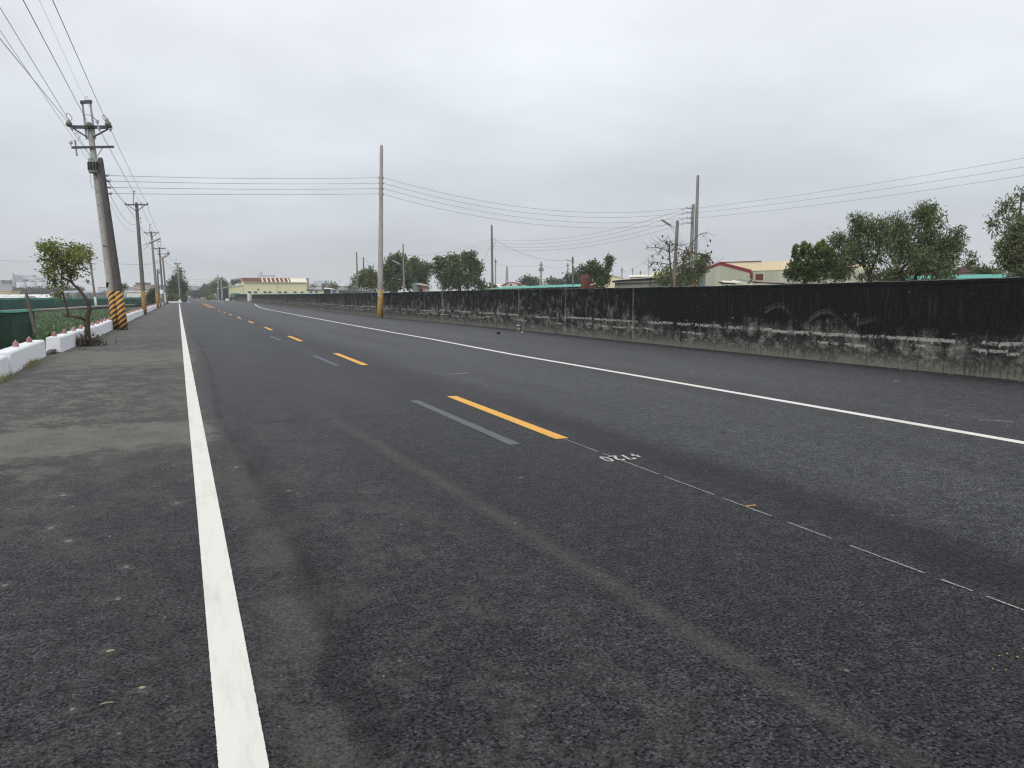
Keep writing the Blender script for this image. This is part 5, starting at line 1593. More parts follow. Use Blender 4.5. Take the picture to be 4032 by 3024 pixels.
# -- small leaning roadside tree
tb0 = G(349, 1361)
wt0 = (tb0 - EYE).dot(FW)
Z2 = lambda x_, y_, dw=0.0: at(x_ / 2.765, y_ / 2.765 + 900, wt0 + dw)
tree('roadside_tree', 'small crooked roadside tree with a sparse yellow-green crown leaning over the white blocks', tb0, wt0,
     [(215, 975, 48, 30, 620), (262, 985, 38, 34, 560), (300, 1012, 40, 22, 420), (335, 1020, 22, 14, 170), (190, 1005, 30, 22, 240), (238, 1035, 50, 28, 560), (208, 1065, 32, 26, 330), (262, 1072, 30, 26, 300),
      (200, 1105, 24, 22, 190), (232, 1112, 22, 18, 130), (250, 1148, 20, 14, 110), (244, 1165, 14, 10, 60), (320, 1048, 20, 12, 80), (310, 1085, 14, 14, 34), (322, 1110, 8, 10, 14), (290, 1050, 24, 20, 120), (312, 1000, 26, 18, 240), (290, 985, 26, 16, 200), (185, 985, 22, 18, 160), (175, 1020, 12, 12, 60), (300, 1030, 20, 16, 120)],
     [([Vector(tb0) - Vector((0, 0, .05)), Z2(952, 1130), Z2(948, 1050), Z2(950, 960), Z2(972, 890), Z2(978, 850)], 0.092, 0.065),
      ([Z2(975, 870), Z2(950, 790), Z2(905, 720), Z2(860, 660), Z2(800, 610), Z2(765, 540), Z2(740, 460), Z2(720, 330)], 0.058, 0.02),
      ([Z2(790, 600), Z2(745, 560, .2), Z2(700, 540, .3), Z2(640, 480, .4), Z2(600, 380, .4)], 0.03, 0.012),
      ([Z2(765, 540), Z2(800, 430, -.3), Z2(860, 330, -.5)], 0.026, 0.01),
      ([Z2(940, 1010), Z2(890, 975, -.15), Z2(820, 960, -.25), Z2(742, 950, -.3)], 0.045, 0.034),
      ([Z2(742, 950, -.3), Z2(735, 900, -.3), Z2(715, 820, -.3), Z2(690, 730, -.3), Z2(672, 610, -.25), Z2(668, 480, -.2), Z2(690, 350, -.1)], 0.034, 0.014),
      ([Z2(742, 950, -.3), Z2(700, 945, -.3)], 0.045, 0.04), ([Z2(850, 665), Z2(858, 635)], 0.035, 0.03)],
     0.095, 0.058, [MT['leaf_mixed'], MT['leaf_yellow']], per=9, clump=0.075, mul=0.74, up=0.0, droop=0.15, limbs=34, limb_r=0.012, depth=0.7, jit=0.25,
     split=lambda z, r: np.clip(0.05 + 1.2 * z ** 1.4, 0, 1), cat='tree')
# weeds, dead leaves and grass at its foot
n = 620
cc = np.array(tb0) + rng.normal(size=(n, 3)) * np.array([0.2, 0.16, 0.0])
cc[:, 2] = 0.02 + np.abs(rng.normal(0, 0.16, n))
D, S = rand_leaves(cc, 0.4)
tag(leaf_mesh('weeds', cc, D, S, rng.uniform(.06, .15, n), rng.uniform(.02, .05, n), MT['weed_dry']), 'dark scrubby weeds round the foot of the crooked tree', kind='stuff')
n = 240
lc = G(316, 1362)
cc = np.array(lc) + rng.normal(size=(n, 3)) * np.array([0.26, 0.2, 0.0])
cc[:, 2] = 0.03 + np.abs(rng.normal(0, 0.08, n))
D, S = rand_leaves(cc, 0.1)
tag(leaf_mesh('dead_leaves', cc, D, S, rng.uniform(.06, .12, n), rng.uniform(.04, .08, n), MT['dry']), 'heap of reddish dead leaves beside the crooked tree', kind='stuff')
n = 700
cc = np.concatenate([np.stack([rng.normal(-2.98, 0.05, n // 2), rng.normal(20.4, 0.5, n // 2), np.zeros(n // 2)], 1), np.stack([rng.normal(-2.93, 0.04, n // 2), rng.normal(16.4, 0.8, n // 2), np.zeros(n // 2)], 1)])
D, S = rand_leaves(cc, 1.8)
tag(leaf_mesh('dry_grass', cc, D, S, rng.uniform(.06, .17, len(cc)), rng.uniform(.008, .016, len(cc)), MT['dry_grass']), 'tufts of dry grass at the foot of the near white blocks', kind='stuff')
# plank across the gap
p0, p1 = G(170, 1398, 0.02), G(246, 1362, 0.10)
o = MB().bar((0, 0, 0), p1 - p0, 0.12, 0.06).build('plank', MT['wood'], loc=p0)
tag(o, 'weathered grey plank lying in the gap between the white blocks', 'plank')

# -- dark round tree on the left, hedge and bush
wl = 200.0
tree('round_tree', 'dark dense round tree at the junction behind the last striped pole', gx(695, wl), wl,
     [(688, 1128, 34, 28, 900), (712, 1140, 26, 26, 650), (680, 1155, 24, 20, 420), (700, 1108, 22, 18, 380), (722, 1125, 14, 18, 260), (668, 1150, 12, 14, 160), (712, 1168, 22, 14, 300), (690, 1098, 12, 8, 120)],
     [([gx(695, wl), at(694, 1160, wl), at(692, 1120, wl)], 0.3, 0.12), ([at(694, 1160, wl), at(708, 1130, wl)], 0.2, 0.08), ([at(694, 1155, wl), at(680, 1130, wl)], 0.2, 0.08)],
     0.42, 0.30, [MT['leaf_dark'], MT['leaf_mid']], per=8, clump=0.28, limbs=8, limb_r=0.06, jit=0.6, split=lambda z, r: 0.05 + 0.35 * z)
t = tree('hedge', 'low dark hedge in front of the round tree, above the white kerb', gx(680, 192), 192,
         [(664, 1170, 10, 12, 260), (676, 1172, 12, 12, 260), (692, 1174, 12, 11, 260), (702, 1176, 8, 8, 150)], [([gx(676, 192), at(676, 1172, 192)], 0.1, 0.05), ([gx(690, 192), at(690, 1174, 192)], 0.1, 0.05)],
         0.35, 0.25, [MT['leaf_dark'], MT['leaf_mid']], per=8, clump=0.22, limbs=0, cat='hedge')
tree('dark_bush', 'dark round bush beside the second lamp pole', gx(605, 122, -0.3), 122,
     [(600, 1165, 20, 22, 420), (612, 1150, 14, 14, 220), (596, 1182, 18, 14, 260), (618, 1180, 12, 14, 160)], [([gx(605, 122, -0.3), at(604, 1175, 122), at(606, 1155, 122)], 0.12, 0.05)],
     0.30, 0.2, [MT['leaf_dark']], per=8, clump=0.18, limbs=5, limb_r=0.03, cat='bush')
tree('small_palm', 'tiny umbrella-shaped tree beyond the green net, beside the twin poles', gx(484, 175, -0.42), 175,
     [(486, 1127, 13, 5, 90), (478, 1132, 7, 5, 40), (494, 1131, 7, 5, 40), (486, 1122, 6, 4, 26)], [([gx(484, 175, -.42), at(485, 1150, 175), at(486, 1128, 175)], 0.09, 0.06)],
     0.6, 0.14, [MT['leaf_mid']], per=5, clump=0.16, droop=0.5, limbs=0)

# -- right side roadside trees far ahead
wr = 285.0
tree('spreading_tree', 'wide green roadside tree with a pale trunk, beside the tall far pole', gx(866, wr), wr,
     [(850, 1128, 26, 24, 620), (876, 1122, 24, 26, 620), (898, 1135, 20, 18, 380), (835, 1140, 16, 16, 300), (862, 1150, 34, 14, 420), (866, 1108, 16, 12, 220), (910, 1142, 12, 10, 140)],
     [([gx(868, wr), at(866, 1160, wr), at(862, 1135, wr)], 0.28, 0.1), ([at(866, 1162, wr), at(880, 1140, wr)], 0.16, 0.08), ([gx(858, wr), at(852, 1140, wr)], 0.2, 0.1)],
     0.5, 0.36, [MT['leaf_mid'], MT['leaf_mixed']], per=8, clump=0.34, limbs=8, limb_r=0.07, jit=0.8)
wr2 = 330.0
tree('roadside_tree', 'darker hazy tree behind the wide roadside tree, nearer the town', gx(812, wr2), wr2,
     [(818, 1135, 18, 18, 420), (800, 1146, 14, 14, 300), (828, 1150, 16, 14, 300), (790, 1155, 9, 9, 130), (812, 1160, 22, 10, 260)], [([gx(812, wr2), at(812, 1140, wr2)], 0.3, 0.12)],
     0.6, 0.45, [MT['leaf_dark'], MT['leaf_mid']], per=8, clump=0.4, limbs=5, limb_r=0.08, jit=1.0)
tree('shrub', 'olive shrub at the foot of the wide roadside tree', gx(828, 262), 262, [(828, 1176, 12, 7, 200), (838, 1174, 8, 8, 120)], [([gx(828, 262), at(828, 1176, 262)], 0.08, 0.04)], 0.35, 0.25, [MT['leaf_mixed']], per=6, clump=0.25, limbs=0, cat='shrub')
tree('shrub', 'rusty red shrub beside the short dark side wall', gx(911, 232), 232, [(911, 1174, 8, 7, 130), (918, 1176, 6, 5, 70)], [([gx(911, 232), at(911, 1176, 232)], 0.08, 0.04)], 0.3, 0.2, [MT['dry'], MT['leaf_mid']], per=6, clump=0.2, limbs=0, cat='shrub')
tree('far_tree', 'small hazy tree crown over the lean-to roof of the cream factory', gx(925, 300), 300, [(922, 1109, 10, 6, 110), (934, 1108, 9, 6, 90), (914, 1112, 7, 5, 60)], [([gx(925, 300), at(925, 1110, 300)], 0.15, 0.08)], 0.5, 0.4, [MT['leaf_mid']], per=6, clump=0.3, limbs=3)
tree('far_tree', 'small hazy tree crown touching the gable of the cream factory', gx(952, 300), 300, [(950, 1106, 7, 6, 80), (956, 1112, 5, 6, 50)], [([gx(952, 300), at(951, 1108, 300)], 0.12, 0.06)], 0.5, 0.4, [MT['leaf_mid']], per=6, clump=0.3, limbs=3)

# -- tree clump behind the wall
wcb = 125.0
tree('broad_tree', 'dark broad tree behind the lone pole, nearer the pole of the clump', gx(1550, wcb), wcb,
     [(1550, 1045, 40, 38, 1100), (1570, 1020, 26, 18, 420), (1528, 1080, 30, 34, 700), (1590, 1085, 30, 34, 600), (1545, 1120, 40, 28, 700), (1610, 1115, 26, 26, 400)],
     [([gx(1555, wcb), at(1555, 1120, wcb), at(1552, 1070, wcb), at(1560, 1030, wcb)], 0.3, 0.1), ([at(1555, 1110, wcb), at(1590, 1075, wcb)], 0.18, 0.08)],
     0.38, 0.24, [MT['leaf_dark'], MT['leaf_mid']], per=9, clump=0.24, limbs=10, limb_r=0.06, jit=0.5)
tree('broad_tree', 'lighter green broad tree in the middle of the clump, over the pink hut', gx(1640, wcb + 5), wcb + 5,
     [(1615, 1050, 24, 26, 420), (1650, 1058, 30, 30, 700), (1672, 1085, 20, 30, 420), (1640, 1095, 30, 30, 520), (1690, 1055, 20, 18, 240), (1660, 1125, 30, 16, 300), (1632, 1030, 16, 10, 130)],
     [([gx(1645, wcb + 5), at(1645, 1120, wcb + 5), at(1645, 1070, wcb + 5)], 0.3, 0.1), ([at(1645, 1110, wcb + 5), at(1680, 1065, wcb + 5)], 0.16, 0.07)],
     0.40, 0.24, [MT['leaf_mid'], MT['leaf_mixed']], per=9, clump=0.26, limbs=10, limb_r=0.06, jit=0.5)
wcc = 112.0
tree('broad_tree', 'tall rounded tree with bright leaf tops at the open end of the clump', gx(1810, wcc), wcc,
     [(1780, 1030, 34, 26, 620), (1840, 1020, 30, 24, 560), (1870, 1055, 30, 34, 700), (1800, 1075, 46, 40, 1000), (1740, 1070, 30, 44, 560), (1850, 1105, 40, 28, 620), (1770, 1115, 46, 28, 620), (1730, 1030, 18, 16, 180), (1895, 1125, 18, 14, 160), (1858, 1005, 14, 9, 110)],
     [([gx(1810, wcc), at(1810, 1120, wcc), at(1806, 1070, wcc), at(1815, 1030, wcc)], 0.3, 0.1), ([at(1810, 1110, wcc), at(1860, 1060, wcc)], 0.18, 0.07), ([at(1810, 1115, wcc), at(1750, 1060, wcc)], 0.18, 0.07)],
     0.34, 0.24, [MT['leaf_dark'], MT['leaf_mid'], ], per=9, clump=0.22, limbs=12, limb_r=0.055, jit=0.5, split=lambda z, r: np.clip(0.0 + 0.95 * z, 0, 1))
wcd = 140.0
tree('bushy_tree', 'pale olive bushy tree with sparse twigs, beside the lone pole at the factory side', gx(1445, wcd), wcd,
     [(1445, 1080, 28, 20, 360), (1470, 1095, 24, 24, 420), (1430, 1105, 22, 18, 260), (1465, 1125, 28, 20, 400), (1405, 1095, 18, 16, 90), (1395, 1110, 12, 10, 50), (1458, 1062, 10, 8, 60), (1415, 1120, 16, 12, 120)],
     [([gx(1425, wcd), at(1424, 1140, wcd), at(1434, 1105, wcd), at(1450, 1080, wcd)], 0.16, 0.06), ([at(1426, 1125, wcd), at(1405, 1095, wcd)], 0.08, 0.03), ([at(1430, 1120, wcd), at(1470, 1095, wcd)], 0.1, 0.04)],
     0.38, 0.24, [MT['leaf_mixed'], MT['leaf_mid']], per=7, clump=0.26, limbs=16, limb_r=0.04, jit=0.4, bark=MT['bark_pale'])
for (px, w, blobs, lab) in ((1235, 300, [(1225, 1123, 10, 8, 90), (1240, 1126, 10, 8, 90)], 'small pale shrub behind the brown water tank'), (1310, 165, [(1310, 1128, 16, 8, 120), (1300, 1122, 9, 8, 60), (1322, 1126, 10, 9, 70)], 'small pale shrub before the far grey sheds'),
                            (1380, 170, [(1374, 1133, 14, 8, 100), (1388, 1134, 9, 8, 60)], 'pale shrub beside the thin white-footed pole')):
    tree('shrub', lab, gx(px, w), w, blobs, [([gx(px, w), at(px, blobs[0][1], w)], 0.08, 0.04)], 0.4, 0.16, [MT['leaf_mixed'], MT['leaf_mid']], per=6, clump=0.28, limbs=3, limb_r=0.03, cat='shrub')
# trees seen over the teal roof
for (px, w, blobs, lab) in ((2080, 200, [(2060, 1118, 20, 14, 160), (2085, 1108, 24, 18, 260), (2108, 1116, 18, 16, 180)], 'far dark tree behind the small green house'),
                            (2190, 205, [(2170, 1115, 20, 14, 160), (2195, 1118, 24, 14, 200), (2215, 1112, 14, 12, 100)], 'far dark tree behind the teal roof, before the bracket lamp'),
                            (2252, 160, [(2240, 1105, 16, 20, 180), (2270, 1090, 16, 20, 200), (2288, 1085, 12, 16, 140), (2262, 1120, 26, 12, 200)], 'far tree rising behind the bracket lamp'),
                            (1925, 190, [(1905, 1138, 12, 8, 80), (1930, 1134, 12, 10, 100), (1950, 1138, 12, 8, 80)], 'low far bush at the foot of the yellow-footed pole'),
                            (2360, 210, [(2375, 1095, 14, 10, 90), (2395, 1098, 12, 8, 70)], 'far dark bush beyond the compact tree by the chimney')):
    tree('far_tree', lab, gx(px, w), w, blobs, [([gx(px, w), at(px, blobs[0][1], w)], 0.2, 0.08)], 0.6, 0.42, [MT['leaf_far'], MT['leaf_mid']], per=7, clump=0.4, limbs=3, limb_r=0.06, group='far trees beyond the teal roof')
wch = 74.0
tree('compact_tree', 'compact dark tree with one tall sprig beside the brick-red chimney', gx(2350, wch), wch,
     [(2340, 1065, 38, 30, 720), (2370, 1085, 34, 34, 620), (2310, 1085, 22, 26, 360), (2350, 1110, 46, 20, 520), (2398, 1035, 13, 16, 170), (2402, 1022, 12, 10, 110), (2394, 1058, 10, 12, 70), (2333, 1040, 14, 10, 130), (2295, 1060, 12, 12, 90)],
     [([gx(2352, wch), at(2352, 1100, wch), at(2355, 1060, wch)], 0.14, 0.05), ([at(2354, 1085, wch), at(2385, 1060, wch), at(2400, 1025, wch)], 0.05, 0.02)],
     0.22, 0.13, [MT['leaf_dark'], MT['leaf_mid']], per=8, clump=0.13, limbs=12, limb_r=0.03, jit=0.2)

# -- bare fruit tree behind the wall
wfr = 58.0
fb0 = gx(2640, wfr)
t = thing('bare_fruit_tree', 'nearly bare tree with crooked twigs and dark hanging fruit around the leaning lamp pole', 'tree', fb0)
q = MB()
FT = lambda x_, y_, dw=0.0: at(2550 + x_ / 5.35, 820 + y_ / 5.35, wfr + dw) - fb0
limbs_ = [
    [(0, 0), None],
]
rad_ = 0.075
main = [[Vector((0.1, 0, 0)), FT(520, 1560), FT(490, 1400), FT(475, 1180), FT(462, 950), FT(455, 800), FT(470, 700), FT(490, 670)],
        [FT(455, 930), FT(400, 890, .3), FT(300, 850, .5), FT(150, 830, .7), FT(0, 830, .8), FT(-60, 850, .8)],
        [FT(460, 830), FT(400, 760, -.3), FT(340, 700, -.4), FT(240, 665, -.5)], [FT(460, 820), FT(420, 720, .2), FT(370, 685, .3), FT(210, 770, .4)],
        [FT(465, 940), FT(560, 860, -.3), FT(680, 870, -.5), FT(800, 890, -.6), FT(870, 890, -.6)], [FT(480, 1190), FT(330, 1160, .4), FT(150, 1130, .6), FT(0, 1145, .8)],
        [FT(470, 1180), FT(600, 1110, .4), FT(760, 1090, .6)], [FT(460, 800), FT(540, 770, .2), FT(590, 750, .3)],
        [Vector((0.5, 0.3, 0)), FT(690, 1480, .3), FT(740, 1200, .4), FT(790, 1030, .5), FT(830, 920, .6), FT(890, 780, .7)], [FT(820, 950, .5), FT(900, 930, .6), FT(1060, 960, .8), FT(1200, 980, .9), FT(1320, 1050, 1.0), FT(1420, 1170, 1.0)],
        [FT(1060, 960, .8), FT(1180, 1010, .8), FT(1300, 1060, .8), FT(1370, 1130, .8)], [FT(870, 820, .7), FT(1050, 575, .8), FT(1200, 520, .9), FT(1260, 510, .9)],
        [FT(790, 1030, .5), FT(690, 1010, .2), FT(720, 940, .2)], [FT(300, 1160, .4), FT(240, 1270, .3), FT(160, 1380, .3)], [FT(150, 1130, .6), FT(60, 1220, .5), FT(0, 1260, .5)],
        [FT(290, 850, .5), FT(250, 960, .4), FT(200, 1000, .4)], [FT(640, 1080, .4), FT(600, 1050, .4)], [FT(610, 770, .3), FT(700, 780, .3), FT(770, 760, .3)], [FT(620, 750, .3), FT(730, 830, .3)]]
for i, pts in enumerate(main):
    r0_ = 0.085 if i in (0, 8) else 0.032
    q.tube(pts, [r0_ * (1 - 0.8 * k / (len(pts) - 1)) for k in range(len(pts))], 6)
q.build('trunk', MT['bark'], t, True)
q = MB()
tips = []
rs = random.Random(5)
for pts in main[1:]:
    for k in range(len(pts) - 1):
        for _ in range(4):
            p = pts[k].lerp(pts[k + 1], rs.random())
            d = SIDE * rs.uniform(-1, 1) + DEEP * rs.uniform(-.6, .6) + Vector((0, 0, rs.uniform(-.7, .8)))
            L = rs.uniform(0.2, 0.75)
            e = p + d.normalized() * L
            e2 = e + (d.normalized() + Vector((rs.uniform(-.6, .6), rs.uniform(-.6, .6), rs.uniform(-.2, .7)))).normalized() * L * 0.5
            q.tube([p, p.lerp(e, 0.5) + Vector((0, 0, 0.04)), e, e2], [0.014, 0.011, 0.008, 0.005], 4)
            tips += [e, e2]
tag(q.build('twig', MT['bark_pale'], t), kind='stuff')
fm = MB().lathe((0, 0, 0), [(0.012, 0.0), (0.05, -0.03), (0.062, -0.09), (0.045, -0.15), (0.012, -0.175)][::-1], 8).mesh('fruit', MT['bark'], True)
rs.shuffle(tips)
for p in tips[:34]:
    share('fruit', fm, t, p, (rs.uniform(-.4, .4), rs.uniform(-.4, .4), 0), (1, 1, rs.uniform(0.8, 1.3)))
# leafy growth at its base
tree('shrub', 'leafy tangle of shrubs at the foot of the bound poles behind the wall', gx(2680, 64), 64,
     [(2620, 1080, 40, 34, 260), (2660, 1105, 60, 26, 420), (2690, 1060, 30, 30, 260), (2755, 1050, 30, 40, 420), (2770, 1020, 18, 20, 160), (2700, 1010, 22, 20, 90), (2600, 1110, 34, 16, 160), (2720, 1095, 40, 26, 300)],
     [([gx(2680, 64), at(2680, 1090, 64), at(2700, 1040, 64)], 0.07, 0.03), ([gx(2750, 64.5), at(2752, 1060, 64.5)], 0.06, 0.03)],
     0.20, 0.13, [MT['leaf_mid'], MT['leaf_mixed']], per=5, clump=0.14, limbs=22, limb_r=0.02, jit=0.4, cat='shrub', bark=MT['bark_pale'])

# -- mango trees near the wall
wm1 = 33.0
tree('mango_tree', 'leafy mango tree behind the wall, taller of the two joined crowns with reddish young tip', gx(3620, wm1), wm1,
     [(3560, 940, 70, 60, 1000), (3640, 870, 60, 50, 820), (3690, 950, 70, 60, 1000), (3740, 1000, 60, 55, 820), (3590, 1020, 80, 50, 900), (3670, 1060, 90, 40, 700), (3665, 820, 28, 20, 190), (3612, 835, 36, 26, 240), (3775, 950, 30, 34, 260),
      (3800, 1030, 26, 30, 150), (3535, 875, 30, 30, 220), (3770, 910, 24, 20, 120), (3730, 1075, 50, 24, 200), (3520, 1080, 40, 24, 260)],
     [([gx(3530, wm1), at(3528, 1095, wm1), at(3535, 1040, wm1), at(3570, 970, wm1)], 0.12, 0.04), ([at(3530, 1080, wm1), at(3600, 1010, wm1), at(3650, 930, wm1)], 0.07, 0.025), ([gx(3600, wm1 + .3), at(3605, 1085, wm1 + .3), at(3680, 1010, wm1 + .3), at(3740, 960, wm1 + .3)], 0.08, 0.025),
      ([at(3610, 1085, wm1), at(3700, 1060, wm1), at(3790, 1030, wm1)], 0.04, 0.012), ([at(3540, 1050, wm1), at(3490, 990, wm1)], 0.05, 0.02)],
     0.19, 0.052, [MT['leaf_mango'], MT['leaf_mid'], ], per=11, clump=0.10, droop=0.55, up=0.0, limbs=46, limb_r=0.018, jit=0.25, depth=0.8, split=lambda z, r: np.full_like(z, 0.3))
tree('mango_tree', 'leafy mango tree behind the wall, darker joined crown beside the pointed bush', gx(3430, wm1 + 1), wm1 + 1,
     [(3410, 890, 50, 46, 720), (3460, 930, 60, 50, 820), (3370, 960, 60, 50, 700), (3330, 1000, 50, 50, 520), (3420, 1010, 70, 40, 520), (3375, 865, 24, 26, 180), (3300, 950, 34, 30, 220), (3320, 1070, 60, 34, 480), (3440, 1085, 60, 22, 260), (3295, 920, 16, 14, 60), (3490, 880, 40, 34, 330), (3525, 935, 44, 44, 420), (3510, 1000, 46, 34, 260), (3285, 1020, 30, 36, 240), (3490, 1078, 60, 22, 260), (3555, 1090, 50, 16, 220)],
     [([gx(3430, wm1 + 1), at(3425, 1095, wm1 + 1), at(3400, 1040, wm1 + 1), at(3385, 960, wm1 + 1), at(3400, 900, wm1 + 1)], 0.11, 0.03), ([at(3422, 1085, wm1 + 1), at(3450, 1020, wm1 + 1), at(3465, 950, wm1 + 1)], 0.06, 0.02), ([at(3405, 1050, wm1 + 1), at(3340, 1000, wm1 + 1), at(3310, 960, wm1 + 1)], 0.05, 0.015)],
     0.18, 0.052, [MT['leaf_mango'], MT['leaf_dark']], per=11, clump=0.10, droop=0.55, up=0.0, limbs=40, limb_r=0.016, jit=0.25, depth=0.8, split=lambda z, r: 0.55 - 0.35 * z)
tree('mango_tree', 'sparse reddish-tipped mango tree standing alone at the picture edge', gx(4030, 28), 28,
     [(4000, 880, 50, 50, 520), (3960, 950, 50, 60, 560), (4040, 940, 60, 70, 800), (3990, 1020, 60, 50, 620), (4050, 1040, 60, 50, 620), (3975, 800, 24, 24, 130), (4035, 770, 26, 30, 110), (3925, 880, 26, 30, 110), (3940, 1000, 30, 30, 160), (4090, 860, 60, 60, 420), (4000, 1075, 70, 24, 320), (3985, 830, 20, 20, 80)],
     [([gx(4030, 28), at(4028, 1080, 28), at(4025, 1000, 28), at(4010, 900, 28), at(4020, 800, 28), at(4025, 745, 28)], 0.10, 0.012), ([at(4026, 1030, 28), at(3980, 960, 28), at(3930, 890, 28)], 0.04, 0.01), ([at(4018, 950, 28), at(4070, 880, 28)], 0.04, 0.012)],
     0.16, 0.05, [MT['leaf_mango'], MT['dry']], per=9, clump=0.085, droop=0.4, up=0.0, limbs=40, limb_r=0.014, jit=0.2, split=lambda z, r: np.full_like(z, 0.12))
tree('pointed_bush', 'dense dark bush with upright pale shoots beside the red-trimmed house', gx(3170, 31), 31,
     [(3160, 1052, 60, 40, 900), (3215, 1062, 60, 38, 800), (3120, 1070, 36, 34, 420), (3180, 1095, 90, 20, 600), (3250, 1040, 36, 36, 420), (3290, 1060, 34, 40, 420), (3090, 1080, 16, 16, 70)] +
     [(px, py + k * 9, 2.5 + 0.9 * k, 6, 60 + 12 * k) for px, py in ((3130, 975), (3160, 964), (3192, 971), (3219, 966), (3240, 956), (3262, 970)) for k in range(6)],
     [([gx(3170, 31), at(3170, 1100, 31), at(3168, 1040, 31)], 0.08, 0.03), ([gx(3220, 31), at(3225, 1040, 31)], 0.06, 0.02)],
     0.105, 0.05, [MT['leaf_dark'], MT['leaf_tip']], per=6, clump=0.03, up=0.9, limbs=14, limb_r=0.014, jit=0.15, cat='bush', split=lambda z, r: np.clip((z - 0.55) * 2.6, 0.05, 0.85))
tree('bush', 'small dark bush at the foot of the mango tree, before the teal roof', gx(3850, 60), 60, [(3860, 1070, 40, 22, 260), (3900, 1078, 36, 16, 160)], [([gx(3860, 60), at(3860, 1075, 60)], 0.06, 0.03)], 0.22, 0.13, [MT['leaf_dark']], per=6, clump=0.14, limbs=5, cat='bush')

# ------------------------------------------------------------------ buildings
def quad_sheet(q, a, b_, c, d, th=0.05):
    a, b_, c, d = map(Vector, (a, b_, c, d))
    n = (b_ - a).cross(d - a).normalized() * th
    q.add([a, b_, c, d, a - n, b_ - n, c - n, d - n], [(0, 1, 2, 3), (7, 6, 5, 4), (0, 4, 5, 1), (1, 5, 6, 2), (2, 6, 7, 3), (3, 7, 4, 0)])
    return q


def window(parent, p, along, out, wdt, hgt, frame=0.08, matf=None):
    """Frame with a recessed pane, on a wall face: p centre of the opening."""
    along, out = Vector(along).normalized(), Vector(out).normalized()
    up = Vector((0, 0, 1))
    M = Matrix((along, out, up)).transposed()
    q = MB()
    q.box(p + up * (hgt / 2), (wdt + frame, 0.14, frame), M=M).box(p - up * (hgt / 2), (wdt + frame, 0.14, frame), M=M)
    for s_ in (-1, 1):
        q.box(p + along * s_ * wdt / 2, (frame, 0.138, hgt - frame), M=M)
    f = q.build('window', matf or MT['trim'], parent)
    MB().box(p + out * 0.012, (wdt - frame, 0.05, hgt - frame), M=M).build('pane', MT['glass'], f)
    return f


# ---- cream factory with rusted roof
c0, c1 = gx(960, 252), gx(1208, 259)
al = (c1 - c0).normalized()
inn = Vector((-al.y, al.x, 0))
L = (c1 - c0).length
Fq = thing('factory', 'long cream metal factory with a half rusted roof beyond the far wall', 'factory', c0)
ze, zr = 5.55, 6.85
depth = 7.0
q = MB()
q.prism([Vector((0, 0, 0)), al * L, al * L + inn * depth, inn * depth], (0, 0, ze - 0.02))
for s_ in (0.0, L - 0.15):
    q.prism([al * s_ + Vector((0, 0, ze - 0.02)), al * s_ + inn * depth + Vector((0, 0, ze - 0.02)), al * s_ + inn * depth / 2 + Vector((0, 0, zr - 0.05))], al * 0.15)
q.build('wall', MT['cream'], Fq)
nsh = 44
for k in range(nsh):
    a = al * (L * k / nsh - (0.25 if k == 0 else 0)) - inn * 0.35 + Vector((0, 0, ze - 0.05))
    b_ = al * (L * (k + 1) / nsh - 0.03 + (0.25 if k == nsh - 1 else 0)) - inn * 0.35 + Vector((0, 0, ze - 0.05))
    rise = Vector((0, 0, zr - ze + 0.05)) + inn * (depth / 2 + 0.35)
    rust = k < 33 and (k < 12 or k % 3 != 1)
    q = quad_sheet(MB(), a, b_, b_ + rise, a + rise, 0.06)
    q.build('roof_sheet', MT['rust_roof'] if rust else (MT['cream_roof'] if k < 33 else MT['white_roof']), Fq)
a = al * (-.25) + inn * (depth + .35) + Vector((0, 0, ze - .05))
b_ = al * (L + .25) + inn * (depth + .35) + Vector((0, 0, ze - .05))
rise = Vector((0, 0, zr - ze + 0.05)) - inn * (depth / 2 + 0.35)
quad_sheet(MB(), b_, a, a + rise, b_ + rise, 0.06).build('roof_sheet', MT['cream_roof'], Fq)
MB().bar(al * (-0.3) - inn * 0.42 + Vector((0, 0, ze - 0.1)), al * (L + .3) - inn * 0.42 + Vector((0, 0, ze - 0.1)), 0.16, 0.16).build('gutter', MT['trim'], Fq)
MB().bar(al * (-0.3) + inn * depth / 2 + Vector((0, 0, zr + 0.04)), al * (L + .3) + inn * depth / 2 + Vector((0, 0, zr + 0.04)), 0.4, 0.12).build('ridge_cap', MT['white_roof'], Fq)
MB().bar(al * L * 0.525 - inn * 0.06, al * L * 0.525 - inn * 0.06 + Vector((0, 0, ze - 0.2)), 0.12, 0.12).build('downpipe', MT['grey_sheet'], Fq)
for px in (982, 1005, 1042, 1061.5, 1100, 1122.5, 1161, 1189):
    t_ = (px - 960) / 248 * L
    window(Fq, al * t_ - inn * 0.05 + Vector((0, 0, 2.42)), al, -inn, 0.95, 0.62)
window(Fq, al * (1015.5 - 960) / 248 * L - inn * 0.05 + Vector((0, 0, 3.25)), al, -inn, 0.35, 0.45, 0.05, MT['dark'])
# low wing at its near end
e0 = al * (L + 0.05)
e1 = al * (L + 5.3)
q = MB().prism([e0, e1, e1 + inn * 4, e0 + inn * 4], (0, 0, 3.0))
q.build('side_wing', MT['cream'], Fq)
quad_sheet(MB(), e0 - inn * .2 + Vector((0, 0, 3.02)), e1 - inn * .2 + al * .2 + Vector((0, 0, 2.92)), e1 + inn * 4 + al * .2 + Vector((0, 0, 3.3)), e0 + inn * 4 + Vector((0, 0, 3.4)), 0.06).build('wing_roof', MT['dark'], Fq)
for px in (1225, 1247):
    t_ = (px - 960) / 248 * L
    window(Fq, al * t_ - inn * 0.05 + Vector((0, 0, 2.5)), al, -inn, 0.95, 0.6)
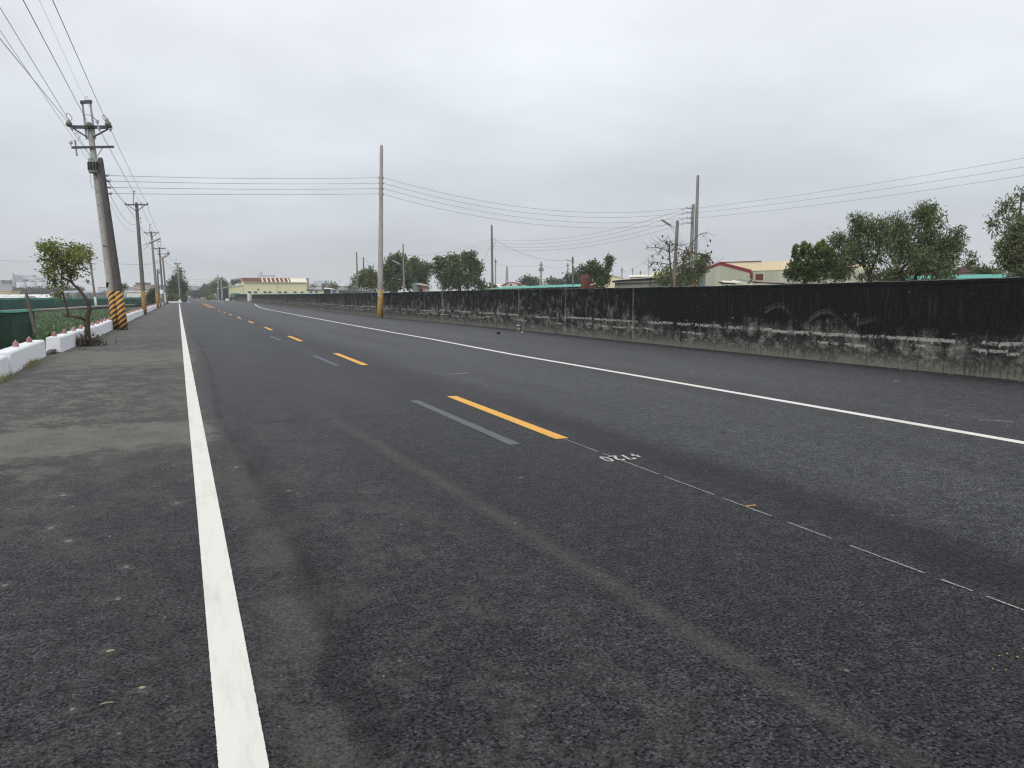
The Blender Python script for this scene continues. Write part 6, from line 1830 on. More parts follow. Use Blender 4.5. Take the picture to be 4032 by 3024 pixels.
# lean-to at the other end, its open bay a near-black block standing in for shade
q = MB()
lz0, lz1 = 4.0, 4.9
l0, l1 = -al * 4.2, -al * 0.05
q.prism([l0 + inn * 0.3, l1 + inn * 0.3, l1 + inn * 5, l0 + inn * 5], (0, 0, 3.7))
q.prism([l0 + inn * 0.3 + Vector((0, 0, 3.68)), l1 + inn * .3 + Vector((0, 0, 3.68)), l1 + inn * .3 + Vector((0, 0, 4.55)), l0 + inn * .3 + Vector((0, 0, 3.9))], inn * 4.6)
q.build('lean_to', MT['cream'], Fq)
quad_sheet(MB(), l0 - al * 3.2 + Vector((0, 0, 3.55)), l1 + Vector((0, 0, 4.72)), l1 + inn * 5.2 + Vector((0, 0, 4.72)), l0 - al * 3.2 + inn * 5.2 + Vector((0, 0, 3.55)), 0.12).build('lean_to_roof', MT['trim'], Fq)
MB().box(l0 - al * 1.4 + inn * 2.5 + Vector((0, 0, 1.7)), (2.6, 4.0, 3.3), math.atan2(al.y, al.x)).build('bay_shade', MT['dark'], Fq)
for s_ in (0.2, 1.8, 3.0):
    MB().box(l0 - al * s_ + inn * 0.2 + Vector((0, 0, 1.75)), (0.18, 0.18, 3.5), math.atan2(al.y, al.x)).build('bay_post', MT['grey_sheet'], Fq)
MB().box(l0 + al * 1.8 + inn * 0.26 + Vector((0, 0, 1.9)), (2.6, 0.10, 0.5), math.atan2(al.y, al.x)).build('green_awning', MT['net_edge'], Fq)
# small brick tower block behind it
o = MB().box((0, 0, 3.4), (1.7, 1.5, 6.8), -YAW).box((0, 0, 7.0), (2.0, 1.8, 0.25), -YAW).build('brick_turret', MT['pink'], loc=gx(1205, 275))
tag(o, 'pinkish square turret behind the near end of the cream factory', 'building')

# ---- teal low roofs
def low_roof(label, a, b_, z, dep, mat=None, group='long low teal roofs behind the wall', hh=0.5, wall=None):
    t = thing('low_shed', label, 'shed', a, group=group)
    a0 = Vector(a)
    d = (Vector(b_) - a0)
    L_ = d.length
    d.normalize()
    nn = Vector((d.y, -d.x, 0))
    if nn.dot(DEEP) < 0:
        nn = -nn
    n_ = max(2, int(L_ / 1.6))
    for k in range(n_):
        p, r_ = d * (L_ * k / n_), d * (L_ * (k + 1) / n_ - 0.02)
        quad_sheet(MB(), p + Vector((0, 0, z)), r_ + Vector((0, 0, z)), r_ + nn * dep + Vector((0, 0, z + hh)), p + nn * dep + Vector((0, 0, z + hh)), 0.04).build('roof_sheet', mat or MT['teal'], t)
    q_ = MB().prism([nn * 0.3, d * L_ + nn * 0.3, d * L_ + nn * (dep - .2), nn * (dep - .2)], (0, 0, z - 0.06))
    q_.build('wall', wall or MT['dark'], t)
    return t


low_roof('long low teal roof in front of the cream factory', gx(985, 222), gx(1268, 150), 1.80, 3.0, hh=0.12)
low_roof('teal roof edge between the yellow-footed pole and the chimney', gx(1905, 128), gx(2287, 88), 2.45, 3.0, hh=0.35)
low_roof('teal roof visible under the mango trees up to the lone edge tree', gx(3440, 51), gx(3945, 45), 2.45, 2.6, hh=0.25)
low_roof('teal fence-like roof at the junction below the factory lean-to', gx(905, 246), gx(980, 243), 1.85, 0.8, hh=0.1, wall=MT['net_edge'])

# ---- scrap sheds near the factory wing
t = thing('shed', 'low dark shed with a white sheet roof and black drums, past the factory wing', 'shed', gx(1290, 150))
b0 = gx(1290, 150)
quad_sheet(MB(), at(1276, 1136, 149) - b0, at(1312, 1138, 149) - b0, at(1312, 1136, 153) - b0, at(1276, 1133, 153) - b0, 0.06).build('roof', MT['white_roof'], t)
MB().prism([gx(1278, 150) - b0, gx(1298, 150) - b0, gx(1298, 152) - b0, gx(1278, 152) - b0], (0, 0, 2.5)).build('wall', MT['dark'], t)
for px in (1284, 1292):
    MB().lathe(at(px, 1148, 148.5) - b0 - Vector((0, 0, 1.0)), [(0.4, 0), (0.42, 0.05), (0.42, 1.3), (0.3, 1.45), (0.08, 1.5)], 10).build('water_tank', MT['tar'], t, True)
o = MB().lathe((0, 0, 0), [(0.45, 0), (0.5, 0.2), (0.6, 5.1), (0.5, 5.3), (0.1, 5.4)], 12).build('water_tank', MT['brown_tank'], loc=gx(1274, 272), smooth=True)
tag(o, 'brown upright water tank above the factory wing roof', 'tank')
t = thing('tarp_shed', 'low black tarpaulin roof sloping along the far wall, at the lone pole', 'shed', gx(1420, 78))
b0 = gx(1420, 78)
quad_sheet(MB(), at(1334, 1152, 80) - b0, at(1494, 1153, 70) - b0, at(1494, 1148, 74) - b0, at(1334, 1141, 84) - b0, 0.06).build('tarp', MT['tar'], t)
for px, w in ((1340, 81), (1415, 76), (1488, 72)):
    MB().tube([gx(px, w) - b0, gx(px, w) - b0 + Vector((0, 0, 1.78))], 0.05, 6).build('post', MT['wood'], t)
# ---- pink hut under the trees
t = thing('hut', 'small pink hut with a mossy green roof under the tree clump', 'hut', gx(1662, 105))
b0 = gx(1662, 105)
MB().prism([gx(1640, 105) - b0, gx(1682, 104) - b0, gx(1690, 107) - b0, gx(1648, 108) - b0], (0, 0, 2.85)).build('wall', MT['pink'], t)
quad_sheet(MB(), at(1633, 1117, 104) - b0, at(1688, 1125, 103) - b0, at(1692, 1122, 108) - b0, at(1640, 1113, 109) - b0, 0.08).build('roof', MT['sage'], t)
MB().box(at(1659, 1145, 104.4) - b0, (0.28, 0.12, 0.5), -YAW).build('window', MT['dark'], t)
MB().box(at(1636, 1135, 104.2) - b0, (0.7, 0.1, 1.3), -YAW).build('door', MT['blue_sage'], t)
t = thing('lean_to_roof', 'pale lean-to roof sloping down from the pink hut', 'shed', gx(1700, 100))
b0 = gx(1700, 100)
quad_sheet(MB(), at(1680, 1147, 99) - b0, at(1716, 1149, 98) - b0, at(1700, 1146, 102) - b0, at(1674, 1140, 102) - b0, 0.05).build('roof_sheet', MT['grey_wall'], t)
for px in (1684, 1708):
    MB().tube([gx(px, 100) - b0, gx(px, 100) - b0 + Vector((0, 0, 1.9))], 0.05, 6).build('post', MT['wood'], t)

# ---- house with red trim
h0 = gx(2738, 78.5)           # far corner of gable
h1 = gx(2955, 74.0)           # near eave corner
h2 = gx(3440, 66.5)
Hs = thing('house', 'low sage green sheet-metal house with a pale ribbed roof and red gable trim', 'house', h1)
ga = (h0 - h1)
gl = ga.length
ga.normalize()
hl = (h2 - h1)
hL = hl.length
hl.normalize()
ez = (at(2955, 1064, 74.0)).z
apex = at(2846, 1036, 76.2)
rz_ = apex.z
e2 = (at(2738, 1078, 78.5)).z
mid_t = 0.5
ap = ga * gl * mid_t
q = MB()
# gable wall in vertical sheets
ns_ = 11
def roofz(s_):
    return ez + (rz_ - ez) * (s_ / (gl * mid_t)) if s_ < gl * mid_t else rz_ + (e2 - rz_) * ((s_ - gl * mid_t) / (gl * (1 - mid_t)))
for k in range(ns_):
    s0_, s1_ = gl * k / ns_ + 0.012, gl * (k + 1) / ns_ - 0.012
    q = MB().prism([ga * s0_, ga * s1_, ga * s1_ + Vector((0, 0, roofz(s1_) - 0.06)), ga * s0_ + Vector((0, 0, roofz(s0_) - 0.06))], hl * 0.05)
    q.build('wall_sheet', MT['blue_sage'] if k >= 9 else MT['sage'], Hs)
for k in range(16):
    s0_, s1_ = hL * k / 16 + 0.01, hL * (k + 1) / 16 - 0.01
    MB().prism([hl * s0_ - ga * 0.001, hl * s1_, hl * s1_ + Vector((0, 0, ez - 0.12)), hl * s0_ + Vector((0, 0, ez - 0.12))], ga * 0.05).build('wall_sheet', MT['sage'], Hs)
MB().prism([ga * 0.1 + hl * .1, ga * (gl - .1) + hl * .1, ga * (gl - .1) + hl * (hL - .1), ga * .1 + hl * (hL - .1)], (0, 0, min(ez, e2) - 0.3)).build('core', MT['dark'], Hs)
nr_ = 26
for k in range(nr_):
    s0_, s1_ = -0.25 + (hL + .5) * k / nr_, -0.25 + (hL + .5) * (k + 1) / nr_ - 0.015
    ov = -ga * 0.3 + Vector((0, 0, -(rz_ - ez) / (gl * mid_t) * 0.3))
    q = quad_sheet(MB(), hl * s0_ + ov + Vector((0, 0, ez)), hl * s1_ + ov + Vector((0, 0, ez)), hl * s1_ + ap + Vector((0, 0, rz_)), hl * s0_ + ap + Vector((0, 0, rz_)), 0.035)
    q.bar(hl * s1_ + ov + Vector((0, 0, ez + 0.03)), hl * s1_ + ap + Vector((0, 0, rz_ + 0.03)), 0.045, 0.05)
    q.build('roof_sheet', MT['cream_roof'], Hs)
quad_sheet(MB(), hl * -.25 + ap + Vector((0, 0, rz_)), hl * (hL + .25) + ap + Vector((0, 0, rz_)), hl * (hL + .25) + ga * (gl + .2) + Vector((0, 0, e2 - .06)), hl * -.25 + ga * (gl + .2) + Vector((0, 0, e2 - .06)), 0.035).build('roof_sheet', MT['cream_roof'], Hs)
q = MB().bar(-ga * 0.3 - hl * 0.28 + Vector((0, 0, ez - 0.12)), ap - hl * 0.28 + Vector((0, 0, rz_ - 0.02)), 0.06, 0.27)
q.bar(ap - hl * 0.28 + Vector((0, 0, rz_ - 0.02)), ga * (gl + .25) - hl * 0.28 + Vector((0, 0, e2 - 0.1)), 0.06, 0.27)
q.build('fascia', MT['red_trim'], Hs)
MB().bar(ap - hl * 0.28 + Vector((0, 0, rz_ + 0.06)), ap + hl * (hL * 0.35) + Vector((0, 0, rz_ + 0.06)), 0.22, 0.07).build('ridge_cap', MT['red_trim'], Hs)
MB().box(-ga * 0.05 - hl * 0.05 + Vector((0, 0, ez - 0.45)), (0.16, 0.4, 0.5), -YAW).build('corner_flashing', MT['red_trim'], Hs)
MB().box(hl * 0.75 - ga * .06 + Vector((0, 0, ez - 0.62)), (0.7, 0.06, 0.55), math.atan2(hl.y, hl.x)).build('rust_patch', MT['brick_red'], Hs)
MB().tube([ga * (gl * .47) - hl * .1 + Vector((0, 0, 1.5)), ga * (gl * .47) - hl * .1 + Vector((0, 0, 2.6))], 0.04, 6).build('pipe', MT['dark'], Hs)

# scrap roof in front of the house
t = thing('scrap_roof', 'crooked pile of old corrugated sheets and boards just above the wall', 'scrap pile', gx(2950, 36))
b0 = gx(2950, 36)
rs = random.Random(3)
for i, (x0_, x1_, y0_, y1_, m_) in enumerate(((2840, 2900, 1110, 1114, 'dark'), (2850, 2930, 1105, 1109, 'white_roof'), (2893, 2965, 1102, 1117, 'white_roof'), (2925, 2970, 1098, 1104, 'grey_wall'), (2965, 3090, 1106, 1113, 'dark'), (2980, 3080, 1104, 1110, 'pink'), (3060, 3250, 1110, 1114, 'grey_wall'))):
    a = at(x0_, y0_ + 4, 35.5 + 0.15 * i) - b0
    b_ = at(x1_, y1_ + 3, 35.2 + 0.15 * i) - b0
    quad_sheet(MB(), a, b_, b_ + DEEP * 0.5 + Vector((0, 0, 0.03)), a + DEEP * 0.5 + Vector((0, 0, 0.06)), 0.04).build('sheet', MT[m_], t)
for px in (2860, 2940, 3020, 3150):
    MB().tube([gx(px, 36) - b0, gx(px, 36) - b0 + Vector((0, 0, 1.95))], 0.05, 6).build('post', MT['wood'], t)
MB().bar(at(2945, 1116, 35) - b0, at(2962, 1100, 35) - b0, 0.09, 0.05).build('board', MT['wood'], t)

# ---- grey shed, chimney, yellow roof
t = thing('shed', 'grey rendered shed with a dark sloping roof edge between chimney tree and bare tree', 'shed', gx(2560, 80))
b0 = gx(2560, 80)
MB().prism([gx(2420, 83) - b0, gx(2700, 77) - b0, gx(2740, 84) - b0, gx(2450, 90) - b0], (0, 0, 2.75)).build('wall', MT['grey_wall'], t)
quad_sheet(MB(), at(2408, 1106, 82.5) - b0, at(2705, 1085, 76.5) - b0, at(2750, 1083, 84) - b0, at(2440, 1102, 90) - b0, 0.10).build('roof', MT['dark'], t)
MB().bar(at(2408, 1103, 82.4) - b0, at(2640, 1087, 77.5) - b0, 0.05, 0.05).build('roof_edge', MT['white_roof'], t)
MB().prism([gx(2412, 82.6) - b0 + Vector((0, 0, 2.74)), gx(2700, 77.0) - b0 + Vector((0, 0, 2.74)), at(2700, 1088, 77.0) - b0, at(2412, 1108, 82.6) - b0], DEEP * 0.15).build('parapet', MT['grey_wall'], t)
MB().bar(at(2560, 1096, 79.5) - b0, gx(2560, 79.5) - b0, 0.06, 0.06).build('downpipe', MT['dark'], t)
o = MB().prism([(-2.2, 0, 0), (2.2, 0, 0), (2.2, 0, 3.9), (0.9, 0, 4.7), (-1.4, 0, 4.7), (-2.2, 0, 3.9)], (0, 5, 0)).build('yellow_house', MT['cream'], loc=gx(2640, 110))
o.rotation_euler = (0, 0, -YAW)
tag(o, 'pale yellow house end showing through the bare fruit branches', 'house')
t = thing('shed', 'low shed with a bright flat white roof behind the grey shed', 'shed', gx(2535, 130))
b0 = gx(2535, 130)
quad_sheet(MB(), at(2475, 1090, 128) - b0, at(2602, 1086, 122) - b0, at(2610, 1083, 130) - b0, at(2478, 1083, 138) - b0, 0.1).build('roof', MT['white_roof'], t)
MB().prism([gx(2478, 130) - b0, gx(2600, 124) - b0, gx(2606, 129) - b0, gx(2480, 136) - b0], (0, 0, 4.3)).build('wall', MT['blue_sage'], t)
t = thing('shed', 'far cream shed with a low gable roof beside the compact tree', 'shed', gx(2415, 200))
MB().prism([(-4.2, 0, 0), (4.2, 0, 0), (4.2, 0, 5.0), (0, 0, 6.2), (-4.2, 0, 5.6)], (0, 6, 0)).build('wall', MT['cream'], t)
quad_sheet(MB(), (-4.5, -.3, 5.6), (0, -.3, 6.3), (0, 6.3, 6.3), (-4.5, 6.3, 5.6), 0.1).build('roof', MT['white_roof'], t)
quad_sheet(MB(), (0, -.3, 6.3), (4.5, -.3, 5.0), (4.5, 6.3, 5.0), (0, 6.3, 6.3), 0.1).build('roof', MT['white_roof'], t)
t.rotation_euler = (0, 0, -YAW)
t = thing('chimney', 'stubby brick-red chimney with a rounded top just behind the wall', 'chimney', gx(2304, 70))
MB().lathe((0, 0, 0), [(0.36, 0), (0.37, 2.9), (0.33, 3.08), (0.2, 3.2), (0.05, 3.23)], 12).build('stack', MT['brick_red'], t, True)
MB().box((0.45, 0, 1.25), (0.7, 0.7, 2.5), -YAW).build('base_block', MT['brick_red'], t)
MB().bar((0.25, -0.4, 2.35), (0.75, -0.45, 2.5), 0.04, 0.05).build('white_bar', MT['white_roof'], t)
# small green house with red roof
t = thing('house', 'small far green house with a thin red roof line and one white window', 'house', gx(2020, 150))
b0 = gx(2020, 150)
MB().prism([gx(1974, 150) - b0, gx(2048, 148) - b0, gx(2075, 153) - b0, gx(1990, 158) - b0], (0, 0, 3.1)).prism([gx(1974, 150) - b0 + Vector((0, 0, 3.08)), gx(2048, 148) - b0 + Vector((0, 0, 3.08)), at(2010, 1112, 149) - b0], DEEP * 5).build('wall', MT['sage'], t)
quad_sheet(MB(), at(1968, 1123, 149.6) - b0, at(2010, 1110.5, 148.8) - b0, at(2022, 1110, 156) - b0, at(1985, 1122, 156) - b0, 0.1).build('roof', MT['red_trim'], t)
quad_sheet(MB(), at(2010, 1110.5, 148.8) - b0, at(2052, 1119, 147.5) - b0, at(2060, 1118, 154) - b0, at(2022, 1110, 156) - b0, 0.1).build('roof', MT['red_trim'], t)
window(t, at(2013, 1123, 148.8) - b0, SIDE, -DEEP, 0.7, 0.5, 0.1, MT['white_roof'])
quad_sheet(MB(), at(2048, 1121, 147) - b0, at(2082, 1128, 146) - b0, at(2078, 1126, 152) - b0, at(2048, 1119, 152) - b0, 0.08).build('lean_to_roof', MT['sage'], t)
for px in (2052, 2078):
    MB().tube([gx(px, 147) - b0, gx(px, 147) - b0 + Vector((0, 0, 2.7))], 0.06, 6).build('post', MT['wood'], t)

# ---- long pale far sheds behind trees
def far_box(label, px0, px1, ytop, w, dep, mat, roofmat=None, cat='building', name='far_building', nwin=0, group=None, gable=0.0, z0=0.0):
    a, b_ = gx(px0, w, z0), gx(px1, w, z0)
    t = thing(name, label, cat, a, group=group)
    d = b_ - a
    h = at(px0, ytop, w).z - z0
    MB().prism([Vector((0, 0, 0)), d, d + DEEP * dep, DEEP * dep], (0, 0, h)).build('wall', mat, t)
    dn = d.normalized()
    q_ = MB()
    if gable:
        q_.prism([-dn * .4 + Vector((0, 0, h + .01)) - DEEP * .3, -dn * .4 + Vector((0, 0, h + .01)) + DEEP * (dep + .3), -dn * .4 + DEEP * dep / 2 + Vector((0, 0, h + gable))], d + dn * .8)
    else:
        q_.prism([-dn * .3 + Vector((0, 0, h + .01)) - DEEP * .3, d + dn * .3 + Vector((0, 0, h + .01)) - DEEP * .3, d + dn * .3 + Vector((0, 0, h + .01)) + DEEP * (dep + .3), -dn * .3 + Vector((0, 0, h + .01)) + DEEP * (dep + .3)], (0, 0, 0.35))
    q_.build('roof', roofmat or mat, t)
    for k in range(nwin):
        f = MB().box(d * ((k + .5) / nwin) + Vector((0, 0, h * 0.55)) - DEEP * 0.06, (d.length / nwin * 0.45, 0.2, h * 0.28), -YAW).build('window', MT['glass'], t)
    return t


far_box('pale cream far shed between the tree clump and the yellow-footed pole', 1908, 1985, 1133, 260, 10, MT['cream'], MT['white_roof'], nwin=4, gable=1.2)
far_box('far green-roofed shed at the foot of the yellow-footed pole', 1960, 2120, 1131, 320, 14, MT['grey_sheet'], MT['grey_sheet'], gable=1.4)
far_box('long grey far shed above the teal roof, behind the trees', 2120, 2290, 1124, 420, 20, MT['grey_sheet'], MT['grey_sheet'], nwin=6, gable=1.0)
far_box('long pale grey far shed beyond the brown water tank', 1215, 1390, 1127, 380, 20, MT['grey_sheet'], MT['silver'], nwin=6, gable=1.4)
far_box('far grey shed with a low gable over the pale shrub', 1230, 1268, 1126, 320, 12, MT['silver'], MT['grey_sheet'], gable=2.2)
far_box('far village house with dark roof beyond the mango trees', 3780, 3840, 1078, 180, 10, MT['grey_wall'], MT['dark'], nwin=2, gable=1.0)
far_box('far village house with brownish roof near the edge tree', 3838, 3900, 1072, 165, 10, MT['grey_wall'], MT['brick_red'], nwin=2, gable=1.2)
far_box('far flat-roofed village house with a pale band by the edge tree', 3880, 3952, 1060, 185, 10, MT['pink'], MT['white_roof'], nwin=3)
far_box('yellow far house wall glimpsed through the mango trunks', 3640, 3700, 1060, 90, 6, MT['yellow_house'], MT['white_roof'])
# faint chimneys of a plant beyond the factory
b0 = gx(1030, 800)
t = thing('power_plant', 'faint hazy plant with two stacks beyond the cream factory roof', 'factory', b0)
for px, py, r_ in ((1020.5, 1078, 0.65), (1031.5, 1069, 1.25)):
    q_ = MB().lathe(gx(px, 800) - b0, [(r_, 0), (r_ * 0.92, (at(px, py, 800) - b0).z)], 12).build('stack', MT['grey_sheet'], t, True)
MB().prism([gx(1036, 800) - b0, gx(1080, 800) - b0, gx(1080, 815) - b0, gx(1036, 815) - b0], (0, 0, (at(1036, 1093, 800) - b0).z)).build('hall', MT['hazy_city'], t)
MB().bar(at(1036, 1087, 799) - b0, at(1080, 1086, 799) - b0, 1.5, 1.2).build('gantry', MT['grey_sheet'], t)
MB().bar(at(1079, 1087, 799) - b0, gx(1079, 799) - b0, 1.2, 1.2).build('gantry_leg', MT['grey_sheet'], t)

# ---- left far: silos and factories
b0 = gx(60, 640)
t = thing('grain_plant', 'hazy grey grain plant with a tall slanting conveyor, to the side of the silos', 'factory', b0)
MB().prism([gx(-160, 640) - b0, gx(100, 640) - b0, gx(100, 670) - b0, gx(-160, 670) - b0], (0, 0, (at(0, 1112, 640)).z)).build('wall', MT['grey_sheet'], t)
MB().prism([at(-10, 1113, 641) - b0, at(58, 1113, 641) - b0, at(58, 1082, 641) - b0, at(36, 1102, 641) - b0, at(-10, 1102, 641) - b0], DEEP * 20).build('upper_hall', MT['silver'], t)
MB().prism([gx(54, 638) - b0, gx(61, 638) - b0, gx(61, 644) - b0, gx(54, 644) - b0], (0, 0, (at(57, 1076, 640)).z)).build('tower', MT['grey_sheet'], t)
MB().prism([at(62, 1100, 650) - b0, at(250, 1102, 640) - b0, at(250, 1094, 640) - b0, at(62, 1092, 650) - b0], DEEP * 12).build('conveyor', MT['silver'], t)
MB().prism([at(121, 1090, 640) - b0, at(130, 1090, 640) - b0, at(130, 1084, 640) - b0, at(125, 1082, 640) - b0, at(121, 1085, 640) - b0], DEEP * 5).build('head_house', MT['grey_sheet'], t)
for px in (2, 26):
    MB().prism([at(px, 1112, 637) - b0, at(px + 14, 1112, 637) - b0, at(px + 14, 1103, 637) - b0, at(px, 1103, 637) - b0], DEEP * 2.5).build('window', MT['glass'], t)
for i, px in enumerate((88, 128, 170, 212)):
    s0_ = gx(px, 630)
    r_ = 19.0 / F * 630
    hz = at(px, 1109, 630).z
    o = thing('silo', ['silvery silo nearest the grain plant tower', 'second silvery silo from the grain plant tower', 'third silvery silo, half behind the small tree crown', 'silvery silo hidden mostly by the small tree crown'][i], 'silo', s0_, group='silos beyond the field')
    MB().lathe((0, 0, 0), [(r_, 0), (r_, hz)], 24).build('wall', MT['silver'], o, True)
    MB().lathe((0, 0, 0), [(r_ * 1.02, hz), (r_ * 0.1, hz + 1.75), (0.05, hz + 1.8)], 24).build('roof', MT['grey_sheet'], o, True)
q_ = far_box('tiny cream far house with arched openings at the picture edge', 4, 42, 1147, 420, 8, MT['yellow_house'], MT['yellow_house'], nwin=3)
far_box('far white factory block between the twin poles and the field pole', 386, 478, 1131, 420, 18, MT['silver'], MT['white_roof'], nwin=5)
far_box('far pinkish grey factory block beside the first lamp pole', 528, 598, 1124, 400, 16, MT['pink'], MT['grey_sheet'], nwin=4)
far_box('small reddish top storey on the far pinkish block', 536, 568, 1115, 404, 8, MT['brick_red'], MT['pink'])
far_box('far low white hall behind the first lamp pole', 500, 600, 1150, 210, 10, MT['white_plastic'], MT['white_plastic'], z0=-0.42)
far_box('far low white hall beyond the striped base of the first lamp pole', 600, 650, 1136, 300, 10, MT['white_plastic'], MT['grey_sheet'], z0=-0.42)
for i, (p0_, p1_, yt) in enumerate(((200, 222, 1155), (228, 262, 1153), (272, 300, 1152), (318, 352, 1153), (356, 382, 1154))):
    far_box(ORD[i] + ' small grey far house from the white tunnel, in the row behind the green net', p0_, p1_, yt, 330, 8, MT['grey_wall'], MT['grey_sheet'], nwin=2, z0=-.42, gable=0.8, group='row of small far houses', cat='house')
# white plastic tunnels
for (p0_, p1_, w, lab) in ((-150, 194, 190, 'long low white plastic tunnel behind the green net, near the picture edge'), (-160, 95, 165, 'front white plastic tunnel, lower and closer to the green net')):
    a, b_ = gx(p0_, w, -.42), gx(p1_, w - 6, -.42)
    d = b_ - a
    hh = at(0, 1159 if w == 190 else 1167, w).z + 0.42
    prof = [Vector((0, 0, 0)) + DEEP * (2.5 - 2.5 * math.cos(a_)) + Vector((0, 0, hh * math.sin(a_) ** 0.6)) for a_ in np.linspace(0, math.pi, 11)]
    t = thing('plastic_tunnel', lab, 'greenhouse', a, group='white plastic tunnels in the field')
    MB().prism(prof, d).build('cover', MT['white_plastic'], t)
    q_ = MB()
    for k in range(9):
        q_.tube([p * 1.0 + d * (k / 8) + Vector((0, 0, .02)) for p in prof], 0.05, 4)
    q_.build('hoop', MT['grey_sheet'], t)
# hazy tree line on the left
for i, (px, rx, ry, lab) in enumerate(((58, 12, 5, 'small far dark tree beside the tiny arched house'), (100, 30, 7, 'far dark tree mass below the silos, nearest the picture edge'), (150, 34, 9, 'far dark tree mass below the middle silos'), (205, 34, 9, 'far dark tree mass behind the small tree trunk'),
                                       (300, 26, 8, 'far bluish tree mass between small tree and field pole'), (260, 30, 11, 'far bluish hill-like tree mass beyond the crooked tree'))):
    w = 460
    tree('far_tree', lab, gx(px, w, -.42), w, [(px, 1149, rx, ry, int(rx * 14)), (px + rx * .4, 1146, rx * .5, ry * .8, int(rx * 5))], [([gx(px, w, -.42), at(px, 1148, w)], 0.4, 0.2)], 1.3, 1.0, [MT['leaf_far']], per=7, clump=0.7, limbs=2, limb_r=0.1, group='far tree line beyond the field', jit=2.0)

# ---- town at the end of the road
for i, (p0_, p1_, yt, w, m_, lab) in enumerate(((736, 760, 1146, 520, 'hazy_city', 'hazy grey town house in the centre at the road end'), (758, 790, 1142, 480, 'white_plastic', 'pale town house with balconies at the road end'), (772, 800, 1152, 400, 'cream', 'yellowish low town house before the pale one'),
                                                (740, 775, 1131, 900, 'hazy_city', 'faint tall block above the overpass'), (752, 768, 1126, 950, 'grey_sheet', 'faintest roof structure above the overpass'), (700, 735, 1139, 760, 'hazy_city', 'faint block behind the round tree'), (775, 800, 1136, 800, 'hazy_city', 'faint block behind the far trees'))):
    far_box(lab, p0_, p1_, yt, w, 14, MT[m_], MT['grey_sheet'], nwin=3, group='hazy town at the road end')
b0 = gx(735, 620)
t = thing('overpass', 'hazy grey overpass crossing the far end of the road', 'bridge', b0)
MB().prism([at(640, 1147, 620) - b0, at(800, 1147, 620) - b0, at(800, 1138, 620) - b0, at(640, 1138, 620) - b0], DEEP * 12).build('deck', MT['hazy_city'], t)
for px in (700, 733, 762, 792):
    MB().box(gx(px, 625) - b0 + Vector((0, 0, 2.6)), (1.8, 5, 5.2), -YAW).build('pier', MT['grey_sheet'], t)
for i, (px, w, lab) in enumerate(((752, 430, 'far dark tree at the road end before the overpass'), (765, 380, 'far dark shrub row before the yellowish town house'), (733, 560, 'far misty tree under the overpass'), (782, 360, 'far dark low tree at the foot of the roadside poles'))):
    tree('far_tree', lab, gx(px, w), w, [(px, 1158, 9, 6, 130), (px + 5, 1162, 9, 4, 90)], [([gx(px, w), at(px, 1158, w)], 0.25, 0.1)], 1.0, 0.8, [MT['leaf_far']], per=6, clump=0.5, limbs=2, group='far trees at the road end')
# cars far down the road
def car(label, p, rz, mat):
    t = thing('car', label, 'car', p, rz)
    q_ = MB().prism([(-.85, -2.1, .3), (-.85, 2.1, .3), (-.85, 2.15, .75), (-.85, 1.0, .9), (-.85, .4, 1.42), (-.85, -1.2, 1.45), (-.85, -1.95, .95), (-.85, -2.15, .85)], (1.7, 0, 0))
    q_.build('body', mat, t)
    MB().prism([(-.7, -1.26, 1.4), (.7, -1.26, 1.4), (.76, -1.93, .98), (-.76, -1.93, .98)], (0, -0.03, 0.03)).build('windscreen', MT['glass'], t)
    for sx_ in (-.8, .8):
        for sy_ in (-1.3, 1.3):
            MB().lathe((sx_ - .1, sy_, .32), [(.32, 0), (.32, .2)], 12, axis=(1, 0, 0)).build('wheel', MT['rubber'], t)
        MB().box((sx_ * .8, -2.14, .7), (.3, .06, .14)).build('headlight', MT['porcelain'], t)
    return t


car('tiny white car far down the road, at the town end', gx(741, 440), R(4), MT['car_white'])
car('tiny pale car behind the white one, at the roadside', gx(752, 400), R(-6), MT['silver'])
o = MB().box((0, 0, .6), (1.0, .8, 1.2)).box((0, 0, 1.25), (1.1, .9, .12)).build('rubbish_bin', MT['tar'], loc=gx(727, 205))
tag(o, 'dark bin standing under the round tree at the roadside', 'bin')

# ------------------------------------------------------------------ litter on the road
bk = G(2043, 1303)
t = thing('paint_bucket', 'dark blue and white paint bucket at the foot of the wall', 'bucket', bk)
t.scale = (0.68, 0.68, 0.62)
MB().lathe((0, 0, 0), [(0.12, 0.0), (0.125, 0.07), (0.128, 0.10)], 16).build('base', MT['straw'], t, True)
MB().lathe((0, 0, 0.10), [(0.128, 0), (0.14, 0.20), (0.143, 0.24)], 16).build('label_band', MT['bucket_blue'], t, True)
MB().lathe((0, 0, 0.335), [(0.15, 0), (0.152, 0.07), (0.146, 0.085)], 16).build('rim', MT['bucket_white'], t, True)
MB().lathe((0, 0, 0.42), [(0.13, 0), (0.12, 0.04), (0.02, 0.05)], 16).build('lid', MT['bucket_blue'], t, True)
for k in (-1, 1):
    MB().box(tocam * 0.137 + SIDE * k * 0.055 + Vector((0, 0, 0.19)), (0.065, 0.01, 0.08), -YAW).build('label_mark', MT['bucket_white'], t)
o = MB().tube([(0, 0, 0.02), (0.06, -0.02, 0.05), (0.09, -0.015, 0.06)], [0.022, 0.02, 0.012], 7).build('bottle', MT['trim'], loc=G(2052, 1312))
tag(o, 'small pale bottle lying beside the paint bucket', 'bottle')


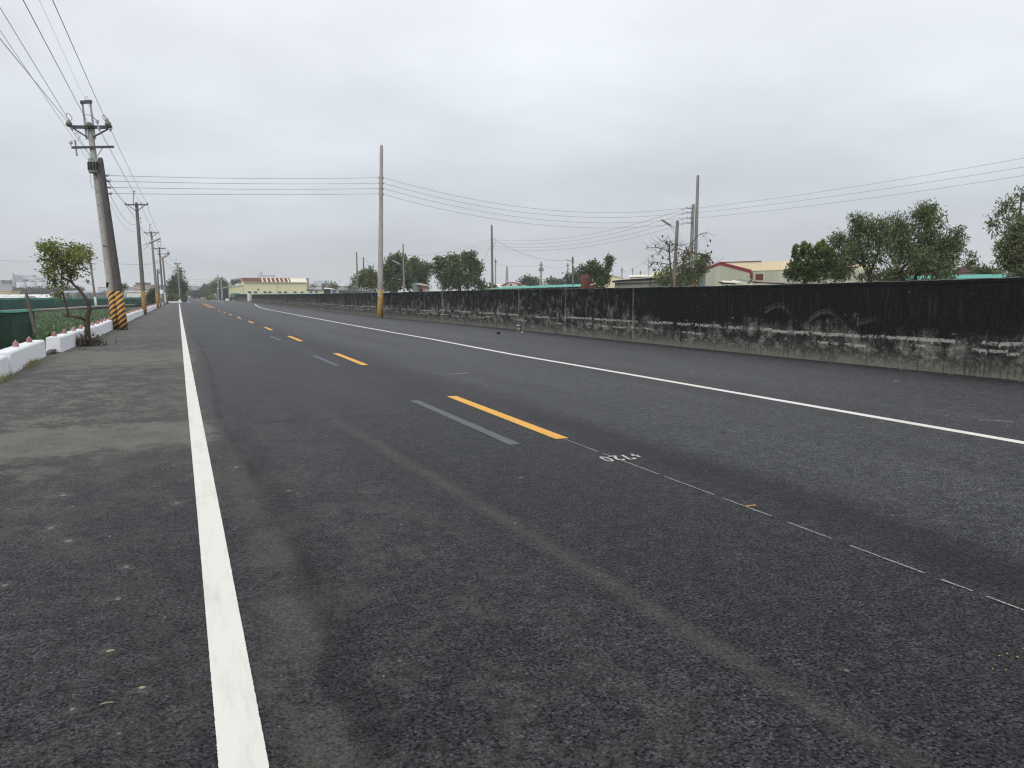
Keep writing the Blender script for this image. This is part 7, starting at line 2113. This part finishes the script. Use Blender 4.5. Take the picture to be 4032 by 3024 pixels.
def crumple(name, label, cat, loc, sx_, sy_, sz_, mat, seed):
    r_ = random.Random(seed)
    q_ = MB()
    n_, m_ = 12, 5
    vs = [(0, 0, sz_ * 0.9)]
    for j in range(1, m_):
        for k in range(n_):
            a_ = 2 * math.pi * k / n_
            f_ = j / (m_ - 1) * r_.uniform(0.65, 1.2)
            vs.append((sx_ * f_ * math.cos(a_), sy_ * f_ * math.sin(a_), max(0.005, sz_ * (1 - (j / (m_ - 1)) ** 2) * r_.uniform(0.2, 1.3))))
    fs = [(0, 1 + k, 1 + (k + 1) % n_) for k in range(n_)]
    for j in range(m_ - 2):
        for k in range(n_):
            k2 = (k + 1) % n_
            fs.append((1 + j * n_ + k, 1 + (j + 1) * n_ + k, 1 + (j + 1) * n_ + k2, 1 + j * n_ + k2))
    q_.add(vs, fs)
    o_ = q_.build(name, mat, loc=loc)
    return tag(o_, label, cat)


crumple('rag', 'crumpled black rag lying on the asphalt near the paint bucket', 'rag', G(1963, 1316), 0.13, 0.11, 0.10, MT['rag'], 4)
crumple('bark_scrap', 'dark scrap of bark lying on the road near the wall', 'debris', G(3530, 1506), 0.11, 0.05, 0.05, MT['wood'], 6)
crumple('mud_clod', 'pale flattened mud clod on the dusty shoulder', 'mud clod', G(434, 2566), 0.020, 0.013, 0.004, MT['straw'], 8)
crumple('mud_clod', 'second pale mud clod on the shoulder, nearer the camera', 'mud clod', G(560, 2711), 0.014, 0.012, 0.004, MT['straw'], 9)
crumple('dry_leaf', 'small tan dry leaf lying on the lane beside the white line', 'leaf', G(1138, 1935), 0.024, 0.014, 0.004, MT['straw'], 10)
crumple('dry_leaf', 'second small tan scrap beside the larger dry leaf on the lane', 'leaf', G(1172, 1945), 0.014, 0.010, 0.003, MT['straw'], 12)
o = MB().tube([(0, 0, .004), (0.02, .004, .006), (.045, .001, .005)], 0.0025, 5).build('straw_stalk', MT['straw'], loc=G(395, 2778))
tag(o, 'thin straw stalk lying on the dark shoulder', 'straw')
q = MB()
for k in range(120):
    if k < 60:
        p = Vector((random.uniform(-3.0, 0.0), random.uniform(2.2, 14), 0))
    else:
        p = Vector((random.uniform(0.3, 13.0), random.uniform(3, 26), 0))
    s_ = random.uniform(0.003, 0.009)
    q.lathe(p, [(s_, 0), (s_ * 1.1, s_ * .5), (s_ * .3, s_)], 5)
tag(q.build('pebbles', MT['grey_wall']), 'tiny pale pebbles scattered over the road', kind='stuff')
q = MB()
for k in range(60):
    p = poly_at(wall_pts, random.uniform(14, 60)) + Vector((-abs(random.gauss(0.1, 0.12)), 0, 0))
    s_ = random.uniform(0.006, 0.018)
    q.lathe(p, [(s_, 0), (s_ * 1.1, s_ * .5), (s_ * .3, s_)], 5)
tag(q.build('wall_rubble', MT['grey_wall']), 'small rubble crumbs along the foot of the black wall', kind='stuff')

# ------------------------------------------------------------------ haze
HB = MB().box((0, 600, 17.0), (5300, 4300, 37.0))
hm = bpy.data.materials.new('haze')
hm.use_nodes = True
ht = hm.node_tree
ht.nodes.clear()
pv = nd(ht, 'ShaderNodeVolumePrincipled', {'Color': (0.97, 0.985, 1.0, 1.0), 'Density': 0.00045, 'Anisotropy': 0.1})
ho = nd(ht, 'ShaderNodeOutputMaterial')
ht.links.new(pv.outputs[0], ho.inputs['Volume'])
haze = tag(HB.build('haze', hm), 'pale haze hanging over the fields', kind='stuff')
